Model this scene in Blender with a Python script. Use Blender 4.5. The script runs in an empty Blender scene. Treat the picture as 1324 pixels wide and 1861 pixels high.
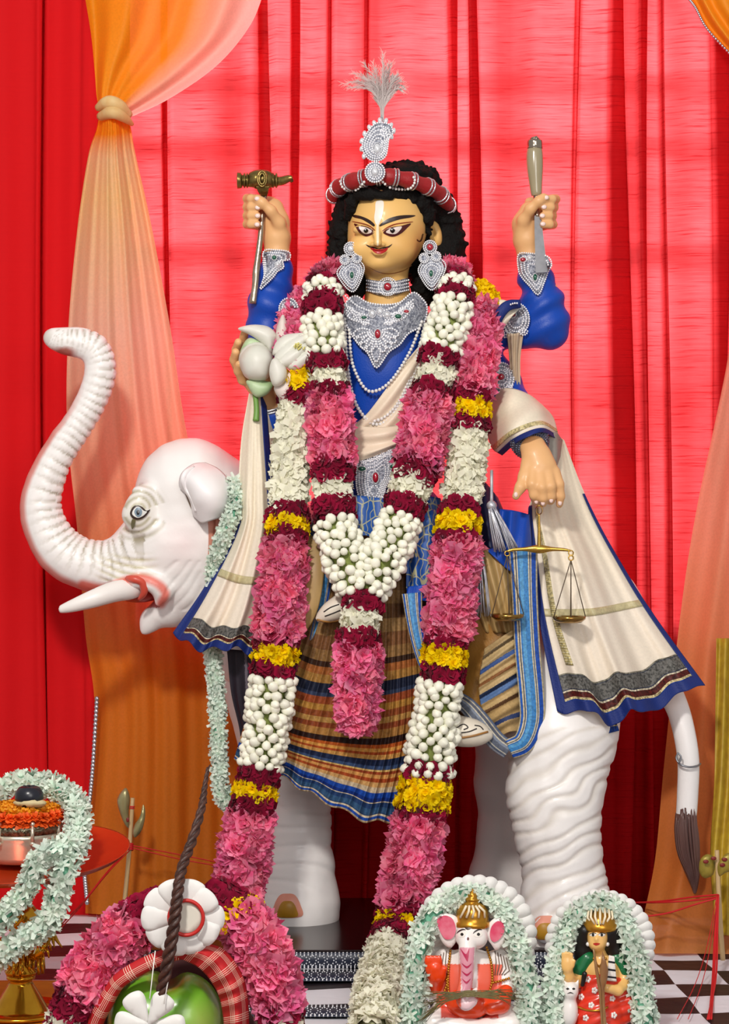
import bpy, math, random
import numpy as np
from mathutils import Vector, Matrix, Euler
from mathutils.bvhtree import BVHTree
from mathutils.geometry import delaunay_2d_cdt
random.seed(7); np.random.seed(7)
SC = bpy.context.scene; COL = SC.collection
PI = math.pi
# ---------------------------------------------------------------- camera, world, lights, exposure
CAM_D, CAM_Z = 4.0, 1.55
cam = bpy.data.objects.new('camera', bpy.data.cameras.new('camera'))
cam.location = (0, -CAM_D, CAM_Z); cam.rotation_euler = (PI/2, 0, 0)
cam.data.sensor_fit = 'VERTICAL'; cam.data.sensor_height = 36; cam.data.lens = 36*CAM_D/1.861
COL.objects.link(cam); SC.camera = cam
SC.view_settings.view_transform = 'Standard'; SC.view_settings.look = 'None'
SC.view_settings.gamma = 1; SC.view_settings.use_curve_mapping = False
SC.view_settings.exposure = 0.0
wd = bpy.data.worlds.new('world'); SC.world = wd; wd.use_nodes = True
wd.node_tree.nodes['Background'].inputs[0].default_value = (1.0, 0.965, 0.94, 1)
wd.node_tree.nodes['Background'].inputs[1].default_value = 0.42
def area(name, loc, target, size, power, color=(1, 1, 1), size_y=None):
    L = bpy.data.lights.new(name, 'AREA'); L.energy = power; L.color = color; L.size = size
    if size_y: L.shape = 'RECTANGLE'; L.size_y = size_y
    o = bpy.data.objects.new(name, L); o.location = loc
    o.rotation_euler = (Vector(target)-Vector(loc)).to_track_quat('-Z', 'Y').to_euler(); COL.objects.link(o)
    return o
area('room_lamp', (-0.65, -3.1, 3.25), (0.05, 0, 1.35), 0.28, 74, (1.0, 0.955, 0.89))
area('room_fill_lamp', (0.9, -4.5, 2.6), (0, 0, 1.4), 1.6, 44, (1.0, 0.97, 0.95))
area('window_daylight', (0.15, 2.0, 2.72), (0.1, 0.3, 2.0), 1.0, 175, (1.0, 0.985, 0.96), .8)
# ---------------------------------------------------------------- coordinates: photo pixel + depth -> world
def P(px, py, y=0.0):
    s = (CAM_D+y)/CAM_D
    return Vector(((px-662)/1000*s, y, CAM_Z+(930.5-py)/1000*s))
def Pn(a):
    a = np.asarray(a, float); s = (CAM_D+a[..., 2])/CAM_D
    return np.stack([(a[..., 0]-662)/1000*s, a[..., 2], CAM_Z+(930.5-a[..., 1])/1000*s], -1)
# ---------------------------------------------------------------- materials
MATS = {}
def srgb(c):
    if isinstance(c, str): c = [int(c[i:i+2], 16)/255 for i in (0, 2, 4)]
    return tuple(x/12.92 if x <= .04045 else ((x+.055)/1.055)**2.4 for x in c[:3])+(1,)
class NT:
    def __init__(s, m): s.t = m.node_tree; s.n = s.t.nodes
    def add(s, typ, **kw):
        n = s.n.new(typ)
        for k, v in kw.items():
            if k in n.bl_rna.properties: setattr(n, k, v)
        return n
    def link(s, a, b): s.t.links.new(a, b)
def ramp(nt, stops, interp='LINEAR'):
    r = nt.add('ShaderNodeValToRGB'); r.color_ramp.interpolation = interp
    e = r.color_ramp.elements
    while len(e) > 1: e.remove(e[-1])
    e[0].position, e[0].color = stops[0][0], stops[0][1]
    for p, c in stops[1:]:
        x = e.new(p); x.color = c
    return r
def mat(name, color, rough=.5, metal=0, var=0.0, noise=0.0, nscale=30, bump=0.0, bscale=200, sheen=0, transl=0.0, alpha=1.0, stretch=(1, 1, 1), spec=.5, col2=None, coat=0, vcol=False, hue=0.0, subs=0):
    """procedural Principled material: object-random value shift (var), noise colour shift, noise bump, optional translucency"""
    if name in MATS: return MATS[name]
    m = bpy.data.materials.new(name); m.use_nodes = True; MATS[name] = m
    nt = NT(m); b = nt.n['Principled BSDF']; c = srgb(color)
    b.inputs['Base Color'].default_value = c; b.inputs['Roughness'].default_value = rough; b.inputs['Metallic'].default_value = metal
    b.inputs['Specular IOR Level'].default_value = spec
    if coat: b.inputs['Coat Weight'].default_value = coat; b.inputs['Coat Roughness'].default_value = .15
    if sheen: b.inputs['Sheen Weight'].default_value = sheen
    if subs:
        b.inputs['Subsurface Weight'].default_value = subs; b.inputs['Subsurface Radius'].default_value = (.006, .004, .003); b.inputs['Subsurface Scale'].default_value = 1
    m.diffuse_color = c
    tc = nt.add('ShaderNodeTexCoord'); mp = nt.add('ShaderNodeMapping'); mp.inputs['Scale'].default_value = stretch
    nt.link(tc.outputs['Object'], mp.inputs[0])
    src = None
    if vcol:
        a = nt.add('ShaderNodeVertexColor', layer_name='Col'); src = a.outputs[0]
    if noise:
        n = nt.add('ShaderNodeTexNoise'); n.inputs['Scale'].default_value = nscale; n.inputs['Detail'].default_value = 4
        nt.link(mp.outputs[0], n.inputs['Vector'])
        mx = nt.add('ShaderNodeMix', data_type='RGBA'); mx.inputs['A'].default_value = c
        if src: nt.link(src, mx.inputs['A'])
        mx.inputs['B'].default_value = srgb(col2) if col2 else tuple(x*.55 for x in c[:3])+(1,)
        r = ramp(nt, [(.38, (0, 0, 0, 1)), (.66, (noise,)*3+(1,))]); nt.link(n.outputs['Fac'], r.inputs[0]); nt.link(r.outputs[0], mx.inputs['Factor'])
        src = mx.outputs['Result']
    if var or hue:
        oi = nt.add('ShaderNodeObjectInfo'); hs = nt.add('ShaderNodeHueSaturation')
        mr = nt.add('ShaderNodeMapRange'); mr.inputs['To Min'].default_value = 1-var; mr.inputs['To Max'].default_value = 1+var
        nt.link(oi.outputs['Random'], mr.inputs['Value']); nt.link(mr.outputs[0], hs.inputs['Value'])
        if src: nt.link(src, hs.inputs['Color'])
        else: hs.inputs['Color'].default_value = c
        if hue:
            m2 = nt.add('ShaderNodeMapRange'); m2.inputs['To Min'].default_value = .5-hue; m2.inputs['To Max'].default_value = .5+hue
            w = nt.add('ShaderNodeMath', operation='FRACT'); w2 = nt.add('ShaderNodeMath', operation='MULTIPLY'); w2.inputs[1].default_value = 7.31
            nt.link(oi.outputs['Random'], w2.inputs[0]); nt.link(w2.outputs[0], w.inputs[0]); nt.link(w.outputs[0], m2.inputs['Value']); nt.link(m2.outputs[0], hs.inputs['Hue'])
        src = hs.outputs[0]
    if src: nt.link(src, b.inputs['Base Color'])
    if bump:
        n2 = nt.add('ShaderNodeTexNoise'); n2.inputs['Scale'].default_value = bscale; n2.inputs['Detail'].default_value = 3
        nt.link(mp.outputs[0], n2.inputs['Vector'])
        bp = nt.add('ShaderNodeBump'); bp.inputs['Strength'].default_value = bump; bp.inputs['Distance'].default_value = .003
        nt.link(n2.outputs['Fac'], bp.inputs['Height']); nt.link(bp.outputs[0], b.inputs['Normal'])
    out = nt.n['Material Output']
    if transl:
        tr = nt.add('ShaderNodeBsdfTranslucent'); tr.inputs[0].default_value = c
        if src: nt.link(src, tr.inputs[0])
        ms = nt.add('ShaderNodeMixShader'); ms.inputs[0].default_value = transl
        nt.link(b.outputs[0], ms.inputs[1]); nt.link(tr.outputs[0], ms.inputs[2]); nt.link(ms.outputs[0], out.inputs[0])
    if alpha < 1: b.inputs['Alpha'].default_value = alpha
    return m
def uvmat(name, stops, axis='V', interp='CONSTANT', rough=.7, wob=0.0, weave=.15, base=None, metal_stop=None, freq=1.0, transl=0.0, alpha=1.0, spec=.3):
    """cloth coloured by woven stripes along one UV axis"""
    if name in MATS: return MATS[name]
    m = bpy.data.materials.new(name); m.use_nodes = True; MATS[name] = m
    nt = NT(m); b = nt.n['Principled BSDF']; b.inputs['Roughness'].default_value = rough; b.inputs['Specular IOR Level'].default_value = spec
    uv = nt.add('ShaderNodeUVMap'); sp = nt.add('ShaderNodeSeparateXYZ'); nt.link(uv.outputs[0], sp.inputs[0])
    v = sp.outputs[0 if axis == 'U' else 1]
    if wob:
        n = nt.add('ShaderNodeTexNoise'); n.inputs['Scale'].default_value = 60; nt.link(uv.outputs[0], n.inputs[0])
        ma = nt.add('ShaderNodeMath', operation='MULTIPLY_ADD'); ma.inputs[1].default_value = wob; nt.link(n.outputs['Fac'], ma.inputs[0]); nt.link(v, ma.inputs[2]); v = ma.outputs[0]
    if freq != 1:
        fm = nt.add('ShaderNodeMath', operation='MULTIPLY'); fm.inputs[1].default_value = freq; nt.link(v, fm.inputs[0])
        fr = nt.add('ShaderNodeMath', operation='FRACT'); nt.link(fm.outputs[0], fr.inputs[0]); v = fr.outputs[0]
    r = ramp(nt, [(p, srgb(c)) for p, c in stops[:30]], interp); nt.link(v, r.inputs[0]); cout = r.outputs[0]
    if len(stops) > 30:
        rb = ramp(nt, [(p, srgb(c)) for p, c in stops[30:]], interp); nt.link(v, rb.inputs[0]); gt = nt.add('ShaderNodeMath', operation='GREATER_THAN'); gt.inputs[1].default_value = stops[30][0]; nt.link(v, gt.inputs[0])
        mm = nt.add('ShaderNodeMix', data_type='RGBA'); nt.link(gt.outputs[0], mm.inputs['Factor']); nt.link(r.outputs[0], mm.inputs['A']); nt.link(rb.outputs[0], mm.inputs['B']); cout = mm.outputs['Result']
    n2 = nt.add('ShaderNodeTexNoise'); n2.inputs['Scale'].default_value = 240; n2.inputs['Detail'].default_value = 2
    tc = nt.add('ShaderNodeTexCoord'); nt.link(tc.outputs['Object'], n2.inputs[0])
    mx = nt.add('ShaderNodeMix', data_type='RGBA', blend_type='MULTIPLY'); nt.link(cout, mx.inputs['A'])
    r2 = ramp(nt, [(.35, (1-weave,)*3+(1,)), (.6, (1, 1, 1, 1))]); nt.link(n2.outputs['Fac'], r2.inputs[0]); nt.link(r2.outputs[0], mx.inputs['B'])
    mx.inputs['Factor'].default_value = 1
    nt.link(mx.outputs['Result'], b.inputs['Base Color'])
    if transl:
        tr = nt.add('ShaderNodeBsdfTranslucent'); nt.link(mx.outputs['Result'], tr.inputs[0])
        ms = nt.add('ShaderNodeMixShader'); ms.inputs[0].default_value = transl
        nt.link(b.outputs[0], ms.inputs[1]); nt.link(tr.outputs[0], ms.inputs[2]); nt.link(ms.outputs[0], nt.n['Material Output'].inputs[0])
    if alpha < 1: b.inputs['Alpha'].default_value = alpha
    return m
# ---------------------------------------------------------------- objects
ROOTLOC = {}
def attach(o, parent):
    if parent is None: return
    o.parent = parent
    if parent.name in ROOTLOC: o.matrix_parent_inverse = Matrix.Translation(-ROOTLOC[parent.name])
def thing(name, label, cat, loc, group=None):
    o = bpy.data.objects.new(name, None); o.empty_display_size = .03; o.location = loc; COL.objects.link(o)
    ROOTLOC[o.name] = Vector(loc); tag(o, label, cat, group); return o
def tag(o, label=None, cat=None, group=None, kind=None):
    if label: o['label'] = label
    if cat: o['category'] = cat
    if group: o['group'] = group
    if kind: o['kind'] = kind
    return o
def mesh_data(name, verts, faces, m=None, smooth=True, uv=None, col=None):
    me = bpy.data.meshes.new(name)
    me.from_pydata([tuple(v) for v in verts] if not isinstance(verts, np.ndarray) else verts.tolist(), [], faces if not isinstance(faces, np.ndarray) else faces.tolist())
    if smooth: me.polygons.foreach_set('use_smooth', [True]*len(me.polygons))
    if uv is not None:
        l = me.uv_layers.new(name='UVMap'); vi = np.empty(len(me.loops), dtype=np.int32); me.loops.foreach_get('vertex_index', vi)
        l.data.foreach_set('uv', np.asarray(uv, dtype=np.float32)[vi].ravel())
    if col is not None:
        a = me.color_attributes.new('Col', 'FLOAT_COLOR', 'POINT'); c = np.ones((len(me.vertices), 4), dtype=np.float32); c[:, :3] = col
        a.data.foreach_set('color', c.ravel())
    if m:
        for x in (m if isinstance(m, (list, tuple)) else [m]): me.materials.append(x)
    return me
def obj(name, verts, faces, m, parent=None, smooth=True, uv=None, col=None, kind=None, label=None):
    o = bpy.data.objects.new(name, mesh_data(name, verts, faces, m, smooth, uv, col)); COL.objects.link(o); attach(o, parent)
    if kind: o['kind'] = kind
    if label: o['label'] = label
    return o
def inst(name, me, M, parent):
    o = bpy.data.objects.new(name, me); COL.objects.link(o); attach(o, parent); o.matrix_basis = M; return o
class MB:
    """collects simple solids into one mesh"""
    def __init__(s): s.v = []; s.f = []
    def add(s, v, f):
        o = len(s.v); s.v += [tuple(x) for x in v]; s.f += [tuple(i+o for i in q) for q in f]; return s
    def box(s, c, d, rot=None, bev=0):
        x, y, z = [k/2 for k in d]
        vs = [Vector((a, b, e)) for a in (-x, x) for b in (-y, y) for e in (-z, z)]
        if rot: vs = [rot @ v for v in vs]
        return s.add([Vector(c)+v for v in vs], [(0, 1, 3, 2), (4, 6, 7, 5), (0, 4, 5, 1), (2, 3, 7, 6), (0, 2, 6, 4), (1, 5, 7, 3)])
    def tube(s, pts, r, seg=8, cap=True, flat=1.0):
        v, f = tube(pts, r, seg, cap, flat); return s.add(v, f)
    def ball(s, c, r, seg=8, ring=5, sc=(1, 1, 1), rot=None):
        v, f = ball(r, seg, ring)
        q = [Vector((p[0]*sc[0], p[1]*sc[1], p[2]*sc[2])) for p in v]
        if rot: q = [rot @ p for p in q]
        return s.add([Vector(c)+p for p in q], f)
    def lathe(s, c, prof, seg=24, axis=None):
        v, f = lathe(prof, seg)
        q = [Vector(p) for p in v]
        if axis is not None:
            R = Vector((0, 0, 1)).rotation_difference(Vector(axis)).to_matrix(); q = [R @ p for p in q]
        return s.add([Vector(c)+p for p in q], f)
    def build(s, name, m, parent=None, smooth=True, kind=None, label=None): return obj(name, s.v, s.f, m, parent, smooth, kind=kind, label=label)
def ball(r, seg=8, ring=5):
    v = [(0, 0, r)]
    for i in range(1, ring):
        a = PI*i/ring
        for j in range(seg): b = 2*PI*j/seg; v.append((r*math.sin(a)*math.cos(b), r*math.sin(a)*math.sin(b), r*math.cos(a)))
    v.append((0, 0, -r)); f = [(0, 1+j, 1+(j+1) % seg) for j in range(seg)]
    for i in range(ring-2):
        for j in range(seg): a = 1+i*seg; f.append((a+j, a+seg+j, a+seg+(j+1) % seg, a+(j+1) % seg))
    a = 1+(ring-2)*seg; f += [(a+j, len(v)-1, a+(j+1) % seg) for j in range(seg)]
    return v, f
def lathe(prof, seg=24):
    v = []; f = []; n = len(prof)
    for r, z in prof:
        for j in range(seg): b = 2*PI*j/seg; v.append((r*math.cos(b), r*math.sin(b), z))
    for i in range(n-1):
        for j in range(seg): f.append((i*seg+j, i*seg+(j+1) % seg, (i+1)*seg+(j+1) % seg, (i+1)*seg+j))
    f.append(tuple(range(seg))[::-1]); f.append(tuple((n-1)*seg+j for j in range(seg)))
    return v, f
def spline(pts, n, closed=False):
    """Catmull-Rom through rows of numbers, n samples"""
    p = np.asarray([list(q) for q in pts], float); k = len(p)
    if k == 1: return np.repeat(p, n, 0)
    if closed:
        e = np.vstack([p[-1:], p, p[:2]]); t = np.linspace(0, k, n, endpoint=False)
    else:
        e = np.vstack([2*p[:1]-p[1:2], p, 2*p[-1:]-p[-2:-1]]); t = np.linspace(0, k-1, n)
    i = np.minimum(t.astype(int), (k if closed else k-1)-1); u = (t-i)[:, None]
    a, b, c, d = e[i], e[i+1], e[i+2], e[i+3]
    return .5*(2*b+(c-a)*u+(2*a-5*b+4*c-d)*u*u+(3*b-a-3*c+d)*u**3)
def tube(pts, r, seg=8, cap=True, flat=1.0, up=(0, -1, 0)):
    p = [Vector(q) for q in pts]; n = len(p)
    rr = [r]*n if isinstance(r, (int, float)) else list(r)
    v = []; f = []; N = None
    for i in range(n):
        T = (p[min(i+1, n-1)]-p[max(i-1, 0)])
        if T.length < 1e-9: T = Vector((0, 0, 1))
        T.normalize()
        if N is None:
            N = Vector(up); N = N-T*N.dot(T)
            if N.length < 1e-3: N = Vector((1, 0, 0)); N = N-T*N.dot(T)
        else: N = N-T*N.dot(T)
        N.normalize(); B = T.cross(N)
        for j in range(seg):
            a = 2*PI*j/seg; v.append(p[i]+(B*math.cos(a)+N*math.sin(a)*flat)*rr[i])
    for i in range(n-1):
        for j in range(seg): f.append((i*seg+j, i*seg+(j+1) % seg, (i+1)*seg+(j+1) % seg, (i+1)*seg+j))
    if cap: f.append(tuple(range(seg))[::-1]); f.append(tuple((n-1)*seg+j for j in range(seg)))
    return v, f
def ptube(mb, pts, seg=8, n=24, flat=1.0, cap=True):
    """tube through (px,py,y,r_px) control points"""
    q = spline(pts, n); W = Pn(q[:, :3]); r = q[:, 3]/1000*(CAM_D+q[:, 2])/CAM_D
    return mb.tube([Vector(w) for w in W], list(r), seg, cap, flat)
class Surf:
    """smooth cloth through rows of (px,py,y) control points; disp(U,V) moves it in depth"""
    def __init__(s, rows, disp=None, N=64): s.rows = [spline(r, N) for r in rows]; s.disp = disp; s.N = N
    def ev(s, u, v, off=0.0):
        A = np.stack([np.stack([np.interp(u, np.linspace(0, 1, s.N), r[:, k]) for k in range(3)], -1) for r in s.rows], 0)   # rows x nu x 3
        nv = len(v); k = len(s.rows)
        if k > 1:
            e = np.concatenate([2*A[:1]-A[1:2], A, 2*A[-1:]-A[-2:-1]], 0); t = np.asarray(v)*(k-1); i = np.minimum(t.astype(int), k-2); w = (t-i)[:, None, None]
            a, b, c, d = e[i], e[i+1], e[i+2], e[i+3]
            Q = .5*(2*b+(c-a)*w+(2*a-5*b+4*c-d)*w*w+(3*b-a-3*c+d)*w**3)
        else: Q = np.repeat(A, nv, 0)
        U, V = np.meshgrid(u, v)
        if s.disp is not None:
            dd = s.disp(U, V)
            if isinstance(dd, tuple): Q[..., 0] += dd[0]; Q[..., 1] += dd[1]; Q[..., 2] += dd[2]
            else: Q[..., 2] += dd
        Q[..., 2] += off
        return Pn(Q), U, V
    def patch(s, name, m, parent=None, u=(0, 1), v=(0, 1), nu=60, nv=60, thick=.0015, off=0.0, kind=None, label=None):
        W, U, V = s.ev(np.linspace(*u, nu), np.linspace(*v, nv), off)
        U = (U-u[0])/(u[1]-u[0]); V = (V-v[0])/(v[1]-v[0])
        return grid_obj(name, W, U, V, m, parent, thick, kind, label)
def grid_obj(name, W, U, V, m, parent, thick=.0015, kind=None, label=None):
    nv, nu = W.shape[:2]; verts = W.reshape(-1, 3); uv = np.stack([U, V], -1).reshape(-1, 2)
    idx = np.arange(nu*nv).reshape(nv, nu)
    f = np.stack([idx[:-1, :-1], idx[1:, :-1], idx[1:, 1:], idx[:-1, 1:]], -1).reshape(-1, 4)
    if thick:
        du = np.gradient(W, axis=1); dv = np.gradient(W, axis=0); n = np.cross(du, dv); n /= np.maximum(np.linalg.norm(n, axis=-1, keepdims=True), 1e-9)
        v2 = (W+n*thick).reshape(-1, 3); k = nu*nv
        rim = np.concatenate([idx[0, :], idx[1:, -1], idx[-1, -2::-1], idx[-2:0:-1, 0]])
        r2 = np.roll(rim, -1); side = np.stack([rim, r2, r2+k, rim+k], -1)
        verts = np.concatenate([verts, v2]); uv = np.concatenate([uv, uv]); f = np.concatenate([f, f[:, ::-1]+k, side])
    return obj(name, verts, f, m, parent, True, uv, None, kind, label)
# ---------------------------------------------------------------- smooth blended solids (distance field + surface nets)
class SDF:
    def __init__(s, lo, hi, h):
        s.lo = np.array(lo, float); s.h = h; s.n = np.ceil((np.array(hi)-s.lo)/h).astype(int)+1
        s.F = np.full(s.n, 1.0, dtype=np.float32)
    def _block(s, lo, hi):
        a = np.maximum(np.floor((np.array(lo)-s.lo)/s.h).astype(int), 0); b = np.minimum(np.ceil((np.array(hi)-s.lo)/s.h).astype(int)+1, s.n)
        if (b <= a).any(): return None
        sl = tuple(slice(i, j) for i, j in zip(a, b))
        g = [(s.lo[k]+np.arange(a[k], b[k])*s.h).astype(np.float32) for k in range(3)]
        return sl, g[0][:, None, None], g[1][None, :, None], g[2][None, None, :]
    def _mix(s, sl, d, k, sub):
        f = s.F[sl]; d = d.astype(np.float32)
        if sub:
            if k: hh = np.maximum(k-np.abs(f+d), 0)/k; s.F[sl] = np.maximum(f, -d)+hh*hh*k*.25
            else: s.F[sl] = np.maximum(f, -d)
        elif k: hh = np.maximum(k-np.abs(f-d), 0)/k; s.F[sl] = np.minimum(f, d)-hh*hh*k*.25
        else: s.F[sl] = np.minimum(f, d)
    def cone(s, a, b, r1, r2, k=0.0, sub=False, sy=1.0):
        a = np.array(a, float); b = np.array(b, float); m = max(r1, r2)+k+3*s.h; mm = np.array([m, m/sy, m])
        B = s._block(np.minimum(a, b)-mm, np.maximum(a, b)+mm)
        if B is None: return s
        sl, X, Y, Z = B; ba = (b-a)*np.array([1, sy, 1]); L = max((ba*ba).sum(), 1e-12)
        x, y, z = X-a[0], (Y-a[1])*sy, Z-a[2]
        t = np.clip((x*ba[0]+y*ba[1]+z*ba[2])/L, 0, 1)
        d = np.sqrt((x-t*ba[0])**2+(y-t*ba[1])**2+(z-t*ba[2])**2)-(r1+(r2-r1)*t)
        s._mix(sl, d, k, sub); return s
    def chain(s, pts, k=0.0, n=None, sub=False, sy=1.0):
        """pts: (px,py,y,r_px)"""
        q = spline(pts, n) if n else np.asarray(pts, float)
        W = Pn(q[:, :3]); r = q[:, 3]/1000*(CAM_D+q[:, 2])/CAM_D
        for i in range(len(q)-1): s.cone(W[i], W[i+1], r[i], r[i+1], k, sub, sy)
        return s
    def ell(s, px, py, y, rx, rz, ry, k=0.0, sub=False, rot=0.0):
        """ellipsoid, radii in px (rx, rz) and metres (ry); rot turns it in the picture plane"""
        c = P(px, py, y); sc = (CAM_D+y)/CAM_D/1000; rx *= sc; rz *= sc
        m = max(rx, rz)+k+3*s.h; mm = np.array([m, ry+k+3*s.h, m])
        B = s._block(np.array(c)-mm, np.array(c)+mm)
        if B is None: return s
        sl, X, Y, Z = B; x, y_, z = X-c[0], Y-c[1], Z-c[2]
        if rot: cr, sr = math.cos(rot), math.sin(rot); x, z = x*cr+z*sr, z*cr-x*sr
        k0 = np.sqrt((x/rx)**2+(y_/ry)**2+(z/rz)**2); k1 = np.sqrt((x/rx**2)**2+(y_/ry**2)**2+(z/rz**2)**2)
        s._mix(sl, k0*(k0-1)/np.maximum(k1, 1e-6), k, sub); return s
    def mesh(s):
        F = s.F; S = F < 0; n = s.n
        c = S[:-1, :-1, :-1].astype(np.int8)
        for dx in (0, 1):
            for dy in (0, 1):
                for dz in (0, 1):
                    if dx+dy+dz: c = c+S[dx:n[0]-1+dx, dy:n[1]-1+dy, dz:n[2]-1+dz]
        act = np.argwhere((c > 0) & (c < 8)); idm = np.full(c.shape, -1, dtype=np.int32); idm[tuple(act.T)] = np.arange(len(act))
        acc = np.zeros((len(act), 3)); cnt = np.zeros(len(act)); i, j, k = act.T
        cs = [(a, b, e) for a in (0, 1) for b in (0, 1) for e in (0, 1)]
        for p in cs:
            for ax in range(3):
                if p[ax] == 0:
                    q = list(p); q[ax] = 1
                    fa = F[i+p[0], j+p[1], k+p[2]]; fb = F[i+q[0], j+q[1], k+q[2]]; m = (fa < 0) != (fb < 0)
                    t = np.where(m, fa/np.where(m, fa-fb, 1), 0)
                    for w in range(3): acc[:, w] += np.where(m, p[w]+(t if w == ax else 0), 0)
                    cnt += m
        V = s.lo+(act+acc/np.maximum(cnt, 1)[:, None])*s.h
        faces = []
        for ax in range(3):
            sh = [slice(None)]*3; sa = list(sh); sb = list(sh); sa[ax] = slice(0, -1); sb[ax] = slice(1, None)
            e = np.argwhere(S[tuple(sa)] != S[tuple(sb)]); o1, o2 = [w for w in range(3) if w != ax]
            ok = (e[:, o1] > 0) & (e[:, o2] > 0) & (e[:, o1] < n[o1]-1) & (e[:, o2] < n[o2]-1); e = e[ok]
            ins = S[tuple(e.T)]; q = []
            for d1, d2 in ((0, 0), (-1, 0), (-1, -1), (0, -1)):
                w = e.copy(); w[:, o1] += d1; w[:, o2] += d2; q.append(idm[tuple(w.T)])
            q = np.stack(q, -1); g = (q >= 0).all(1); q = q[g]; fl = ins[g] if ax != 1 else ~ins[g]
            q = np.where(fl[:, None], q, q[:, ::-1])
            faces.append(q)
        return V, np.concatenate(faces)
def vnormals(V, Fq):
    n = np.cross(V[Fq[:, 2]]-V[Fq[:, 0]], V[Fq[:, 3]]-V[Fq[:, 1]]); N = np.zeros_like(V)
    for k in range(4): np.add.at(N, Fq[:, k], n)
    return N/np.maximum(np.linalg.norm(N, axis=1, keepdims=True), 1e-12)
def relax(V, Fq, it=2, lam=.5):
    for _ in range(it):
        A = np.zeros_like(V); C = np.zeros(len(V))
        for a, b in ((0, 1), (1, 2), (2, 3), (3, 0)):
            np.add.at(A, Fq[:, a], V[Fq[:, b]]); np.add.at(C, Fq[:, a], 1)
            np.add.at(A, Fq[:, b], V[Fq[:, a]]); np.add.at(C, Fq[:, b], 1)
        V = V+lam*(A/np.maximum(C, 1)[:, None]-V)
    return V
def pix(V):
    s = (CAM_D+V[:, 1])/CAM_D
    return 662+V[:, 0]/s*1000, 930.5-(V[:, 2]-CAM_Z)/s*1000
def seg_t(px, py, pts, n=200):
    """nearest parameter 0..1 and distance (px) of pixels to a polyline of (px,py)"""
    q = spline([p[:2] for p in pts], n); best = np.full(len(px), 1e9); t = np.zeros(len(px)); side = np.zeros(len(px))
    for i in range(n-1):
        dx, dy = q[i+1]-q[i]; d = np.hypot(px-q[i, 0], py-q[i, 1]); m = d < best
        best[m] = d[m]; t[m] = i/(n-1); side[m] = (dx*(py[m]-q[i, 1])-dy*(px[m]-q[i, 0]))/max(math.hypot(dx, dy), 1e-6)
    return t, best, side
def wob(X, Y, f, seed=0):
    r = np.random.RandomState(seed+int(f*1e4)); o = 0
    for k in range(7): a = r.uniform(0, 6.28); g = f*r.uniform(.6, 1.6); o = o+np.sin(X*g*math.cos(a)+Y*g*math.sin(a)+r.uniform(0, 6.28))
    return o/2.2
# ---------------------------------------------------------------- painted / laid-on shapes that follow a surface
def caster(objs, y0=0.0):
    """pixel -> point on the nearest of the given meshes along the sight line (used once, to lay ornaments on a body)"""
    vs = []; fs = []
    for o in objs:
        k = len(vs); vs += [v.co.copy() for v in o.data.vertices]; fs += [tuple(i+k for i in p.vertices) for p in o.data.polygons]
    t = BVHTree.FromPolygons(vs, fs); O = Vector((0, -CAM_D, CAM_Z))
    def f(px, py, off=0.0):
        d = (P(px, py, 0)-O).normalized(); h = t.ray_cast(O, d)
        p = h[0] if h[0] is not None else P(px, py, y0)
        return p-d*off
    return f
def plane_at(y): return lambda px, py, off=0.0: P(px, py, y-off)
def inside(pt, poly):
    x, y = pt; c = False; n = len(poly); j = n-1
    for i in range(n):
        xi, yi = poly[i]; xj, yj = poly[j]
        if (yi > y) != (yj > y) and x < (xj-xi)*(y-yi)/(yj-yi)+xi: c = not c
        j = i
    return c
def decal(name, pts, proj, m, parent, off=.0008, smooth=True, step=5, dome=0.0, n=None, thick=0.0, label=None):
    """filled outline (pixel polygon) laid on a surface, optionally domed and with thickness"""
    poly = spline(pts, n or len(pts)*6, True) if smooth else np.asarray(pts, float)
    if not smooth:
        q = []
        for i in range(len(poly)):
            a, b = poly[i], poly[(i+1) % len(poly)]; k = max(1, int(np.hypot(*(b-a))/step/1.5))
            q += [a+(b-a)*t/k for t in range(k)]
        poly = np.array(q)
    n0 = len(poly); lo = poly.min(0); hi = poly.max(0); P2 = [Vector(p) for p in poly]; pl = [tuple(p) for p in poly]
    for x in np.arange(lo[0]+step*.5, hi[0], step):
        for y in np.arange(lo[1]+step*.5, hi[1], step):
            if inside((x, y), pl) and np.min(np.hypot(poly[:, 0]-x, poly[:, 1]-y)) > step*.45: P2.append(Vector((x, y)))
    r = delaunay_2d_cdt(P2, [], [list(range(n0))], 1, 1e-4)
    vv = r[0]; W = []; mx = max(min(hi[0]-lo[0], hi[1]-lo[1])/2, 1)
    for p in vv:
        dd = np.min(np.hypot(poly[:, 0]-p[0], poly[:, 1]-p[1]))/mx
        W.append(proj(p[0], p[1], off+dome*math.sqrt(max(0, 1-(1-min(dd, 1))**2))))
    f = [tuple(t) for t in r[2]]
    if thick:
        k = len(W); W = W+[proj(p[0], p[1], off-thick) for p in vv]
        ec = {}
        for t in f:
            for a, b in zip(t, t[1:]+t[:1]): ec[(a, b)] = 1
        rim = [(a, b) for a, b in ec if (b, a) not in ec]
        f = f+[tuple(i+k for i in t[::-1]) for t in f]+[(b, a, a+k, b+k) for a, b in rim]
    return obj(name, W, f, m, parent, True, label=label)
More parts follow.
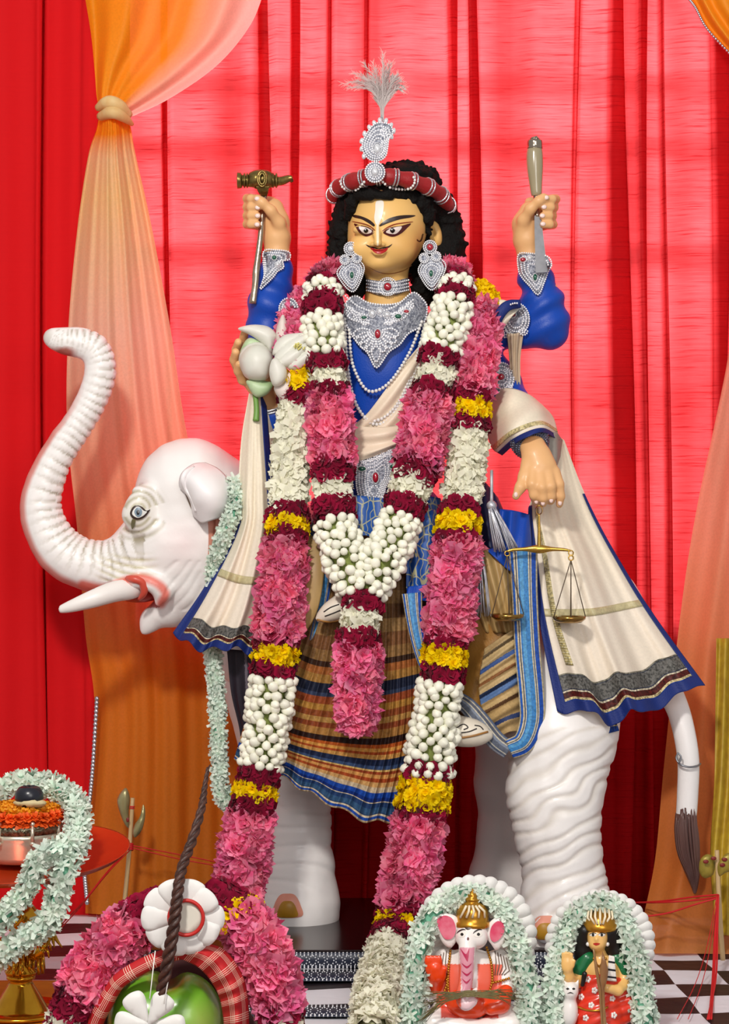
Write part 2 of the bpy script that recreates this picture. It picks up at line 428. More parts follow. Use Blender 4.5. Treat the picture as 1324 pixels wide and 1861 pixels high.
def beads(mb, pts, proj, r=3.0, gap=None, closed=False, off=.002, seg=6, ring=4):
    """row of small beads along a pixel path, lying on a surface (r in px)"""
    q = spline(pts, 240, closed)
    if closed: q = np.vstack([q, q[:1]])
    L = np.concatenate([[0], np.cumsum(np.hypot(np.diff(q[:, 0]), np.diff(q[:, 1])))]); gap = gap or 2*r
    for t in np.linspace(0, L[-1], max(2, int(L[-1]/gap)+1))[: None if not closed else -1]:
        mb.ball(proj(np.interp(t, L, q[:, 0]), np.interp(t, L, q[:, 1]), off), r/1000, seg, ring)
    return mb
# ================================================================ SETTING
ZT = 0.775                                       # table height
m_wall = mat('plaster_wall', 'd9cfc4', .9, noise=.2, nscale=6)
def box_obj(name, lo, hi, m, parent=None, kind=None):
    lo = Vector(lo); hi = Vector(hi); return MB().box((lo+hi)/2, hi-lo).build(name, m, parent, smooth=False, kind=kind)
box_obj('floor', (-3, -6, -.05), (3, .9, 0), mat('floor_tiles', '8d7c70', .5, noise=.3), kind='structure')
WX0, WX1, WZ0, WZ1 = -.50, .755, 1.34, 2.72       # window opening in the wall behind the curtain
wall = MB()
for lo, hi in (((-3, .40, 0), (WX0, .55, 3.4)), ((WX1, .40, 0), (3, .55, 3.4)), ((WX0, .40, 0), (WX1, .55, WZ0)), ((WX0, .40, WZ1), (WX1, .55, 3.4))):
    wall.box((Vector(lo)+Vector(hi))/2, Vector(hi)-Vector(lo))
wall.build('wall_back', m_wall, smooth=False, kind='structure')
win = thing('window_1', 'wooden framed window glowing behind the red curtain', 'window', (.1, .52, WZ0)); win['kind'] = 'structure'
m_frame = mat('window_paint', 'e8e2d8', .5)
for x in (WX0+.02, WX1-.02): box_obj('frame_side', (x-.02, .405, WZ0), (x+.02, .45, WZ1), m_frame, win)
for z in (WZ0+.02, WZ1-.02): box_obj('frame_rail', (WX0+.04, .405, z-.02), (WX1-.04, .45, z+.02), m_frame, win)
for x in (-.24, .02, .27, .50): box_obj('mullion', (x-.011, .405, WZ0+.04), (x+.011, .44, WZ1-.04), m_frame, win)
for z in (2.09, 2.29, 2.41): box_obj('glazing_bar', (WX0+.04, .408, z-.008), (WX1-.04, .437, z+.008), m_frame, win)
# ---- red curtains: thin translucent cotton with slubs
def cloth_thin(name, front, through, tmix, slub=.5):
    m = bpy.data.materials.new(name); m.use_nodes = True; nt = NT(m); b = nt.n['Principled BSDF']; b.inputs['Roughness'].default_value = .8; b.inputs['Specular IOR Level'].default_value = .15
    tc = nt.add('ShaderNodeTexCoord')
    def nz(scale, st, det=3):
        mp = nt.add('ShaderNodeMapping'); mp.inputs['Scale'].default_value = st; nt.link(tc.outputs['Object'], mp.inputs[0])
        n = nt.add('ShaderNodeTexNoise'); n.inputs['Scale'].default_value = scale; n.inputs['Detail'].default_value = det; nt.link(mp.outputs[0], n.inputs[0]); return n.outputs['Fac']
    a = nz(30, (.45, .5, 11), 4); r1 = ramp(nt, [(.30, (1-slub, 1-slub*1.5, 1-slub*1.45, 1)), (.42, (.92, .82, .82, 1)), (.55, (1, .95, .95, 1)), (.72, (1.0, 1.15, 1.12, 1))]); nt.link(a, r1.inputs[0])
    c = nz(5, (1, 1, 1.3), 5); r2 = ramp(nt, [(.32, (.7, .55, .55, 1)), (.68, (1, 1.1, 1.1, 1))]); nt.link(c, r2.inputs[0])
    mx = nt.add('ShaderNodeMix', data_type='RGBA', blend_type='MULTIPLY'); mx.inputs['Factor'].default_value = 1; nt.link(r1.outputs[0], mx.inputs['A']); nt.link(r2.outputs[0], mx.inputs['B'])
    m2 = nt.add('ShaderNodeMix', data_type='RGBA', blend_type='MULTIPLY'); m2.inputs['Factor'].default_value = 1; m2.inputs['A'].default_value = srgb(through); nt.link(mx.outputs['Result'], m2.inputs['B'])
    b.inputs['Base Color'].default_value = srgb(front)
    tr = nt.add('ShaderNodeBsdfTranslucent'); nt.link(m2.outputs['Result'], tr.inputs[0])
    ms = nt.add('ShaderNodeMixShader'); ms.inputs[0].default_value = tmix; nt.link(b.outputs[0], ms.inputs[1]); nt.link(tr.outputs[0], ms.inputs[2]); nt.link(ms.outputs[0], nt.n['Material Output'].inputs[0])
    return m
m_red = cloth_thin('red_cotton', 'c80d18', 'f1545a', .5)
m_redthick = cloth_thin('red_heavy_cotton', 'd8131a', 'd81c20', .12, .2)
def curtain(name, label, px0, px1, y0, folds, m, ztop=2.75, zbot=.03, seed=1, amp=.010, lean=0):
    rnd = random.Random(seed); pts = []; x = px0; folds = sorted(folds)
    ph = [rnd.uniform(0, 6.28) for _ in range(4)]
    def wave(x): return amp*(math.sin(x/47+ph[0])+.6*math.sin(x/23+ph[1])+.35*math.sin(x/11.3+ph[2]))
    while x < px1:
        if folds and x >= folds[0][0]:
            f, w = folds.pop(0)
            for k in range(7): pts.append((f+w*k/6, y0-.012-.006*math.sin(PI*k/6), f, w))
            for k in range(1, 7): pts.append((f+w-w*k/6, y0+.004, f, w))
            for k in range(1, 7): pts.append((f+w*k/6, y0+.016+.006*math.sin(PI*k/6), f, w))
            x = f+w+4
        else: pts.append((x, y0+wave(x), x, 0)); x += 5
    n = len(pts); nz = 46; W = np.zeros((nz, n, 3)); s0 = (CAM_D+y0)/CAM_D
    for i in range(nz):
        z = ztop+(zbot-ztop)*i/(nz-1); q = i/(nz-1)
        for j, (a, y, f0, fw) in enumerate(pts):
            a = f0+(a-f0)*(1+.35*math.sin(q*7+f0*.05)) if fw else a
            dx = .016*math.sin(q*3.4+f0/170+ph[3])*q+.005*math.sin(q*8+f0/70)
            W[i, j] = ((a-662)/1000*s0+dx+lean*q, y+.010*math.sin(q*5+a/90+ph[0])*q, z)
    U, V = np.meshgrid(np.linspace(0, 1, n), np.linspace(0, 1, nz))
    o = grid_obj(name, W, U, V, m, None, 0); tag(o, label, 'curtain'); return o
curtain('curtain', 'backlit red curtain panel behind the hammer hand and the feather plume', 120, 872, .33, [(300, 10), (464, 28), (524, 12), (594, 9), (664, 6), (814, 20), (850, 20)], m_red, seed=3)
curtain('curtain', 'backlit red curtain panel behind the hand that lifts the chisel', 858, 1760, .318, [(1044, 8), (1108, 34), (1165, 12), (1205, 6), (1286, 34)], m_red, seed=8)
curtain('curtain', 'plain deep red opaque curtain beside the knotted orange drape', -520, 242, .25, [(60, 16), (148, 30)], m_redthick, seed=5, amp=.014)
# ---- sheer drapes, colour changing along the cloth
m_drape = uvmat('sheer_orange_peach_drape', [(0, 'f2a012'), (.13, 'f59c14'), (.2, 'f2d9a0'), (.26, 'f3dc9a'), (.4, 'f6d2b4'), (.55, 'f7b590'), (.64, 'f29a5a'), (.74, 'f0841f'), (1, 'e07f22')], 'V', 'LINEAR', .6, weave=.06, transl=.35, alpha=.86)
m_drape2 = uvmat('sheer_drape_hem', [(0, 'f6a81c'), (.62, 'f3a11a'), (.8, 'f2c9ae'), (1, 'f4d9d2')], 'U', 'LINEAR', .6, weave=.06, transl=.35, alpha=.88)
dr = thing('sheer_drape', 'orange to peach sheer drape knotted high beside the elephant trunk', 'drape', P(200, 1640, .2))
def pl(a, f, ph=0.0, g=.35): return lambda U, V: a*(np.sin(U*f+ph+1.5*np.sin(V*3))+g*np.sin(U*f*2.3+ph*2))
Surf([[(150, -30, .2), (255, -30, .17), (370, -30, .2), (485, -30, .19)], [(165, 60, .2), (240, 60, .17), (340, 70, .2), (455, 45, .19)], [(172, 130, .2), (215, 125, .16), (290, 128, .19), (395, 118, .19)],
      [(176, 178, .19), (200, 172, .15), (245, 172, .17), (310, 178, .18)], [(182, 198, .18), (200, 196, .15), (218, 200, .15), (236, 214, .17)]],
     lambda U, V: .022*(1-.7*V)*(np.sin(U*15+2*V+1.2*np.sin(U*6))+.25*np.sin(U*37+V))).patch('upper_swag', m_drape2, dr, nu=150, nv=50, thick=0)
Surf([[(180, 196, .17), (200, 192, .14), (222, 200, .17)], [(176, 232, .17), (204, 230, .135), (236, 226, .17)], [(160, 285, .18), (205, 290, .14), (246, 280, .17)], [(140, 420, .19), (212, 420, .15), (275, 410, .18)],
      [(124, 600, .19), (220, 600, .16), (310, 600, .19)], [(122, 780, .19), (235, 780, .16), (338, 780, .19)], [(140, 960, .19), (260, 960, .17), (380, 960, .2)], [(155, 1150, .19), (290, 1150, .18), (430, 1150, .21)],
      [(172, 1290, .19), (300, 1300, .18), (440, 1300, .21)], [(160, 1500, .19), (300, 1500, .18), (440, 1500, .21)], [(155, 1660, .19), (300, 1668, .17), (440, 1650, .2)]],
     lambda U, V: .017*np.minimum(1, .25+V*2)*(np.sin(U*10+1.2*V+1.4*np.sin(U*5+V))+.33*np.sin(U*27+3*V)+.12*np.sin(U*61))).patch('hanging_fall', m_drape, dr, nu=150, nv=150, thick=0)
mbk = MB()
ptube(mbk, [(178, 196, .15, 7), (196, 186, .125, 12), (216, 192, .125, 12), (234, 210, .15, 8)], 10, 20)
ptube(mbk, [(182, 212, .15, 8), (205, 204, .12, 12), (226, 214, .135, 9), (240, 226, .16, 4)], 10, 20); mbk.build('knot', mat('drape_knot', 'f2d79c', .6, noise=.4, nscale=40, col2='e8a63e', transl=.3), dr)
tr = MB(); q = spline([(176, 1270, .165), (168, 1400, .165), (158, 1500, .165), (152, 1560, .165), (158, 1640, .16)], 70)
for a in q: tr.ball(P(*a), .004, 6, 4, (1.2, .6, 1.3))
tr.build('silver_edging', mat('silver_lace', 'c9c9d2', .28, .85), dr, kind='stuff')
m_drape3 = uvmat('sheer_peach_drape', [(0, 'f0b49c'), (.35, 'f2a383'), (.6, 'ec8c4c'), (.8, 'd97b34'), (1, 'cf8448')], 'V', 'LINEAR', .6, weave=.06, transl=.35, alpha=.88)
dr2 = thing('sheer_drape', 'peach sheer drape falling straight behind the brown tail tuft', 'drape', P(1250, 1735, -.1))
Surf([[(1330, 560, .1), (1370, 560, .1), (1420, 560, .1)], [(1322, 650, .1), (1360, 650, .08), (1420, 650, .1)], [(1296, 780, .1), (1350, 780, .08), (1420, 780, .1)], [(1268, 910, .1), (1335, 920, .08), (1415, 920, .1)], [(1246, 1040, .08), (1320, 1060, .06), (1410, 1060, .08)], [(1226, 1200, .06), (1300, 1230, .03), (1400, 1230, .06)],
      [(1205, 1400, 0), (1290, 1420, -.03), (1395, 1420, 0)], [(1190, 1560, -.06), (1270, 1570, -.09), (1390, 1580, -.06)], [(1166, 1680, -.12), (1250, 1690, -.14), (1390, 1690, -.12)], [(1160, 1733, -.15), (1250, 1733, -.16), (1390, 1735, -.15)]],
     lambda U, V: .010*(np.sin(U*9+2*V)+.3*np.sin(U*23+4*V))).patch('hanging_fall', m_drape3, dr2, nu=110, nv=110, thick=0)
Surf([[(1302, 1160, -.02), (1350, 1160, -.02)], [(1298, 1400, -.07), (1350, 1400, -.07)], [(1290, 1560, -.14), (1345, 1560, -.14)], [(1300, 1700, -.19), (1345, 1700, -.19)]], lambda U, V: .008*np.sin(U*14+V*4)).patch('gold_border', mat('drape_gold_border', 'c9a830', .5, noise=.5, nscale=60, col2='a3781f', transl=.2), dr2, nu=40, nv=50, thick=.001)
dr3 = thing('sheer_drape', 'orange swag of sheer cloth in the top corner above the peach drape', 'drape', P(1300, 40, .2))
Surf([[(1240, -30, .2), (1300, -30, .17), (1420, -30, .2)], [(1262, 10, .2), (1310, 5, .17), (1420, 0, .2)], [(1284, 50, .2), (1330, 40, .17), (1420, 40, .2)], [(1326, 98, .2), (1360, 90, .17), (1420, 90, .2)]], lambda U, V: .01*np.sin(U*20)).patch('swag', mat('drape_orange', 'f2a015', .6, transl=.3), dr3, nu=60, nv=30, thick=0)
tr = MB()
for a in spline([(1242, -12, .195), (1262, 12, .19), (1284, 52, .19), (1328, 100, .19)], 36): tr.ball(P(*a), .003, 6, 4)
tr.build('silver_edging', MATS['silver_lace'], dr3, kind='stuff')
# ---- table, cloth, plinth
tb = thing('altar_table', 'altar table under a black and white checked cloth', 'table', (0, -.2, 0))
m_wood = mat('dark_wood', '2a1714', .35, noise=.4, nscale=12, stretch=(1, 6, 6))
box_obj('table_top', (-1.1, -.85, ZT-.05), (1.1, .22, ZT-.004), m_wood, tb)
for x in (-1.0, 1.0):
    for y in (-.77, .14): box_obj('leg', (x-.035, y-.035, 0), (x+.035, y+.035, ZT-.05), m_wood, tb)
def checker():
    m = bpy.data.materials.new('checked_cloth'); m.use_nodes = True; nt = NT(m); b = nt.n['Principled BSDF']; b.inputs['Roughness'].default_value = .45
    tc = nt.add('ShaderNodeTexCoord'); mp = nt.add('ShaderNodeMapping'); mp.inputs['Scale'].default_value = (1/.088, 1/.10, .001); mp.inputs['Location'].default_value = (.47, .3, .25); mp.inputs['Rotation'].default_value = (0, 0, -.06)
    nt.link(tc.outputs['Object'], mp.inputs[0]); ck = nt.add('ShaderNodeTexChecker'); ck.inputs['Scale'].default_value = 1; ck.inputs[1].default_value = srgb('1b161b'); ck.inputs[2].default_value = srgb('e4e2ea'); nt.link(mp.outputs[0], ck.inputs[0])
    n = nt.add('ShaderNodeTexNoise'); n.inputs['Scale'].default_value = 25; nt.link(tc.outputs['Object'], n.inputs[0]); bp = nt.add('ShaderNodeBump'); bp.inputs['Strength'].default_value = .25; bp.inputs['Distance'].default_value = .01
    nt.link(n.outputs['Fac'], bp.inputs['Height']); nt.link(bp.outputs[0], b.inputs['Normal']); nt.link(ck.outputs['Color'], b.inputs['Base Color']); return m
def sheet_xy(name, x0, x1, y0, y1, z, m, parent=None, nx=60, ny=40, amp=.0015, drop=0):
    X, Y = np.meshgrid(np.linspace(x0, x1, nx), np.linspace(y0, y1, ny)); Z = z+amp*(np.sin(X*23+Y*11)+np.sin(X*9-Y*31))
    W = np.stack([X, Y, Z], -1)
    if drop:
        e = W[:1].copy(); rows = [np.stack([e[0, :, 0], e[0, :, 1]-.004-.003*np.sin(e[0, :, 0]*40), e[0, :, 2]-drop*k/6], -1) for k in range(6, 0, -1)]; W = np.concatenate([np.array(rows), W])
    U, V = np.meshgrid(np.linspace(0, 1, W.shape[1]), np.linspace(0, 1, W.shape[0]))
    return grid_obj(name, W, U, V, m, parent, .0015)
o = sheet_xy('checked_cloth', -1.12, 1.12, -.856, .215, ZT, checker(), drop=.2); tag(o, 'black and white checked cloth spread over the altar table', 'tablecloth')
ZP = 1.55-.7395
pl_ = thing('plinth', 'low black plinth under the white elephant with a silver lace front', 'plinth', (0, -.05, ZT))
box_obj('slab', (-.42, -.277, ZT+.003), (.42, .215, ZP-.003), mat('black_riser', '15090b', .5), pl_)
box_obj('top_sheet', (-.43, -.283, ZP-.003), (.43, .217, ZP), mat('black_gloss_sheet', '1d0b0d', .22, noise=.2, nscale=30), pl_)
m_silver = mat('bright_silver_thread', 'eceef4', .22, .35); m_lacebase = mat('lace_ground', '23283c', .5)
def lace(name, parent, x0, x1, f, wid, label=None):
    """silver ribbon: ground strip, bead rows, ring scrolls; f(x, w) -> point, w 0..1 across"""
    xs = np.linspace(x0, x1, 60); W = np.array([[f(x, w) for x in xs] for w in (0, 1)]); U, V = np.meshgrid(np.linspace(0, 1, 60), [0, 1])
    root = parent
    b = grid_obj('ribbon', W, U, V, m_lacebase, root, .001)
    mb = MB(); n = int((x1-x0)/.0065)
    for w in (.03, .16, .88, .98):
        for i in range(n):
            mb.ball(f(x0+(x1-x0)*(i+.5)/n, w), .0017 if w != .5 else .0021, 5, 4)
    for i in range(int((x1-x0)/.015)):
        c = x0+.015*(i+.5)
        for k in range(9): a = 2*PI*k/9; mb.ball(f(c+.0058*math.cos(a), .52+.3*math.sin(a)), .0015, 5, 3)
    mb.build('beadwork', m_silver, root, kind='stuff')
lace('front_lace', pl_, -.425, .425, lambda x, w: Vector((x, -.2855, ZP-.004-.026*w)), .03)
for y0, y1, lb, x0, x1 in ((-.30, -.39, 'silver lace ribbon lying flat just below the plinth front', -.36, .38), (-.57, -.645, 'silver lace ribbon lying nearest the table edge', -.34, .3)):
    r = thing('lace_ribbon', lb, 'ribbon', (0, (y0+y1)/2, ZT+.004)); lace('lace', r, x0, x1, lambda x, w, y0=y0, y1=y1: Vector((x, y0+(y1-y0)*w, ZT+.0062)), .05)
o = sheet_xy('altar_cloth', -.80, -.42, -.84, -.40, ZT+.006, mat('orange_cloth', 'd8871c', .6, noise=.5, nscale=18, col2='b8640f', transl=.1), None, 40, 30, .001); tag(o, 'orange cloth under the gilded pedestal lamp stand', 'cloth')
box_obj('step', (-1.0, -1.35, 0), (1.0, -.865, .55), mat('step_cloth', '7a1418', .7), kind=None); tag(bpy.data.objects['step'], 'low red step in front of the altar table', 'step')
# ================================================================ ELEPHANT
el = thing('elephant_statue', 'white painted elephant statue with raised trunk standing on the black plinth', 'elephant', P(760, 1690, 0))
S = SDF((-.68, -.34, ZP-.01), (.66, .27, 1.92), .0034)
TR = [(300, 985, -.03, 78), (255, 1012, -.03, 58), (205, 1030, -.03, 45), (155, 1026, -.03, 42), (112, 1003, -.03, 40), (84, 962, -.03, 36), (74, 915, -.03, 33), (88, 862, -.03, 29), (112, 815, -.03, 25.5), (135, 782, -.03, 24), (158, 745, -.03, 24), (176, 705, -.03, 24), (183, 668, -.03, 24), (174, 637, -.03, 23), (152, 624, -.03, 22), (126, 621, -.03, 20), (104, 617, -.03, 15), (93, 612, -.03, 10)]
# trunk-side body first: barrel, rump, shoulders, then the head
S.ell(740, 1120, .05, 360, 205, .155)
S.ell(1035, 1165, .0, 150, 165, .175, .05)
S.ell(470, 1060, .03, 130, 190, .15, .05)
S.chain([(560, 1230, 0, 86), (548, 1420, 0, 52), (545, 1500, 0, 53), (541, 1580, 0, 63), (539, 1640, 0, 74), (538, 1664, 0, 75)], .02)
S.chain([(480, 1230, .14, 80), (505, 1420, .14, 52), (500, 1560, .14, 58), (500, 1622, .14, 68)], .02)
S.chain([(1030, 1240, -.13, 112), (1020, 1340, -.17, 94), (1008, 1440, -.19, 82), (1012, 1510, -.2, 72), (1022, 1570, -.2, 66), (1027, 1640, -.2, 75), (1028, 1700, -.2, 82)], .03)
S.ell(955, 1455, -.2, 26, 26, .05, .02)
S.chain([(960, 1250, .12, 110), (925, 1420, .15, 58), (925, 1520, .15, 52), (915, 1600, .15, 58), (912, 1625, .15, 60)], .03)
S.ell(343, 893, -.02, 97, 97, .098, .03)
S.ell(322, 985, -.02, 100, 100, .092, .03)
S.ell(385, 960, .0, 80, 110, .10, .04)
S.ell(335, 1052, -.02, 62, 62, .062, .03)
S.ell(420, 1000, .03, 90, 150, .12, .05)
S.chain([(345, 1075, -.02, 52), (306, 1106, -.02, 30), (279, 1118, -.02, 16), (270, 1134, -.02, 8), (263, 1147, -.02, 3)], .025)
S.chain([(258, 900, -.10, 20), (250, 935, -.095, 24), (262, 960, -.09, 20)], .02)
S.chain(TR, .012, 60)
S.chain([(216, 1058, -.085, 14), (250, 1052, -.095, 13), (282, 1062, -.095, 12), (296, 1078, -.09, 11), (288, 1096, -.085, 7)], .018)        # lip rim
S.chain([(216, 1058, .03, 14), (250, 1052, .04, 13), (282, 1062, .04, 12), (292, 1082, .03, 11)], .018)
S.chain([(205, 1100, -.03, 30), (235, 1094, -.03, 25), (258, 1087, -.03, 17), (280, 1080, -.03, 9)], .01, None, True, .42)       # mouth opening
S.ell(522, 1650, -.068, 19, 24, .012, .006)
for px, py in ((990, 1690), (1052, 1692)): S.ell(px, py, -.272, 22, 26, .014, .006)
V, F = S.mesh(); V = relax(V, F, 2); N = vnormals(V, F); X, Y = pix(V)
def groove(x, w): return np.maximum(0, 1-np.abs(((x+.5) % 1)-.5)/w)
rr = np.random.RandomState(3)
nz = lambda a, b: wob(X, Y, (a+b)*.5)
t, d, side = seg_t(X, Y, TR[1:])
D = np.zeros(len(V)); trunk = (d < 50) & (X < 262) & (Y > 598) & (Y < 1092) & (np.abs(V[:, 1]+.03) < .08)
inner = np.clip(.55+side/60, .0, 1)
D -= np.where(trunk & (t < .93), .0030*groove(t*44+.14*nz(.08, .05), .28)*inner*np.clip((.95-t)*12, 0, 1), 0)
hl = (V[:, 1] < -.06) & (X > 905) & (Y > 1320) & (Y < 1690)
D -= np.where(hl, .0030*groove((Y+.68*X+9*nz(.02, .014)+5*nz(.09, .05))/31, .26)*np.clip((Y-1320)/60, 0, 1)*np.clip((1690-Y)/70, 0, 1), 0)
fl = (X > 460) & (X < 620) & (Y > 1440) & (Y < 1640) & (V[:, 1] < .08)
D -= np.where(fl, .0026*groove((Y-.25*X+9*nz(.03, .02))/37, .2)*np.clip((1640-Y)/60, 0, 1), 0)
eyed = np.hypot((X-250)/1.0, (Y-931)*1.0)
ring = (X < 330) & (Y > 860) & (Y < 1010) & (V[:, 1] < -.06)
D -= np.where(ring & (eyed > 27) & (eyed < 58) & (np.abs(Y-931) > .35*np.abs(X-250)), .0022*groove((eyed+2.0*nz(.1, .1))/12.5, .3)*np.clip(1.25-(eyed-27)/39, 0, 1)*(np.abs(Y-931) > 8), 0)
lipw = np.clip((X-165)/35, 0, 1)*np.clip((292-X)/35, 0, 1)*np.clip((Y-1002)/14, 0, 1)*(Y < 1056)*(V[:, 1] < -.05)
D -= lipw*.0022*groove((Y+.003*(X-205)**2-.35*X)/13, .3)
jaw = (X > 300) & (X < 365) & (Y > 1020) & (Y < 1110) & (V[:, 1] < -.04)
D -= np.where(jaw, .002*groove((Y*.6+X*.8+6*nz(.05, .04))/17, .25), 0)
D += .0004*nz(.06, .05)+.0003*nz(.17, .15)
V = V+N*D[:, None]
C = np.empty((len(V), 3)); base = np.array(srgb('f4f0ee')[:3]); C[:] = base
def blend(mask, col, w=1.0):
    c = np.array(srgb(col)[:3]); m = (np.clip(mask, 0, 1)*w)[:, None]; C[:] = C*(1-m)+c*m
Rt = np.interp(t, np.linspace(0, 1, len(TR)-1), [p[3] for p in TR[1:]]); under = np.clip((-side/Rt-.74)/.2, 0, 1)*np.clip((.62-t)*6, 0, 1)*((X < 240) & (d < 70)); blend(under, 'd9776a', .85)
tipb = np.clip(1-np.hypot((X-116)/1.7, Y-642)/16, 0, 1)*1.8*(Y > 630); blend(tipb, 'a83a22', .9)
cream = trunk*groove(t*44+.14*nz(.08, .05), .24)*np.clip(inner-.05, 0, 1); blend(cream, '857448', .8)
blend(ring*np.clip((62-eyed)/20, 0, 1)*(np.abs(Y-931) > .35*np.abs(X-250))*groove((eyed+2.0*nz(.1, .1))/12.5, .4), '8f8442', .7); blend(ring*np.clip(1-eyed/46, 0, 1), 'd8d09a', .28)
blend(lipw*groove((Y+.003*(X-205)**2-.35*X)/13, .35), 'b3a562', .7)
rim = np.minimum(seg_t(X, Y, [(150, 1062), (190, 1070), (215, 1060), (250, 1050), (282, 1058), (300, 1078), (292, 1098)])[1], 99)
blend(np.clip(1.5-rim/8, 0, 1)*(Y > 1035)*(X > 140)*(X < 312), 'e2624f', .9)
mouth = (Y > 1058)*(Y < 1105)*(X > 205)*(X < 290)*(V[:, 1] > -.088)*(rim > 4); blend(mouth*1.0, 'b8221c', .9)
blend(np.clip(1-np.hypot((X-335)/60, (Y-990)/60), 0, 1), 'f6c9cc', .35); blend(np.clip(1-np.hypot((X-420)/60, (Y-830)/40), 0, 1), 'f2b6b0', .55)
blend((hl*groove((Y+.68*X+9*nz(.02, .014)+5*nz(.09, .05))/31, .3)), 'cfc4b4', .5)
m_eleph = mat('elephant_paint', 'f4f0ee', .42, vcol=True, bump=.12, bscale=90, coat=.15)
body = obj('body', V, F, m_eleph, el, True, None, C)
prE = caster([body], -.1)
for cx, cy, w, h in ((522, 1666, 25, 42), (992, 1706, 30, 42)):
    arch = lambda k, d: [(cx-w*k, cy), (cx-w*k*.96, cy-h*k*.5), (cx-w*k*.55, cy-h*k*.93), (cx, cy-h*k), (cx+w*k*.55, cy-h*k*.93), (cx+w*k*.96, cy-h*k*.5), (cx+w*k, cy)]
    o1 = decal('toenail', arch(1, 0), prE, mat('nail_pink', 'e59a84', .4), el, .001, True, 6, dome=.003); o2 = decal('nail_bed', arch(.68, 0), prE, mat('nail_ochre', 'b07f1c', .45), o1, .004, True, 5, dome=.002); o2.matrix_parent_inverse = Matrix.Identity(4)
# tusk, eye, ear, tail
mb = MB(); ptube(mb, [(258, 1062, -.06, 17), (236, 1070, -.085, 19.5), (205, 1076, -.105, 19), (170, 1088, -.12, 16.5), (135, 1100, -.125, 12), (112, 1107, -.125, 7.5), (107, 1108, -.125, 3)], 16, 30)
mb.build('tusk', mat('tusk_ivory', 'f3eeea', .35, noise=.1, nscale=20), el)
mb = MB(); ptube(mb, [(226, 1050, -.09, 4), (240, 1052, -.108, 7), (258, 1058, -.106, 8), (262, 1076, -.1, 7), (252, 1090, -.09, 3)], 8, 18); mb.build('gum', mat('gum_red', 'd0503f', .35), el); MB().ball(P(252, 1078, -.035), 1, 16, 10, (.042, .038, .017)).build('mouth_lining', mat('mouth_red', 'b02a22', .4), el)
E_ = lambda name, pts, c, off, r=.3, step=4: decal(name, pts, prE, mat('paint_'+c, c, r), el, off, True, step)
eye = E_('eye', [(236, 934), (240, 923), (248, 918), (258, 921), (266, 928), (273, 926), (265, 938), (254, 944), (243, 943)], '3a2a24', .003)
def sub(o, par): o.parent = par; o.matrix_parent_inverse = Matrix.Identity(4); return o
sub(E_('eye_white', [(240, 934), (244, 924), (252, 921), (261, 928), (267, 930), (259, 938), (249, 941)], 'e6e6e2', .0042, .15, 3), eye)
sub(E_('iris', [(244, 931), (247, 924), (252, 922), (257, 926), (258, 932), (255, 938), (249, 939)], '7d90a0', .0052, .12, 3), eye)
sub(E_('pupil', [(248, 930), (251, 926), (254, 930), (252, 935), (249, 935)], '0c0c10', .006, .1, 2), eye)
E_('tear_mark', [(240, 944), (246, 945), (244, 956), (240, 962), (238, 953)], '6f6a4a', .003)
m_ear = mat('ear_paint', 'f3eff0', .42, bump=.1, bscale=60)
ear = Surf([[(372, 846, -.10), (352, 848, -.125), (334, 862, -.14), (330, 880, -.128), (338, 890, -.11)], [(396, 858, -.12), (374, 862, -.15), (352, 872, -.165), (344, 888, -.15), (346, 900, -.12)], [(415, 882, -.125), (394, 890, -.165), (372, 898, -.175), (356, 908, -.16), (352, 914, -.125)],
      [(420, 912, -.12), (400, 916, -.16), (380, 920, -.168), (362, 926, -.15), (355, 932, -.12)], [(416, 940, -.11), (398, 938, -.14), (384, 942, -.15), (372, 947, -.14), (360, 938, -.115)]])
ear.patch('ear', m_ear, el, nu=30, nv=30, thick=.006)
decal('ear_shade_patch', [(330, 868), (338, 862), (346, 880), (352, 905), (358, 936), (350, 930), (340, 908), (333, 886)], plane_at(-.118), mat('ear_shade_brown', '8a7566', .6), el, 0, True, 6, dome=.004, thick=.01)  # brown patch paints in the shade inside the rolled ear edge
mb = MB(); ptube(mb, [(352, 849, -.14, 3), (338, 858, -.155, 5), (332, 872, -.158, 5), (338, 888, -.152, 4.5), (350, 908, -.155, 4), (356, 930, -.15, 3)], 8, 24); mb.build('ear_rim', m_ear, el)
Surf([[(410, 925, -.10), (392, 925, -.115), (372, 930, -.11)], [(400, 970, -.10), (388, 975, -.112), (376, 970, -.105)], [(388, 1020, -.10), (383, 1025, -.108), (376, 1020, -.10)]], lambda U, V: .004*np.sin(U*16)).patch('ear_fold', mat('ear_pink', 'd9917a', .5, noise=.4, nscale=40), el, nu=24, nv=20, thick=.003)
mb = MB(); ptube(mb, [(1150, 1180, -.02, 40), (1195, 1225, -.06, 28), (1225, 1275, -.1, 22), (1240, 1320, -.12, 20.5), (1250, 1380, -.13, 20), (1249, 1440, -.13, 19.5), (1246, 1490, -.13, 19)], 18, 40); tl = mb.build('tail', m_eleph if False else mat('tail_paint', 'f0eceb', .4, bump=.1), el)
mb = MB(); ptube(mb, [(1246, 1478, -.13, 19.5), (1246, 1510, -.13, 21.5), (1250, 1545, -.13, 21), (1257, 1580, -.13, 15), (1261, 1606, -.13, 8), (1262, 1624, -.13, 2.5)], 22, 40)
rr = np.random.RandomState(5)
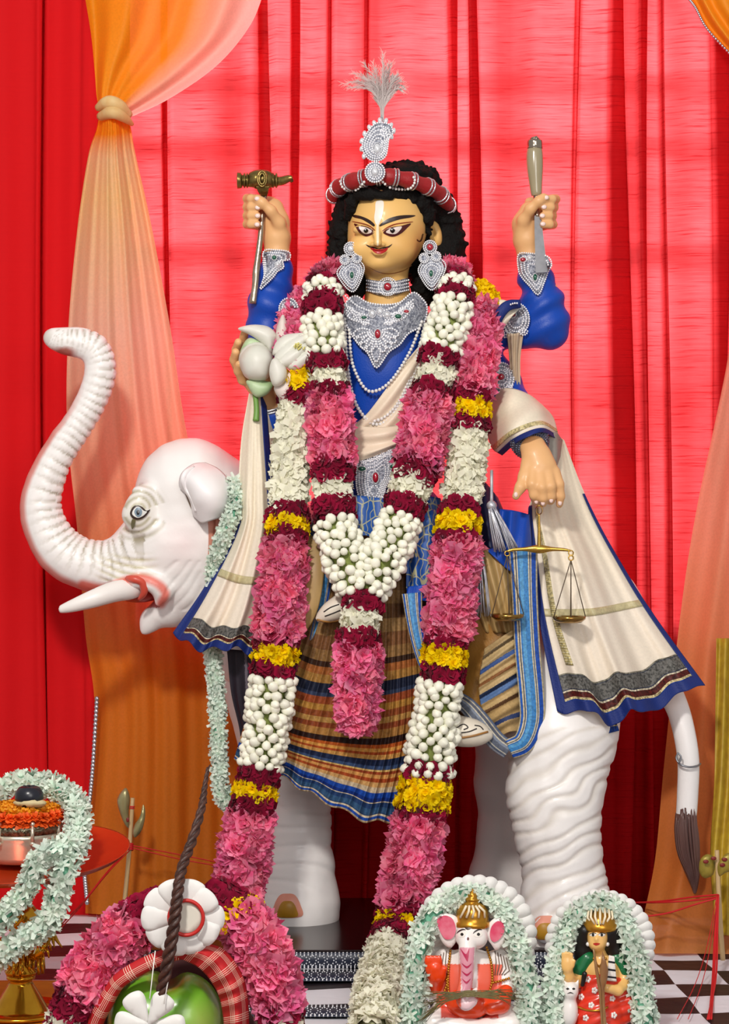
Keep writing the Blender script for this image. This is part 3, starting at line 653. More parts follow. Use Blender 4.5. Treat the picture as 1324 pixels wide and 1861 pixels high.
for k in range(26):
    a = rr.uniform(-1, 1); ph = rr.uniform(-3, 3)
    ptube(mb, [(1246+17*a+ph*.3, 1466+rr.uniform(0, 22), -.132-.018*math.sqrt(1-a*a), 1.4), (1247+20*a, 1510, -.134-.019*math.sqrt(1-a*a), 2.4), (1251+19*a, 1550, -.134-.018*math.sqrt(1-a*a), 2.4), (1259+9*a, 1590, -.132-.01, 2), (1262+2*a, 1620, -.131, 1)], 5, 12)
tuft = mb.build('tail_tuft', mat('tuft_brown', '6a4a44', .35, noise=.6, nscale=40, stretch=(1, 1, .15), col2='3c2523'), el)
mb = MB()
for k in range(24): a = 2*PI*k/24; b = 2*PI*(k+1)/24
ptube(mb, [(1228, 1376, -.13, 2), (1234, 1388, -.155, 2), (1250, 1394, -.16, 2), (1266, 1392, -.15, 2), (1272, 1388, -.13, 2)], 6, 20); ptube(mb, [(1231, 1368, -.155, 1.6), (1237, 1376, -.158, 1.6), (1233, 1386, -.158, 1.6), (1228, 1378, -.155, 1.6), (1231, 1368, -.155, 1.6)], 6, 16)
mb.build('tail_wire', mat('dull_wire', '8d8f96', .35, .7), el)
# ================================================================ DEITY
de = thing('deity_statue', 'painted four-armed deity statue in blue tunic riding the white elephant', 'statue', P(690, 1050, -.05))
S = SDF((-.262, -.29, 1.44), (.375, .07, 2.155), .0025)
# torso
S.ell(702, 610, -.04, 125, 52, .062, .04); S.ell(696, 670, -.045, 92, 110, .078, .04); S.ell(690, 800, -.04, 76, 110, .07, .04); S.ell(690, 935, -.04, 110, 75, .09, .04)
S.chain([(706, 585, -.045, 44), (704, 540, -.05, 39), (702, 480, -.055, 38)], .012)
# head: skull, jaw, chin, cheeks, nose, ears
S.ell(704, 408, -.062, 72, 82, .082, .006); S.ell(694, 448, -.078, 60, 52, .068, .02); S.ell(688, 480, -.112, 20, 13, .026, .016)
S.ell(655, 452, -.118, 20, 20, .022, .02); S.ell(728, 452, -.115, 24, 22, .024, .02)
S.chain([(683, 402, -.139, 4), (684, 424, -.150, 5.2), (686, 441, -.159, 7)], .008); S.ell(677, 445, -.148, 5.5, 4, .008, .005); S.ell(695, 445, -.148, 5.5, 4, .008, .005)
S.ell(688, 457, -.146, 14, 4, .006, .006); S.ell(688, 461.5, -.147, 10, 3.5, .006, .004)
S.ell(657, 418, -.138, 17, 9, .014, .008); S.ell(712, 418, -.138, 19, 9, .014, .008)
S.ell(789, 424, -.045, 13, 27, .016, .006, False, .25); S.ell(785, 425, -.062, 7, 16, .008, .004, True, .25); S.ell(633, 432, -.05, 7, 20, .014, .004)
# arms
S.chain([(580, 600, -.03, 40), (525, 605, -.03, 36), (484, 602, -.05, 33), (492, 540, -.06, 29), (502, 475, -.06, 22), (503, 460, -.06, 21)], .012)
S.chain([(830, 600, -.03, 40), (900, 592, -.03, 36), (998, 590, -.05, 32), (985, 540, -.055, 30), (965, 480, -.05, 23), (962, 462, -.05, 21)], .012)
S.chain([(840, 620, -.02, 38), (905, 690, -.02, 32), (930, 745, -.07, 31), (958, 795, -.16, 24), (968, 815, -.195, 22)], .012)
S.chain([(575, 630, -.01, 38), (520, 720, .0, 32), (508, 790, -.03, 30), (500, 765, -.07, 25), (490, 732, -.085, 21)], .012)
# hand that grips the hammer
S.chain([(503, 460, -.06, 21), (503, 432, -.06, 24), (500, 405, -.055, 25), (496, 380, -.05, 20)], .008)
for cy in (361, 376.5, 392, 407.5): S.chain([(494, cy+6, -.04, 9.5), (470, cy+2, -.026, 9), (453, cy, -.04, 8.6), (449, cy, -.064, 8.4), (456, cy, -.088, 8), (467, cy, -.095, 7.2)], .003)
S.chain([(512, 428, -.07, 12), (507, 405, -.082, 11), (492, 383, -.095, 9.5), (476, 368, -.1, 8.4), (468, 362, -.1, 7)], .006)
# hand that lifts the chisel
S.chain([(962, 462, -.05, 21), (957, 436, -.052, 24), (956, 408, -.05, 25), (962, 385, -.045, 19)], .008)
for cy, x in ((362, 6), (377, 3), (392.5, 0), (408, 1)): S.chain([(962, cy+6, -.035, 9.5), (984+x, cy+2, -.024, 9), (1000+x, cy, -.038, 8.6), (1003+x, cy, -.06, 8.4), (997+x, cy, -.084, 8), (986+x, cy, -.09, 7.2)], .003)
S.chain([(948, 425, -.062, 12), (951, 400, -.075, 11), (963, 380, -.088, 9.5), (979, 365, -.095, 8.4), (987, 358, -.095, 7)], .006)
# hand that dangles the scales
S.chain([(968, 812, -0.200, 22), (975, 832, -0.210, 26), (982, 852, -0.215, 28), (986, 866, -0.215, 26)], .008, None, False, 1.35)
S.chain([(958, 846, -0.215, 13), (953, 866, -0.223, 11.5), (945, 886, -0.233, 9.5), (937, 902, -0.235, 7)], .006)
for p in ([(968, 858, -0.225, 12), (967, 880, -0.237, 10.5), (970, 900, -0.235, 9), (973, 912, -0.225, 7.4)], [(981, 862, -0.227, 12), (984, 886, -0.240, 10.5), (986, 905, -0.237, 9), (986, 915, -0.225, 7.4)],
          [(995, 862, -0.225, 12), (1000, 884, -0.237, 10), (1001, 902, -0.233, 8.6), (1000, 911, -0.223, 7.2)], [(1007, 858, -0.219, 11), (1015, 880, -0.227, 9.4), (1018, 902, -0.225, 8), (1016, 917, -0.220, 6.6)]): S.chain(p, .0035)
# hand that cups the lotus
S.chain([(490, 732, -.085, 21), (482, 712, -.092, 23), (468, 694, -.09, 23), (456, 680, -.085, 18)], .008)
for p in ([(462, 680, -.08, 11), (446, 650, -.085, 10), (441, 622, -.1, 9), (444, 606, -.12, 7.5)], [(456, 684, -.08, 11), (437, 660, -.09, 10), (430, 636, -.106, 9), (433, 622, -.125, 7.5)],
          [(455, 690, -.085, 11), (435, 675, -.098, 10), (426, 654, -.115, 9), (428, 640, -.132, 7.5)], [(458, 698, -.09, 11), (441, 690, -.105, 9.5), (433, 674, -.122, 8.5), (434, 662, -.136, 7)]): S.chain(p, .0035)
S.chain([(484, 706, -.105, 11), (490, 685, -.12, 10), (488, 664, -.125, 8)], .006)
V, F = S.mesh(); V = relax(V, F, 1, .4); X, Y = pix(V); C = np.empty((len(V), 3)); C[:] = srgb('e9ba70')[:3]
hands = (Y > 560) | (X < 560) | (X > 860); C[hands] = srgb('e4b07a')[:3]
blush = np.clip(1-np.hypot((X-745)/40, (Y-445)/45), 0, 1)*.5*(~hands); C = C*(1-blush[:, None])+np.array(srgb('c98a44')[:3])*blush[:, None]
m_skin = mat('painted_skin', 'dfae68', .45, vcol=True, coat=.08, spec=.35)
dbody = obj('body', V, F, m_skin, de, True, None, C)
prD = caster([dbody], -.1)
# nails
m_nail = mat('nail_paint', 'f0d3cc', .3)
mb = MB()
for c, y, d in (((467, 361), -.106, (1, 0)), ((468, 377), -.106, (1, 0)), ((468, 392), -.106, (1, 0)), ((467, 408), -.106, (1, 0)), ((992, 359), -.102, (1, 0)), ((988, 376), -.102, (1, 0)), ((985, 392), -.102, (1, 0)), ((986, 407), -.102, (1, 0))): mb.ball(prD(c[0], c[1], .0), .0045, 8, 5, (1.15, .35, .9))
for c in ((974, 911), (986, 914), (1001, 909), (1017, 914), (937, 899)): mb.ball(prD(c[0], c[1], .0), .0042, 8, 5, (.9, .4, 1.15))
mb.build('fingernails', m_nail, de, kind='stuff')
# face paint, laid on the face
f = lambda x, y: (580+x/4.729, 280+y/4.729)
def FP(name, pts, c, off=.0006, par=None, step=2.5, rough=.35):
    o = decal(name, [f(*p) for p in pts], prD, mat('face_'+c, c, rough), de, off, True, step)
    if par: o.parent = par; o.matrix_parent_inverse = Matrix.Identity(4)
    return o
FP('eyebrow', [(272, 522), (345, 530), (425, 562), (474, 604), (466, 622), (425, 596), (365, 562), (300, 545)], '2a1410')
FP('eyebrow', [(822, 526), (700, 527), (600, 552), (528, 598), (520, 622), (590, 594), (690, 562), (790, 544)], '2a1410')
e1 = FP('eye', [(298, 598), (350, 612), (425, 630), (470, 668), (445, 695), (400, 708), (350, 684), (318, 640)], '4a0d10')
FP('eye_white', [(340, 622), (410, 634), (452, 664), (430, 682), (392, 686), (360, 664)], 'ead9d2', .0012, e1, 2); FP('iris', [(380, 658), (400, 638), (421, 658), (400, 680)], '140808', .0018, e1, 1.5); FP('glint', [(390, 650), (396, 645), (401, 650), (396, 655)], 'ffffff', .0024, e1, 1)
e2 = FP('eye', [(786, 596), (700, 617), (612, 630), (548, 672), (590, 702), (640, 710), (700, 684), (750, 640)], '4a0d10')
FP('eye_white', [(706, 622), (620, 638), (572, 668), (600, 684), (652, 687), (688, 660)], 'ead9d2', .0012, e2, 2); FP('iris', [(606, 656), (628, 634), (651, 656), (628, 680)], '140808', .0018, e2, 1.5); FP('glint', [(617, 649), (623, 644), (628, 649), (623, 654)], 'ffffff', .0024, e2, 1)
FP('eyelid_line', [(288, 578), (380, 594), (440, 618), (478, 652), (470, 656), (435, 628), (375, 604), (292, 586)], '8a3a1c'); FP('eyelid_line', [(792, 580), (660, 596), (590, 622), (542, 656), (550, 660), (598, 632), (664, 606), (790, 588)], '8a3a1c')
FP('forehead_mark', [(488, 408), (548, 404), (550, 480), (530, 560), (500, 618), (472, 560), (480, 480)], 'efe6da', .0007); FP('forehead_mark', [(490, 610), (508, 610), (512, 700), (508, 780), (494, 780), (490, 700)], 'f3e2c0', .0007)
FP('moustache', [(398, 776), (440, 792), (480, 800), (510, 812), (550, 800), (590, 792), (626, 772), (600, 802), (555, 812), (510, 818), (470, 812), (425, 800)], '2a100c', .0007)
FP('lips', [(436, 806), (470, 814), (510, 820), (560, 813), (590, 804), (570, 838), (520, 858), (475, 846)], 'b5161a', .0009); FP('lip_line', [(440, 812), (510, 834), (588, 808), (512, 828)], '5a0a0c', .0014)
FP('jaw_line', [(405, 958), (500, 1008), (600, 1026), (720, 1000), (795, 955), (722, 1006), (600, 1033), (498, 1014)], '9a5a2a', .0006); FP('sideburn_curl', [(884, 690), (896, 690), (882, 742), (862, 756), (840, 745), (840, 730), (858, 744), (872, 730)], '3a1810', .001)
# hair: dark curls around the face
S = SDF((-.085, -.17, 1.9), (.215, .08, 2.21), .003)
S.ell(713, 367, -.03, 92, 54, .096, 0); S.ell(738, 325, -.02, 58, 28, .07, .02); S.ell(718, 430, .0, 92, 80, .07, .02)
S.chain([(630, 375, -.05, 20), (622, 420, -.045, 21), (622, 465, -.045, 24), (636, 505, -.05, 24), (648, 530, -.055, 15)], .015); S.chain([(800, 370, -.04, 22), (810, 410, -.01, 26), (812, 450, -.015, 30), (792, 495, -.03, 36), (772, 528, -.045, 26)], .015)
S.chain([(765, 370, -.10, 14), (778, 395, -.088, 12), (779, 418, -.08, 7)], .006); S.chain([(638, 368, -.105, 12), (632, 395, -.09, 8)], .006)
S.ell(697, 428, -.13, 63, 68, .085, .006, True); S.ell(690, 480, -.14, 52, 90, .06, .006, True); S.ell(792, 428, -.075, 15, 27, .028, .004, True)
V, F = S.mesh(); N = vnormals(V, F); rr = np.random.RandomState(2)
for i in rr.choice(len(V), 900, replace=False):
    v = V[i]; x, y = pix(v[None])
    if v[1] < -.09 and ((x[0]-692)/62)**2+((y[0]-436)/66)**2 < 1: continue
    r = rr.uniform(.003, .0062); S.cone(v, v+rr.uniform(-.004, .004, 3), r, r*.8, .003)
for k in range(60):
    x = 636+rr.uniform(0, 132); S.cone(P(x, 352+.0012*(x-695)**2+rr.uniform(-8, 5), -.142+.000012*(x-690)**2), P(x+3, 356+.0012*(x-695)**2+rr.uniform(-6, 4), -.142+.000012*(x-690)**2), .006, .005, .003)
V, F = S.mesh(); hairo = obj('hair', V, F, mat('black_curls', '0b0807', .75, bump=.9, bscale=260, spec=.2), de)
# headband: red roll with silver bands
hb = spline([(608, 356, -.02), (616, 341, -.08), (645, 328, -.135), (680, 321, -.152), (720, 323, -.15), (760, 333, -.13), (795, 350, -.095), (813, 374, -.04), (800, 372, .03), (740, 350, .075), (670, 340, .06), (625, 348, .03)], 96, True)
hw = [Vector(w) for w in Pn(hb)]; hw.append(hw[0].copy()); hr = [.0138+.0016*math.sin(i*.9) for i in range(97)]
v, fc = tube(hw, hr, 14, False, 1.0); band = obj('headband', v, fc, mat('red_velvet', '9a0f16', .5, sheen=.05, bump=.3, bscale=300), de)
m_sil = mat('silver_braid', 'cdcfd6', .25, .75, bump=.3, bscale=500)
for i in range(1, 58, 6):
    for d in (0, 1.4):
        a, b = hw[i], hw[min(i+1, 96)]; c = a.lerp(b, d*.8); T = (hw[i+2]-hw[i-1]).normalized(); mb = MB(); n1 = T.cross(Vector((0, 0, 1))).normalized(); n2 = T.cross(n1)
        mb.tube([c+(n1*math.cos(t)+n2*math.sin(t))*.0152 for t in np.linspace(0, 2*PI, 19)], .0016, 6, False); o = mb.build('silver_band', m_sil, band); o.matrix_parent_inverse = Matrix.Identity(4)
m_pearl = mat('pearl', 'e8e6e4', .18, 0, coat=.6, subs=0)
prB = caster([band, dbody, hairo], -.15)
mb = MB(); beads(mb, [f(180, 235), f(200, 285), f(265, 318), f(330, 300), f(385, 240)], prB, 2.6, 5.2, off=.007); beads(mb, [f(545, 240), f(600, 285), f(690, 303), f(780, 295), f(820, 240), f(810, 200)], prB, 2.6, 5.2, off=.007)
o = mb.build('pearl_swag', m_pearl, band, kind='stuff'); o.matrix_parent_inverse = Matrix.Identity(4)
# ---- ornaments of silver wire and stones
m_plate = mat('silver_cloth', '6a6f80', .4, .3, noise=.7, nscale=260, col2='d8dbe6', bump=.8, bscale=420)
m_bead = mat('silver_bead', 'f4f5fa', .2, .2)
m_ruby = mat('ruby_glass', 'a5122a', .08, 0, coat=1); m_emer = mat('emerald_glass', '0e5a44', .08, 0, coat=1); m_diam = mat('clear_crystal', 'e6e8ee', .06, .35, coat=1)
GEM = {'r': m_ruby, 'g': m_emer, 'd': m_diam}
def ornament(name, pts, proj, parent=None, gems=(), rings=(1, .8, .6, .4), smooth=True, off=.004, extra=(), step=5, r=1.9, center=None, label=None):
    parent = parent or de
    o = decal(name, pts, proj, m_plate, parent, off, smooth, step, dome=.004, thick=.006, label=label)
    q = np.asarray(pts, float); c = np.array(center) if center else q.mean(0); mb = MB()
    for k in rings: beads(mb, c+(spline(q, 80, True) if smooth else q)[..., :]*k-c*k, proj, r, r*2.05, True, off+.0045*(1-k)+.0012, 5, 4)
    for e in extra: beads(mb, e, proj, r, r*2.05, False, off+.003, 5, 4)
    b = mb.build('beadwork', m_bead, o, kind='stuff'); b.matrix_parent_inverse = Matrix.Identity(4)
    for x, y, a, h, t in gems:
        g = MB().ball(proj(x, y, off+.0055), 1, 10, 6, (a/1000, .0035, h/1000)); gg = g.build('gem', GEM[t], o); gg.matrix_parent_inverse = Matrix.Identity(4)
        s = MB(); beads(s, [(x+a*1.25*math.cos(k), y+h*1.2*math.sin(k)) for k in np.linspace(0, 2*PI, 13)[:-1]], proj, 1.2, 2.6, True, off+.006, 5, 3); ss = s.build('gem_setting', m_bead, o, kind='stuff'); ss.matrix_parent_inverse = Matrix.Identity(4)
    return o
def petal(cx, cy, a, l, w): return [(cx+t*l*math.cos(a)-s*w*math.sin(a), cy+t*l*math.sin(a)+s*w*math.cos(a)) for t, s in ((0, 0), (.35, .75), (.7, .9), (1, 0), (.7, -.9), (.35, -.75))]
def scroll(cx, cy, r, n=1.6, a0=0): return [(cx+r*(1-t/n*.8)*math.cos(a0+t*2*PI), cy+r*(1-t/n*.8)*math.sin(a0+t*2*PI)) for t in np.linspace(0, n, 22)]
# crest: paisley, brooch, plume
prC = plane_at(-.150)
cr = ornament('crest', [(694, 223), (709, 228), (713, 242), (706, 254), (704, 268), (700, 284), (688, 292), (672, 290), (660, 276), (659, 258), (668, 240), (680, 226)], prC, None, [(685, 270, 6, 9, 'd')], (1, .84, .68, .5, .34), center=(684, 266), r=2.0, extra=[scroll(698, 240, 9), scroll(685, 270, 13, 1.2)])
for i, (x, y) in enumerate([(661, 284), (657, 270), (657, 256), (662, 243), (671, 232), (680, 224), (690, 219), (701, 220), (710, 228), (715, 238), (711, 248)]):
    o = MB().ball(P(x, y, -.152), 1, 8, 5, (.0042, .003, .0058), Matrix.Rotation(.4*math.sin(i), 3, 'Y')).build('crystal', m_diam, cr); o.matrix_parent_inverse = Matrix.Identity(4)
ornament('brooch', [(681+17.5*math.cos(a), 313+18*math.sin(a)) for a in np.linspace(0, 2*PI, 17)[:-1]], plane_at(-.172), None, [(681, 312, 6, 7, 'd')], (1, .72, .5), r=2.0)
MB().tube([P(684, 330, -.15), P(684, 296, -.148), P(690, 250, -.145), P(694, 205, -.142)], .003, 8).build('crest_pin', m_sil, de)
m_feather = mat('white_feather', 'f0e6e4', .6, alpha=.9, transl=.4)
pm = MB(); rr = np.random.RandomState(4)
for k in range(30):
    a = -1.0+2.0*k/29+rr.uniform(-.06, .06); L = 125*(1-.16*abs(a))*rr.uniform(.72, 1.02); d = rr.uniform(-.02, .02)
    tip = (694+L*(.74 if a < 0 else .44)*a, 218-L*(1-.40*abs(a)**1.6)); q = spline([(694+a*2, 222, -.142), (694+a*5, 190, -.142+d*.3), (694+L*.26*a, 218-L*.62, -.142+d*.6), (tip[0], tip[1], -.142+d)], 40); W = Pn(q)
    pm.tube([Vector(w) for w in W], list(np.linspace(.0014, .0004, 40)), 4)
    for b in range(46):
        i = int(10+29*b/46); T = Vector(W[min(i+1, 39)]-W[i-1]).normalized(); n_ = T.cross(Vector((0, 1, 0))).normalized()*rr.choice([-1, 1]); l = rr.uniform(.008, .017)*(1.1-.5*b/46); p = Vector(W[i])
        pm.tube([p, p+T*l*.75+n_*l*.32, p+T*l*1.15+n_*l*.62+Vector((0, rr.uniform(-.003, .003), 0))], [.0006, .0005, .0002], 3, False)
pm.build('plume', m_feather, de, kind=None)
# earrings, choker
prF = plane_at(-.105)
def earring(cx, cy, dx, y):
    pr = plane_at(y); o = ornament('earring', [(cx, cy+18), (cx+18+dx, cy+22), (cx+26+dx, cy+40), (cx+4, cy+78), (cx-22+dx, cy+48), (cx-16, cy+30)], pr, None, [(cx+2, cy+48, 3.4, 6, 'g')], (1, .82, .64, .46), False, r=1.7, center=(cx+2, cy+46))
    for x, yy, r_ in ((cx, cy, 12.5), (cx-11, cy+20, 9), (cx+11, cy+17, 9)):
        p = decal('stud', [(x+r_*math.cos(a), yy+r_*math.sin(a)) for a in np.linspace(0, 2*PI, 13)[:-1]], pr, m_plate, o, .007, True, 4, dome=.003, thick=.005); p.matrix_parent_inverse = Matrix.Identity(4)
        s = MB()
        for k in (.95, .65): beads(s, [(x+r_*k*math.cos(a), yy+r_*k*math.sin(a)) for a in np.linspace(0, 2*PI, 13)[:-1]], pr, 1.6, 3.3, True, .0105, 5, 4)
        s = s.build('stud_beads', m_bead, o, kind='stuff'); s.matrix_parent_inverse = Matrix.Identity(4)
    g = MB().ball(pr(cx, cy, .012), 1, 8, 5, (.006, .003, .006)).build('gem', m_ruby if cx > 700 else m_diam, o); g.matrix_parent_inverse = Matrix.Identity(4)
earring(637, 452, -2, -.124); earring(781, 449, 2, -.118)
S = SDF((-.26, -.205, 1.4), (.385, .085, 2.05), .0035)                     # tunic with sleeves
S.ell(702, 618, -.04, 132, 50, .068, .04); S.ell(696, 672, -.045, 97, 112, .084, .04); S.ell(690, 800, -.04, 82, 112, .076, .04); S.ell(690, 940, -.04, 118, 80, .097, .04)
S.chain([(580, 604, -.03, 44), (525, 608, -.03, 42), (486, 606, -.05, 38), (488, 560, -.058, 37), (498, 505, -.06, 30), (502, 478, -.06, 25)], .015); S.chain([(830, 604, -.03, 44), (900, 594, -.03, 38), (992, 592, -.05, 39), (984, 550, -.055, 36), (970, 500, -.052, 28), (964, 478, -.05, 25)], .015)
S.chain([(840, 625, -.02, 42), (905, 692, -.03, 37), (930, 745, -.07, 35), (957, 795, -.155, 27)], .015); S.chain([(575, 635, -.01, 42), (520, 720, .0, 36), (507, 795, -.03, 34), (498, 765, -.07, 28), (493, 750, -.08, 24)], .015)
S.ell(704, 548, -.09, 62, 55, .09, .01, True)
V, F = S.mesh(); V = relax(V, F, 2); N = vnormals(V, F); X, Y = pix(V)
D = .0016*np.sin(wob(X, Y, .03)*2.2)*((X < 545) | (X > 865)); sl = ((X < 540) & (Y < 640)) | ((X > 930) & (Y < 640))
D += np.where(sl, .0022*np.sin((Y*.8+np.abs(X-740)*.5)/6.0+wob(X, Y, .03)*1.6), 0)
V = V+N*D[:, None]
tun = obj('tunic', V, F, mat('royal_blue_silk', '0342aa', .45, sheen=.02, bump=.15, bscale=400, spec=.4), de)
prT = caster([tun, dbody], -.12)
ornament('choker', [(665, 507), (685, 510), (720, 510), (741, 505), (742, 528), (720, 536), (690, 537), (667, 530)], prT, None, [(704, 521, 7, 7, 'r')], (), False, off=.005, r=1.7, extra=[[(666, y), (690, y+4), (720, y+3.5), (742, y-1)] for y in (510, 516, 522, 528)]+[[(704+12*math.cos(a), 521+13*math.sin(a)) for a in np.linspace(0, 2*PI, 16)], [(704+17*math.cos(a), 521+16*math.sin(a)) for a in np.linspace(0, 2*PI, 16)]])
m_ = lambda pts: [(400+x/4.137, 440+y/4.137) for x, y in pts]
ex = []
for k in range(9):
    a = PI*(.06+.88*k/8); ex.append(petal(683+8*math.cos(a), 600+8*math.sin(a), a, 34 if k != 4 else 50, 8.5)+[(683+8*math.cos(a), 600+8*math.sin(a))])
for s in (-1, 1):
    for k in range(4): ex.append(scroll(684+s*(22+13*k), 583-9*k, 8, 1.7, k))
    ex.append([(684+s*10, 566), (684+s*35, 556), (684+s*60, 535)]); ex.append([(684+s*8, 575), (684+s*40, 566), (684+s*66, 545)]); ex.append([(684+s*14, 588), (684+s*46, 580), (684+s*64, 560)])
prN = lambda px, py, off=0.0: P(px, py, -.141+.030*((px-698)/72)**2+.00045*max(0, 575-py)+.00006*max(0, py-600)-off)
ornament('necklace', [(630, 548), (646, 538), (668, 550), (700, 554), (728, 549), (750, 532), (766, 542), (776, 560), (768, 590), (742, 606), (726, 626), (706, 640), (684, 668), (668, 642), (650, 624), (634, 600), (624, 572)], prN, None,
         [(686, 607, 5, 8, 'r'), (661, 577, 5, 3, 'g'), (723, 575, 6, 4, 'g'), (676, 570, 5, 6, 'd'), (690, 566, 5, 6, 'd'), (703, 572, 5, 5, 'd'), (738, 566, 5, 3, 'r')], (1,), True, off=.005, r=2.2, extra=ex, center=(692, 590))
for pth in ([(622, 560), (624, 640), (640, 720), (668, 762), (700, 757), (730, 720), (756, 650), (772, 590)], [(634, 600), (640, 660), (662, 705), (684, 710), (712, 690), (744, 640), (766, 585)], [(626, 580), (632, 670), (645, 730), (672, 768), (704, 764), (736, 715), (762, 655)]):
    mb = beads(MB(), pth, lambda x, y, o: prN(x, y, o+.004-.00004*max(0, y-640)), 3.4, 6.6, off=.006); mb.build('pearl_strand', m_pearl, de, kind='stuff')
# armbands, bracelets, belt
prA = plane_at(-.10)
ornament('armband', [(937+24*math.cos(a), 580+29*math.sin(a)) for a in np.linspace(0, 2*PI, 17)[:-1]], prT, None, [(931, 571, 5, 6, 'r')], (1, .78, .56), off=.006, extra=[scroll(917, 606, 8), scroll(950, 602, 8), [(925, 600), (934, 612), (944, 600)]])
ornament('armband', [(910+23*math.cos(a), 686+27*math.sin(a)) for a in np.linspace(0, 2*PI, 17)[:-1]], prT, None, [(910, 685, 6, 6, 'r')], (1, .75, .5), off=.006, extra=[scroll(897, 676, 9), scroll(922, 700, 9), scroll(898, 698, 8), scroll(922, 674, 8)])
ornament('armband', [(524+17*math.cos(a), 562+20*math.sin(a)) for a in np.linspace(0, 2*PI, 17)[:-1]], prT, None, [(519, 558, 4, 5, 'd')], (1, .7), off=.006)
Surf([[(922, 606, -.085), (935, 606, -.088), (950, 603, -.08)], [(926, 650, -.07), (934, 650, -.075), (944, 650, -.07)], [(930, 700, -.07), (937, 700, -.075), (944, 700, -.07)]], lambda U, V: .004*np.sin(U*16)).patch('armband_tie', mat('beige_tie', 'cdb79c', .4, stretch=(1, 1, .1), noise=.5, nscale=80), de, nu=20, nv=20)
ornament('cuff', m_([(325, 75), (420, 60), (515, 75), (520, 130), (470, 140), (475, 190), (430, 220), (400, 260), (340, 320), (300, 350), (330, 250)]), prT, None, [(498, 468, 4, 4, 'g'), (504, 481, 4, 4, 'd')], (1, .8, .6), False, off=.005, center=(488, 478))
k4 = lambda pts: [(700+x/3.678, 440+y/3.678) for x, y in pts]
ornament('cuff', k4([(888, 85), (960, 75), (1080, 95), (1110, 150), (1085, 200), (1060, 270), (1020, 350), (960, 290), (915, 240), (890, 190)]), prT, None, [(972, 504, 3.5, 6, 'g'), (950, 472, 5, 4, 'r'), (962, 469, 5, 4, 'd')], (1, .8, .6, .4), False, off=.005)
mb = MB()
for dx, r_, w in ((0, 28, 5), (-5, 30, 4), (5, 25, 4), (9, 24, 2)):
    c0 = P(964+dx*.5, 805+dx, -.185-.0008*dx); ax = (P(975, 832, -.21)-P(955, 790, -.15)).normalized(); n1 = ax.cross(Vector((0, 1, 0))).normalized(); n2 = ax.cross(n1)
    mb.tube([c0+(n1*math.cos(t)+n2*math.sin(t))*r_/1000 for t in np.linspace(0, 2*PI, 29)], w/1000, 6, False)
    for t in np.linspace(0, 2*PI, 40): mb.ball(c0+(n1*math.cos(t)+n2*math.sin(t))*(r_+w*.8)/1000, .0022, 5, 4)
mb.build('bracelet', mat('oxidised_silver', '6f7386', .28, .8, bump=.5, bscale=400), de)
mb = MB(); c0 = P(491, 738, -.085); ax = (P(489, 728, -.088)-P(497, 760, -.075)).normalized(); n1 = ax.cross(Vector((0, 1, 0))).normalized(); n2 = ax.cross(n1)
for d in (0, .005): mb.tube([c0-ax*d+(n1*math.cos(t)+n2*math.sin(t))*.024 for t in np.linspace(0, 2*PI, 29)], .0022, 6, False)
mb.build('bracelet', m_sil, de)
bl = lambda pts: [(560+x/3.678, 720+y/3.678) for x, y in pts]
ornament('belt_ornament', bl([(340, 430), (440, 400), (560, 320), (590, 400), (575, 520), (520, 600), (500, 700), (440, 810), (400, 790), (350, 710), (320, 580)]), plane_at(-.135), None, [(682, 868, 5, 9, 'r'), (657, 852, 7, 4, 'g'), (714, 848, 6, 4, 'g')], (1, .86, .72, .58, .44), True, off=.004, extra=[petal(680, 880, PI/2, 40, 14)+[(680, 880)], scroll(668, 910, 9), scroll(692, 908, 9)]+[scroll(660+12*i, 838-4*i, 6) for i in range(5)])
# sash across the chest
m_cream = mat('cream_silk', 'e9d8c0', .45, bump=.15, bscale=300, sheen=.2)
Surf([[(764, 628, -.125), (790, 650, -.10)], [(730, 668, -.142), (775, 720, -.12)], [(690, 722, -.140), (745, 775, -.135)], [(660, 758, -.13), (715, 800, -.142)], [(625, 780, -.11), (650, 835, -.13)], [(590, 790, -.08), (600, 850, -.09)]], lambda U, V: .004*np.sin(U*17+V*3)).patch('chest_sash', m_cream, de, nu=30, nv=50, thick=.002)
Surf([[(620, 772, -.12), (690, 776, -.145), (760, 768, -.13)], [(615, 800, -.125), (690, 806, -.15), (760, 790, -.135)], [(620, 838, -.125), (660, 836, -.148), (730, 806, -.14)]], lambda U, V: .004*np.sin(V*12+U*4)).patch('waist_sash', m_cream, de, nu=40, nv=24, thick=.002)
# ================================================================ CLOTHES OF THE DEITY (parts) AND SHAWL
V_STRIPES = [(0, '7a5634'), (.06, '8f6a40'), (.12, '6e4a2c'), (.18, '9a7648'), (.24, '7d5230'), (.30, '8f6a3e'), (.345, '3c2418'), (.37, 'a5622f'), (.40, 'a87b3c'), (.435, '1c2238'), (.475, '34405c'), (.49, '9a4a26'), (.52, 'b08038'), (.55, '8f4a24'), (.575, 'b58a4a'), (.60, '8d4424'), (.625, 'ad7c40'), (.66, '2f1a18'), (.685, 'b4561f'), (.70, 'd59a4a'), (.715, 'a8481e'), (.73, 'c99650'), (.75, '1e2a4a'), (.775, '3a5078'), (.79, 'd8b46a'), (.80, '9a4322'), (.812, 'd39a55'), (.825, 'a64a22'), (.84, 'cda064'), (.86, 'cbb89a'), (.885, '1a4aa8'), (.905, '0f2f7c'), (.918, 'd8c6a4'), (.925, '24406e'), (.945, '35597f'), (.965, '223c68'), (.972, 'e0cfae'), (.978, '1c4ca8'), (.992, 'd0b88e')]
m_dhoti = uvmat('striped_dhoti_silk', V_STRIPES, 'V', 'CONSTANT', .55, weave=.3)
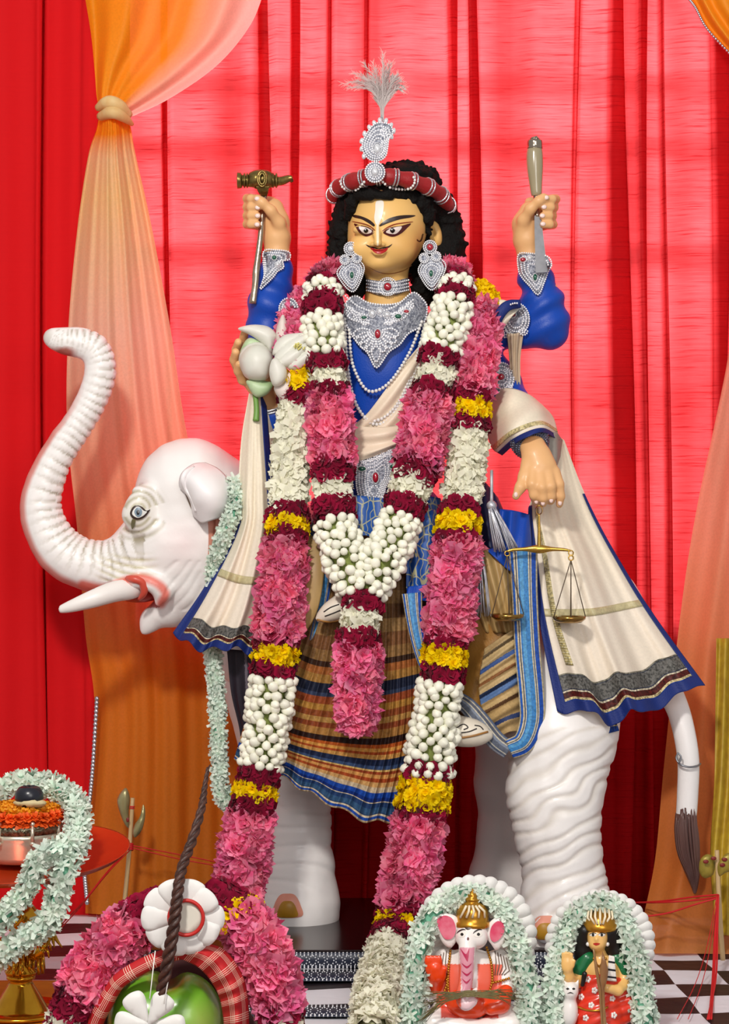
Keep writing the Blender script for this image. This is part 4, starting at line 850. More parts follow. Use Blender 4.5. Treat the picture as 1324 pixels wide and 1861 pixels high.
def pleat(n, a, ph=0.0): return lambda U, V: a*(np.abs(np.sin(U*n*PI+ph+.8*np.sin(V*2.5)))-.5)*np.minimum(1, .35+V)
sk = Surf([[(560, 1050, -.165), (610, 1048, -.20), (690, 1045, -.215), (750, 1050, -.20), (800, 1060, -.17)], [(505, 1160, -.175), (585, 1195, -.215), (690, 1190, -.235), (755, 1180, -.22), (812, 1170, -.18)],
           [(455, 1285, -.18), (545, 1330, -.22), (675, 1345, -.245), (755, 1330, -.23), (815, 1305, -.19)], [(425, 1380, -.17), (505, 1410, -.205), (580, 1452, -.225), (672, 1494, -.235), (742, 1483, -.225), (806, 1462, -.19)]],
          lambda U, V: (0*U, 5*np.sin(U*47)*np.clip(V-.85, 0, 1)*6, .011*(np.abs(np.sin(U*25*PI+1.2*np.sin(V*2)))-.5)*np.clip(.25+V*.9, 0, 1)+.006*np.sin(U*21)))
sk.patch('pleated_dhoti', m_dhoti, de, nu=300, nv=110, thick=.0012)
m_dark = uvmat('dark_striped_cloth', [(0, '2c2530'), (.3, '6d6470'), (.34, '2b2232'), (.6, '7a7078'), (.64, '241d2a'), (.85, '6b7088'), (.9, '2a2a44')], 'U', 'CONSTANT', .6, wob=.04)
Surf([[(412, 1180, -.15), (470, 1180, -.18), (540, 1150, -.17)], [(420, 1260, -.15), (470, 1270, -.185), (530, 1260, -.18)], [(436, 1330, -.15), (480, 1345, -.18), (525, 1370, -.18)], [(440, 1392, -.15), (480, 1400, -.17), (520, 1412, -.18)]], pleat(7, .008)).patch('dark_dhoti_edge', m_dark, de, nu=60, nv=40)
# knee and shin under ochre cloth
S = SDF((-.22, -.30, 1.02), (.34, .0, 1.56), .004)
S.chain([(720, 1000, -.08, 85), (800, 1045, -.12, 74), (880, 1100, -.155, 62), (900, 1135, -.165, 55)], .02, None, False, 1.25); S.chain([(900, 1130, -.165, 55), (885, 1200, -.17, 50), (862, 1270, -.17, 40), (850, 1310, -.165, 28)], .03, None, False, 1.2); S.chain([(660, 1000, -.08, 80), (590, 1040, -.12, 62), (560, 1075, -.13, 48), (600, 1110, -.15, 34)], .02, None, False, 1.25)
V, F = S.mesh(); V = relax(V, F, 2); N = vnormals(V, F); X, Y = pix(V); V += N*(.0035*np.sin(wob(X, Y, .022)*2.2+X*.06))[:, None]
obj('ochre_dhoti', V, F, mat('ochre_silk', 'a8762e', .5, noise=.5, nscale=16, col2='6e4a1c', bump=.2, bscale=300, sheen=.05), de)
m_tan = uvmat('tan_striped_cloth', [(0, 'b59a6c'), (.08, '6a5a44'), (.12, 'c2a878'), (.22, '3f5a94'), (.27, 'bfa272'), (.37, '8a5a34'), (.41, 'c4aa7c'), (.5, '23304e'), (.55, '5a78a8'), (.62, 'c4a674'), (.7, '6a4a30'), (.74, 'bc9c68'), (.86, '2a3a66'), (.9, 'b89a6a')], 'V', 'CONSTANT', .6, wob=.03)
Surf([[(880, 1180, -.225), (915, 1155, -.24), (955, 1130, -.225)], [(870, 1240, -.23), (910, 1215, -.245), (952, 1190, -.23)], [(876, 1290, -.23), (912, 1270, -.245), (948, 1250, -.23)], [(905, 1340, -.225), (925, 1330, -.235), (945, 1330, -.225)]], lambda U, V: .0028*np.sin(V*60+U*2)).patch('tan_pleats', m_tan, de, nu=40, nv=120)
Surf([[(820, 1020, -.19), (880, 1000, -.215), (950, 1010, -.19)], [(850, 1080, -.21), (905, 1080, -.235), (960, 1080, -.20)], [(880, 1150, -.205), (925, 1150, -.23), (962, 1150, -.20)]], lambda U, V: .005*np.sin(U*34+V*3)).patch('beige_fold', mat('beige_silk', 'b4955f', .5, noise=.4, nscale=30, col2='7d5e34', stretch=(2, 1, .4)), de, nu=60, nv=30)
def ribbon(name, path, m, parent=None, n=60, tw=0.0, thick=.0012, nu=8, up=None):
    """flat band along (px,py,y,width_px); across-direction perpendicular in the picture, tilted by tw"""
    q = spline(path, n); d = np.gradient(q[:, :2], axis=0); d /= np.maximum(np.hypot(d[:, 0], d[:, 1]), 1e-6)[:, None]; nn = np.stack([-d[:, 1], d[:, 0]], -1)
    us = np.linspace(-.5, .5, nu); Q = np.zeros((n, nu, 3))
    for j, u in enumerate(us): Q[:, j, :2] = q[:, :2]+nn*q[:, 3:4]*u; Q[:, j, 2] = q[:, 2]+tw*u*.01-.004*np.cos(u*PI)
    U, V = np.meshgrid(np.linspace(0, 1, nu), np.linspace(0, 1, n)); return grid_obj(name, Pn(Q), U, V, m, parent, thick)
m_sashb = uvmat('blue_sash_weave', [(0, 'c9bd9c'), (.06, '1d4fae'), (.22, 'cfc4a6'), (.26, '4d5a76'), (.30, 'cfc4a6'), (.34, '3d84c4'), (.52, '5aa0d4'), (.66, '3a7cc0'), (.72, 'd6cbb0'), (.76, '2a3550'), (.80, 'd0c4a6'), (.86, '1f5cb8'), (.95, 'cbbf9e')], 'U', 'CONSTANT', .5, weave=.35)
m_sashg = uvmat('grey_sash_weave', [(0, '8d8f9a'), (.1, '525a6c'), (.2, 'b8b4a8'), (.26, '5d6474'), (.5, '7a8496'), (.62, 'c0b8a4'), (.68, '4a4e5e'), (.82, 'b5ab96'), (.88, '5d6880')], 'U', 'CONSTANT', .5, weave=.3)
ribbon('side_sash', [(950, 995, -.235, 52), (953, 1080, -.24, 46), (958, 1180, -.245, 46), (965, 1260, -.25, 46), (966, 1310, -.25, 44), (952, 1348, -.25, 40), (925, 1362, -.245, 36)], m_sashb, de, 60, 0, .0012, 14)
ribbon('side_sash_loop', [(925, 1364, -.244, 34), (900, 1345, -.24, 34), (872, 1310, -.235, 34), (845, 1280, -.225, 30), (812, 1262, -.21, 24), (782, 1245, -.25, 18)], m_sashg, de, 50, 0, .0012, 12)
ribbon('front_sash', [(748, 1078, -.255, 36), (752, 1120, -.26, 30), (760, 1165, -.262, 26), (772, 1205, -.26, 24), (790, 1240, -.25, 20)], m_sashb, de, 40, 0, .0012, 12)
ribbon('beige_sash', [(575, 975, -.20, 34), (572, 1030, -.225, 34), (568, 1080, -.23, 30), (558, 1120, -.228, 26), (535, 1150, -.22, 22), (505, 1165, -.20, 18)], mat('beige_silk', 'b4955f'), de, 40, 0, .0012, 12)
ribbon('blue_strip', [(600, 995, -.22, 26), (592, 1050, -.215, 24), (584, 1100, -.205, 22), (572, 1160, -.20, 18), (560, 1190, -.19, 14)], m_sashb, de, 40, 0, .0012, 12)
def motif():
    m = bpy.data.materials.new('blue_brocade'); m.use_nodes = True; nt = NT(m); b = nt.n['Principled BSDF']; b.inputs['Roughness'].default_value = .5
    tc = nt.add('ShaderNodeTexCoord'); vo = nt.add('ShaderNodeTexVoronoi'); vo.feature = 'DISTANCE_TO_EDGE'; vo.inputs['Scale'].default_value = 34; nt.link(tc.outputs['Object'], vo.inputs[0]); w = nt.add('ShaderNodeTexWave'); w.inputs['Scale'].default_value = 30; w.inputs['Distortion'].default_value = 9; nt.link(tc.outputs['Object'], w.inputs[0])
    r = ramp(nt, [(0, (1, 1, 1, 1)), (.025, (1, 1, 1, 1)), (.04, (0, 0, 0, 1))]); nt.link(vo.outputs['Distance'], r.inputs[0]); r2 = ramp(nt, [(.9, (0, 0, 0, 1)), (.97, (.8, .8, .8, 1))]); nt.link(w.outputs['Fac'], r2.inputs[0])
    mm = nt.add('ShaderNodeMath', operation='MAXIMUM'); nt.link(r.outputs[0], mm.inputs[0]); nt.link(r2.outputs[0], mm.inputs[1])
    mx = nt.add('ShaderNodeMix', data_type='RGBA'); mx.inputs['A'].default_value = srgb('154f9e'); mx.inputs['B'].default_value = srgb('a8a684'); nt.link(mm.outputs[0], mx.inputs['Factor']); nt.link(mx.outputs['Result'], b.inputs['Base Color']); return m
m_broc = motif(); m_navy = mat('navy_silk', '101d4c', .5, sheen=.05); m_blue = mat('royal_blue_silk', '0342aa')
Surf([[(586, 905, -.165), (640, 900, -.19), (700, 905, -.195), (760, 900, -.185), (800, 905, -.16)], [(566, 950, -.175), (630, 955, -.205), (700, 960, -.21), (760, 960, -.205), (812, 960, -.17)], [(552, 988, -.185), (620, 982, -.215), (668, 974, -.222), (730, 1020, -.222), (816, 1040, -.18)]], lambda U, V: .006*np.sin(U*24)).patch('tunic_skirt', m_broc, de, nu=80, nv=30, thick=.0015)
Surf([[(735, 925, -.20), (765, 920, -.212), (800, 930, -.19)], [(738, 1000, -.222), (765, 1000, -.236), (805, 1000, -.20)], [(738, 1072, -.235), (768, 1090, -.246), (812, 1098, -.21)]], lambda U, V: .004*np.sin(U*15)).patch('tunic_tail', m_broc, de, nu=30, nv=40, thick=.0015)
Surf([[(740, 1066, -.242), (772, 1062, -.25), (808, 1050, -.22)], [(738, 1080, -.246), (770, 1092, -.252), (812, 1098, -.216)]]).patch('tunic_hem', m_blue, de, nu=20, nv=10, thick=.0015)
Surf([[(868, 862, -.12), (885, 880, -.13), (905, 905, -.12)], [(858, 920, -.15), (890, 930, -.16), (920, 945, -.14)], [(862, 990, -.17), (900, 1000, -.185), (930, 1010, -.16)]], lambda U, V: .005*np.sin(U*13)).patch('navy_drape', m_navy, de, nu=30, nv=30)
Surf([[(908, 925, -.175), (935, 928, -.185), (962, 935, -.17)], [(905, 985, -.20), (935, 985, -.215), (966, 990, -.19)], [(885, 1000, -.215), (930, 1040, -.228), (968, 1046, -.20)]], lambda U, V: .006*np.sin(U*12+V*3)).patch('blue_drape', m_blue, de, nu=30, nv=30)
# tassels
m_tas = mat('silver_thread', 'aeb0bc', .3, .5, noise=.6, nscale=160, stretch=(1, 1, .08), col2='f0f0f4')
def tassel(top, bot, r0, r1, y):
    mb = MB(); rr = np.random.RandomState(int(top[0])); ptube(mb, [(top[0], top[1]-60, y+.03, 3), (top[0], top[1]-10, y+.01, 3), (top[0], top[1], y, 4)], 6, 10)
    mb.ball(P(top[0], top[1]+4, y), r0/1000, 10, 6)
    for k in range(54):
        a = rr.uniform(-1, 1); d = rr.uniform(-1, 1)*math.sqrt(1-a*a)
        ptube(mb, [(top[0]+a*r0*.7, top[1]+6, y+d*r0*.0007, 1.2), (top[0]*.5+bot[0]*.5+a*(r0+r1)*.5, (top[1]+bot[1])*.5, y+d*r1*.0008, 1.3), (bot[0]+a*r1, bot[1]+rr.uniform(-9, 5), y+d*r1*.001, .8)], 4, 7)
    mb.build('tassel', m_tas, de)
tassel((893, 915), (920, 1002), 9, 23, -.235); tassel((868, 985), (872, 1118), 8, 20, -.225)
# shoes
m_shoe = mat('cream_leather', 'e6dccb', .45, noise=.2, nscale=30); m_trim = mat('shoe_trim', '9c6b2e', .4)
def shoe(pts, trim, mark, y):
    mb = MB(); ptube(mb, pts, 16, 34); s = mb.build('shoe', m_shoe, de); pr = caster([s], y)
    for t in trim: m2 = MB(); m2.tube([pr(a[0], a[1], .001) for a in spline(t, 18)], .0018, 6); o = m2.build('welt', m_trim, s); o.matrix_parent_inverse = Matrix.Identity(4)
    m2 = MB()
    for t in mark: m2.tube([pr(a[0], a[1], .0008) for a in spline(t, 12)], .0011, 5)
    o = m2.build('embroidery', mat('black_thread', '201818', .6), s); o.matrix_parent_inverse = Matrix.Identity(4)
shoe([(650, 1085, -.225, 24), (622, 1102, -.24, 24), (600, 1112, -.246, 19), (583, 1122, -.248, 11), (575, 1127, -.25, 4)], [[(576, 1126), (596, 1130), (622, 1126)]], [[(588, 1112), (600, 1104), (616, 1098)], [(590, 1120), (606, 1114), (620, 1108)]], -.22)
shoe([(805, 1320, -.22, 26), (832, 1328, -.238, 28), (858, 1332, -.244, 26), (876, 1334, -.246, 20), (888, 1334, -.247, 12), (894, 1332, -.247, 4)], [[(826, 1342), (856, 1338), (886, 1330)]], [[(830, 1322), (842, 1316), (850, 1322), (842, 1326)], [(830, 1332), (850, 1330), (866, 1324)], [(862, 1318), (872, 1320), (878, 1326)]], -.23)
# ---- shawl: one long cream scarf over both lower arms (two hanging ends)
sh = thing('shawl', 'cream silk shawl with blue and patterned borders spread over the elephant flanks', 'shawl', P(690, 1200, -.1))
m_cream2 = uvmat('cream_shawl', [(0, 'f6ead2'), (.6, 'f7ebd6'), (.8, 'f9eddc'), (1, 'f4e6d2')], 'V', 'LINEAR', .5, weave=.05, transl=.12)
m_border = uvmat('woven_border', [(0, '8a8676'), (.03, '4a4c55'), (.06, '6c6a66'), (.40, '3e4254'), (.43, 'e6d9bc'), (.47, '5a1a14'), (.62, 'e3cf9a'), (.68, '083a90')], 'V', 'CONSTANT', .55, weave=.75)
m_bluetrim = mat('blue_velvet_trim', '04236e', .65, sheen=.0, bump=.3, bscale=400)
m_gold = uvmat('gold_thread_band', [(0, 'e2d3a4'), (.25, 'c9b878'), (.5, 'e6dab0'), (.75, 'c2b070')], 'V', 'CONSTANT', .4, freq=46, weave=.6)
LS = Surf([[(452, 715, -.11), (462, 716, -.125), (478, 722, -.11), (500, 740, -.07)], [(438, 800, -.125), (462, 800, -.15), (484, 805, -.13), (505, 815, -.09)], [(432, 900, -.145), (462, 900, -.17), (492, 905, -.15), (512, 905, -.11)], [(428, 960, -.155), (458, 965, -.185), (495, 970, -.165), (520, 970, -.13)],
           [(372, 1065, -.165), (425, 1085, -.20), (480, 1085, -.19), (535, 1080, -.15)], [(314, 1150, -.165), (362, 1180, -.20), (420, 1178, -.215), (470, 1190, -.215), (540, 1192, -.16)]],
          lambda U, V: (0*U, 7*np.sin(U*31)*np.clip(V-.8, 0, 1)*4, (.014*np.sin(U*20+1.5*np.sin(V*2))+.0025*np.sin(U*61))*np.clip(V*1.3-.15, .1, 1)))
LS.patch('hanging_end', m_cream2, sh, nu=130, nv=110, thick=.0014); 
LS.patch('woven_border', m_border, sh, v=(.91, 1), nu=130, nv=26, thick=.0012, off=-.0025); 
o = LS.patch('blue_trim', m_bluetrim, sh, v=(.972, 1.0), nu=130, nv=10, thick=.0012, off=-.0045)
LS.patch('blue_trim', m_bluetrim, sh, u=(0, .055), v=(.56, 1), nu=6, nv=70, thick=.0012, off=-.0045)
LS.patch('blue_trim', m_bluetrim, sh, u=(.60, .76), v=(0, .5), nu=8, nv=60, thick=.0012, off=-.0035)
RS = Surf([[(1000, 795, -.11), (1012, 792, -.115), (1025, 800, -.09)], [(966, 905, -.125), (1010, 880, -.13), (1055, 880, -.09)], [(960, 930, -.15), (1010, 935, -.15), (1085, 945, -.08)], [(966, 1010, -.19), (1040, 1015, -.18), (1122, 1012, -.09)], [(980, 1130, -.235), (1075, 1130, -.215), (1182, 1108, -.11)],
           [(1012, 1285, -.27), (1075, 1300, -.265), (1120, 1312, -.255), (1160, 1292, -.235), (1220, 1275, -.20), (1281, 1238, -.15)]],
          lambda U, V: (0*U, (10*np.sin(U*19+1)+3*np.sin(U*44))*np.clip(V-.8, 0, 1)*4, (.013*np.sin(U*17+1.2*np.sin(V*2))+.003*np.sin(U*52+2*V))*np.clip(V*1.2-.1, .1, 1)))
RS.patch('hanging_end', m_cream2, sh, nu=150, nv=120, thick=.0014)
RS.patch('woven_border', m_border, sh, v=(.918, 1), nu=150, nv=26, thick=.0012, off=-.0025); RS.patch('blue_trim', m_bluetrim, sh, v=(.976, 1), nu=150, nv=10, thick=.0012, off=-.0045)
RS.patch('blue_trim', m_bluetrim, sh, u=(0, .06), v=(.3, 1), nu=6, nv=80, thick=.0012, off=-.0045); RS.patch('blue_trim', m_bluetrim, sh, u=(.965, 1), v=(.25, 1), nu=6, nv=80, thick=.0012, off=-.004)
RS.patch('gold_band', m_gold, sh, u=(.13, .19), v=(.36, .9), nu=8, nv=80, thick=.0008, off=-.0022)
RS.patch('gold_band', mat('gold_band_dull', 'c9bd92', .45, noise=.4, nscale=200), sh, u=(.06, .965), v=(.765, .785), nu=120, nv=4, thick=.0008, off=-.002)
LS.patch('gold_band', MATS['gold_band_dull'], sh, u=(.055, .95), v=(.735, .757), nu=120, nv=4, thick=.0008, off=-.002)
Surf([[(1012, 1270, -.235), (1060, 1285, -.232), (1115, 1300, -.22)], [(1018, 1335, -.24), (1070, 1340, -.236), (1125, 1328, -.222)]], lambda U, V: .003*np.sin(U*14)).patch('under_layer', m_border, sh, nu=60, nv=20, thick=.0012)
# wrap over the forearm
WR = Surf([[(888, 712, -.06), (925, 705, -.12), (960, 716, -.11), (985, 735, -.06)], [(882, 765, -.08), (925, 745, -.165), (975, 740, -.155), (1004, 756, -.08)], [(892, 812, -.105), (930, 782, -.20), (980, 765, -.195), (1012, 780, -.12)], [(912, 828, -.12), (945, 800, -.215), (985, 786, -.21), (1016, 800, -.13)]], lambda U, V: .005*np.sin(V*13+U*9))
WR.patch('arm_wrap', m_cream2, sh, nu=50, nv=40, thick=.0014); WR.patch('blue_trim', m_bluetrim, sh, v=(.86, 1.0), nu=50, nv=8, thick=.0014, off=-.003); WR.patch('gold_band', m_gold, sh, v=(.66, .76), nu=50, nv=8, thick=.001, off=-.0025)
Surf([[(985, 800, -.17), (1008, 785, -.15), (1022, 800, -.11)], [(1000, 840, -.16), (1012, 825, -.15), (1020, 812, -.11)], [(1006, 848, -.15), (1012, 845, -.145), (1018, 830, -.12)]], None).patch('turned_edge', mat('grey_lining', '9a948c', .5, noise=.3), sh, nu=16, nv=16)
Surf([[(878, 548, -.08), (915, 545, -.10), (945, 560, -.085)], [(890, 590, -.10), (910, 585, -.12), (930, 575, -.115)], [(890, 625, -.09), (898, 622, -.10), (905, 612, -.10)]], None).patch('shoulder_fold', m_cream2, sh, nu=20, nv=20)
ribbon('blue_trim', [(945, 552, -.105, 14), (922, 556, -.122, 18), (906, 574, -.125, 18), (898, 600, -.12, 14)], m_bluetrim, sh, 24)
# ================================================================ FLOWER GARLANDS
def flower_mesh(name, m, layers, seed, nu=3, nv=3, center=None):
    """layers: (petals, length, width, lift angle, curl, ruffle); lengths in metres"""
    rr = np.random.RandomState(seed); v = []; f = []
    for n, L, w, lift, curl, ruf in layers:
        a0 = rr.uniform(0, 6.28)
        for k in range(n):
            a = a0+2*PI*k/n+rr.uniform(-.15, .15); l = L*rr.uniform(.85, 1.12); ww = w*rr.uniform(.85, 1.15); lf = lift+rr.uniform(-.15, .15); o = len(v); ph = rr.uniform(0, 6.28)
            for i in range(nv):
                t = i/(nv-1); ang = lf-curl*t; r = l*t*math.cos(lf-curl*t*.5); z = l*t*math.sin(lf-curl*t*.5)
                wid = ww*(.25+.95*math.sin(PI*min(.22+t*.62, 1)) if t < .99 else .25+.95*math.sin(PI*.80))
                for j in range(nu):
                    s = (j/(nu-1)-.5)*2; zz = z+ruf*t*math.sin(s*2.6+ph)*l+.18*l*s*s*t*.4
                    x, y = r, s*wid*.5; v.append((x*math.cos(a)-y*math.sin(a), x*math.sin(a)+y*math.cos(a), zz))
            for i in range(nv-1):
                for j in range(nu-1): f.append((o+i*nu+j, o+i*nu+j+1, o+(i+1)*nu+j+1, o+(i+1)*nu+j))
    if center:
        bv, bf = ball(center, 6, 4); o = len(v); v += [(x, y, z+center*.5) for x, y, z in bv]; f += [tuple(i+o for i in q) for q in bf]
    return mesh_data(name, v, f, m)
m_pink = mat('pink_petal', 'ee6292', .6, var=.2, hue=.012, transl=.35, noise=.7, nscale=45, col2='fbb4c8', spec=.2)
m_maroon = mat('maroon_petal', '86092f', .75, var=.3, sheen=.08, transl=.12, spec=.12)
m_yellow = mat('marigold_petal', 'fbdc00', .6, var=.12, transl=.3, spec=.2)
m_white = mat('tuberose_petal', 'f2f0dc', .5, var=.06, transl=.25, spec=.3)
m_budw = mat('jasmine_bud', 'f3f1e2', .4, var=.08, noise=.25, nscale=60, col2='d2d6a8', spec=.35)
m_mint = mat('mint_petal', 'd6e8da', .5, var=.15, hue=.02, transl=.25, noise=.7, nscale=60, col2='f4f5ea')
m_mintg = mat('mint_stem', '5fa487', .6, noise=.6, nscale=60, col2='3a7a5f')
FL = {
    'pink': [flower_mesh('carnation', m_pink, [(6, .022, .023, .35, .5, .26), (5, .019, .021, .85, .3, .3), (3, .014, .015, 1.3, .2, .3)], s) for s in range(4)],
    'maroon': [flower_mesh('maroon_rose', m_maroon, [(6, .014, .016, .35, .9, .10), (5, .012, .014, .8, .7, .12), (4, .009, .010, 1.2, .4, .1)], 20+s) for s in range(3)],
    'yellow': [flower_mesh('marigold', m_yellow, [(9, .013, .007, .3, .6, .2), (8, .011, .007, .7, .5, .2), (6, .009, .006, 1.15, .3, .2)], 40+s, 2, 3) for s in range(3)],
    'tube': [flower_mesh('tuberose', m_white, [(6, .021, .0098, .45, .75, .03), (5, .014, .008, .85, .4, .03)], 60+s, 3, 3) for s in range(4)],
    'mint': [flower_mesh('jasmine_flower', m_mint, [(6, .0165, .006, .5, .6, .03), (4, .012, .005, 1.05, .3, .03)], 80+s, 3, 3) for s in range(4)]}
bv, bf = lathe([(.0006, -.0085), (.0042, -.007), (.0068, -.002), (.0072, .002), (.0058, .006), (.0026, .0085), (.0006, .0095)], 8); BUD = mesh_data('jasmine_bud', bv, bf, m_budw)
SPEC = {  # row gap px, per row, radial offset factor, flower scale, core colour, core factor, jitter
    'pink': (17, 7, .70, 1.0, 'b52a58', .74), 'maroon': (13, 7, .80, 1.0, '45030f', .84), 'yellow': (12, 8, .84, 1.0, 'b08a00', .86), 'tube': (16, 7, .66, 1.0, '9a9d78', .55), 'bud': (12.6, 8, .82, 1.12, '7f8a45', .62), 'mint': (13, 5, .55, 1.0, '74b598', .5)}
def strand(root, path, sections, mode='py', arc=125, scale=1.0, nm=None, per=None, gapk=1.0):
    q = spline(path, 500); W = Pn(q[:, :3]); sc = (CAM_D+q[:, 2])/CAM_D/1000; R = q[:, 3]*sc
    L = np.concatenate([[0], np.cumsum(np.linalg.norm(np.diff(W, axis=0), axis=1))]); T = np.gradient(W, axis=0); T /= np.linalg.norm(T, axis=1)[:, None]
    cum = np.maximum.accumulate(q[:, 1]) if mode == 'py' else np.linspace(0, 1, 500)
    rr = random.Random(int(path[0][0]*7+path[-1][1]))
    for a, b, ty in sections:
        ia, ib = int(np.searchsorted(cum, a)), int(min(np.searchsorted(cum, b), 499)); gap, n, rf, fs, cc, cf = SPEC[ty]; n = per or n; gap *= gapk
        if ib-ia < 2: continue
        idx = np.linspace(ia, ib, max(4, (ib-ia)//12+2)).astype(int)
        MB().tube([Vector(W[i]) for i in idx], [R[i]*cf for i in idx], 10).build('garland_core', mat('core_'+ty, cc, .9, noise=.4, nscale=150), root)
        l0, l1 = L[ia], L[ib]; g = gap/1000*scale; rows = max(1, int(round((l1-l0)/g)))
        for r in range(rows):
            l = l0+(l1-l0)*(r+.5)/rows; i = int(np.searchsorted(L, l)); i = min(max(i, 0), 499); c = Vector(W[i]); t = Vector(T[i]); N = Vector((0, -1, .0)); N = (N-t*N.dot(t))
            if N.length < .2: N = Vector((0, 0, 1)); N = N-t*N.dot(t)
            N.normalize(); B = t.cross(N)
            for k in range(n):
                th = math.radians(-arc+2*arc*(k+(.5 if r % 2 else 0)+rr.uniform(-.25, .25))/(n-.5)); d = (N*math.cos(th)+B*math.sin(th)).normalized()
                rad = R[i]*(rf+rr.uniform(-.07, .07)); p = c+d*rad+t*rr.uniform(-.25, .25)*g
                s = fs*scale*rr.uniform(.88, 1.14)*(1 if ty != 'bud' else rr.uniform(.95, 1.12)); dd = (d+Vector((rr.uniform(-1, 1), rr.uniform(-1, 1), rr.uniform(-1, 1)))*(.32 if ty != 'bud' else .5)).normalized()
                M = Matrix.Translation(p) @ dd.to_track_quat('Z', 'Y').to_matrix().to_4x4() @ Matrix.Rotation(rr.uniform(0, 6.28), 4, 'Z') @ Matrix.Scale(s, 4)
                if ty == 'bud': inst('jasmine_bud', BUD, M, root)
                else: me = rr.choice(FL[ty]); inst(me.name.split('.')[0], me, M, root)
g1 = thing('flower_garland', 'inner flower garland hanging from the neck with a pink pendant tip', 'garland', P(655, 1080, -.25))
strand(g1, [(640, 494, -.01, 18), (606, 500, -.06, 25), (588, 524, -.10, 31), (586, 565, -.14, 36), (587, 620, -.165, 37), (592, 680, -.178, 37), (600, 760, -.19, 39), (604, 850, -.205, 39), (607, 930, -.225, 39), (616, 985, -.25, 40), (634, 1030, -.27, 42), (652, 1072, -.275, 40)],
       [(498, 514, 'pink'), (512, 526, 'maroon'), (524, 548, 'bud'), (545, 574, 'maroon'), (576, 646, 'bud'), (646, 670, 'maroon'), (670, 702, 'tube'), (700, 724, 'maroon'), (722, 838, 'pink'), (836, 872, 'maroon'), (874, 906, 'tube'), (908, 946, 'maroon'), (948, 1072, 'bud')])
strand(g1, [(790, 494, -.01, 18), (818, 498, -.06, 25), (828, 522, -.10, 31), (820, 565, -.14, 37), (806, 620, -.165, 38), (790, 690, -.18, 38), (773, 770, -.192, 43), (760, 840, -.208, 42), (744, 890, -.222, 40), (730, 935, -.235, 38), (712, 985, -.255, 40), (688, 1030, -.272, 42), (664, 1072, -.277, 40)],
       [(496, 512, 'pink'), (508, 520, 'maroon'), (516, 536, 'bud'), (530, 552, 'maroon'), (552, 638, 'bud'), (636, 664, 'maroon'), (662, 702, 'tube'), (700, 722, 'maroon'), (720, 846, 'pink'), (838, 874, 'maroon'), (864, 906, 'tube'), (906, 936, 'maroon'), (938, 1072, 'bud')])
strand(g1, [(658, 1074, -.28, 34), (655, 1120, -.29, 38), (651, 1160, -.293, 40), (650, 1240, -.297, 41), (648, 1290, -.298, 35), (645, 1326, -.298, 20)], [(1078, 1108, 'maroon'), (1106, 1148, 'tube'), (1146, 1184, 'maroon'), (1178, 1322, 'pink')])
MB().tube([P(*a) for a in ((640, 1320, -.30), (639, 1332, -.30), (645, 1336, -.30), (652, 1330, -.30), (650, 1318, -.30))], .0016, 6).build('thread_loop', mat('garland_thread', 'd8c9a0', .6), g1)
g2 = thing('flower_garland', 'outer floor-length flower garland hung from both shoulders', 'garland', P(600, 1640, -.3))
strand(g2, [(560, 548, -.03, 30), (543, 575, -.08, 32), (541, 630, -.13, 36), (548, 690, -.155, 36), (536, 760, -.165, 37), (527, 850, -.18, 39), (522, 950, -.225, 38), (512, 1080, -.255, 42), (500, 1190, -.262, 41), (487, 1310, -.265, 43), (466, 1430, -.272, 38), (444, 1550, -.278, 47), (432, 1632, -.285, 44), (440, 1668, -.292, 36)],
       [(552, 672, 'pink'), (674, 706, 'yellow'), (706, 730, 'maroon'), (730, 924, 'tube'), (924, 944, 'maroon'), (942, 968, 'yellow'), (966, 990, 'maroon'), (986, 1156, 'pink'), (1150, 1174, 'maroon'), (1172, 1200, 'yellow'), (1198, 1226, 'maroon'), (1224, 1396, 'bud'), (1394, 1426, 'maroon'), (1424, 1446, 'yellow'), (1444, 1478, 'maroon'), (1474, 1632, 'pink'), (1626, 1648, 'maroon'), (1648, 1664, 'yellow')])
strand(g2, [(862, 532, -.02, 26), (876, 552, -.07, 30), (872, 600, -.12, 34), (862, 670, -.155, 36), (853, 742, -.165, 38), (848, 830, -.18, 40), (836, 930, -.22, 39), (823, 1060, -.255, 43), (808, 1185, -.268, 41), (790, 1315, -.272, 44), (772, 1432, -.278, 47), (752, 1550, -.285, 52), (732, 1640, -.295, 46), (714, 1690, -.32, 36), (704, 1722, -.37, 40), (697, 1752, -.44, 46), (690, 1790, -.58, 48), (682, 1838, -.735, 50), (676, 1885, -.845, 50)],
       [(536, 566, 'yellow'), (564, 706, 'pink'), (700, 728, 'maroon'), (728, 756, 'yellow'), (754, 774, 'maroon'), (770, 916, 'tube'), (914, 938, 'maroon'), (934, 966, 'yellow'), (964, 990, 'maroon'), (984, 1152, 'pink'), (1146, 1172, 'maroon'), (1168, 1202, 'yellow'), (1200, 1232, 'maroon'), (1230, 1402, 'bud'), (1386, 1414, 'maroon'), (1412, 1462, 'yellow'), (1460, 1490, 'maroon'), (1484, 1646, 'pink'), (1638, 1672, 'maroon'), (1670, 1692, 'yellow'), (1690, 1718, 'maroon'), (1718, 1884, 'tube')])
g3 = thing('jasmine_garland', 'pale mint jasmine string looped around the elephant neck under the shawl', 'garland', P(400, 1460, -.2))
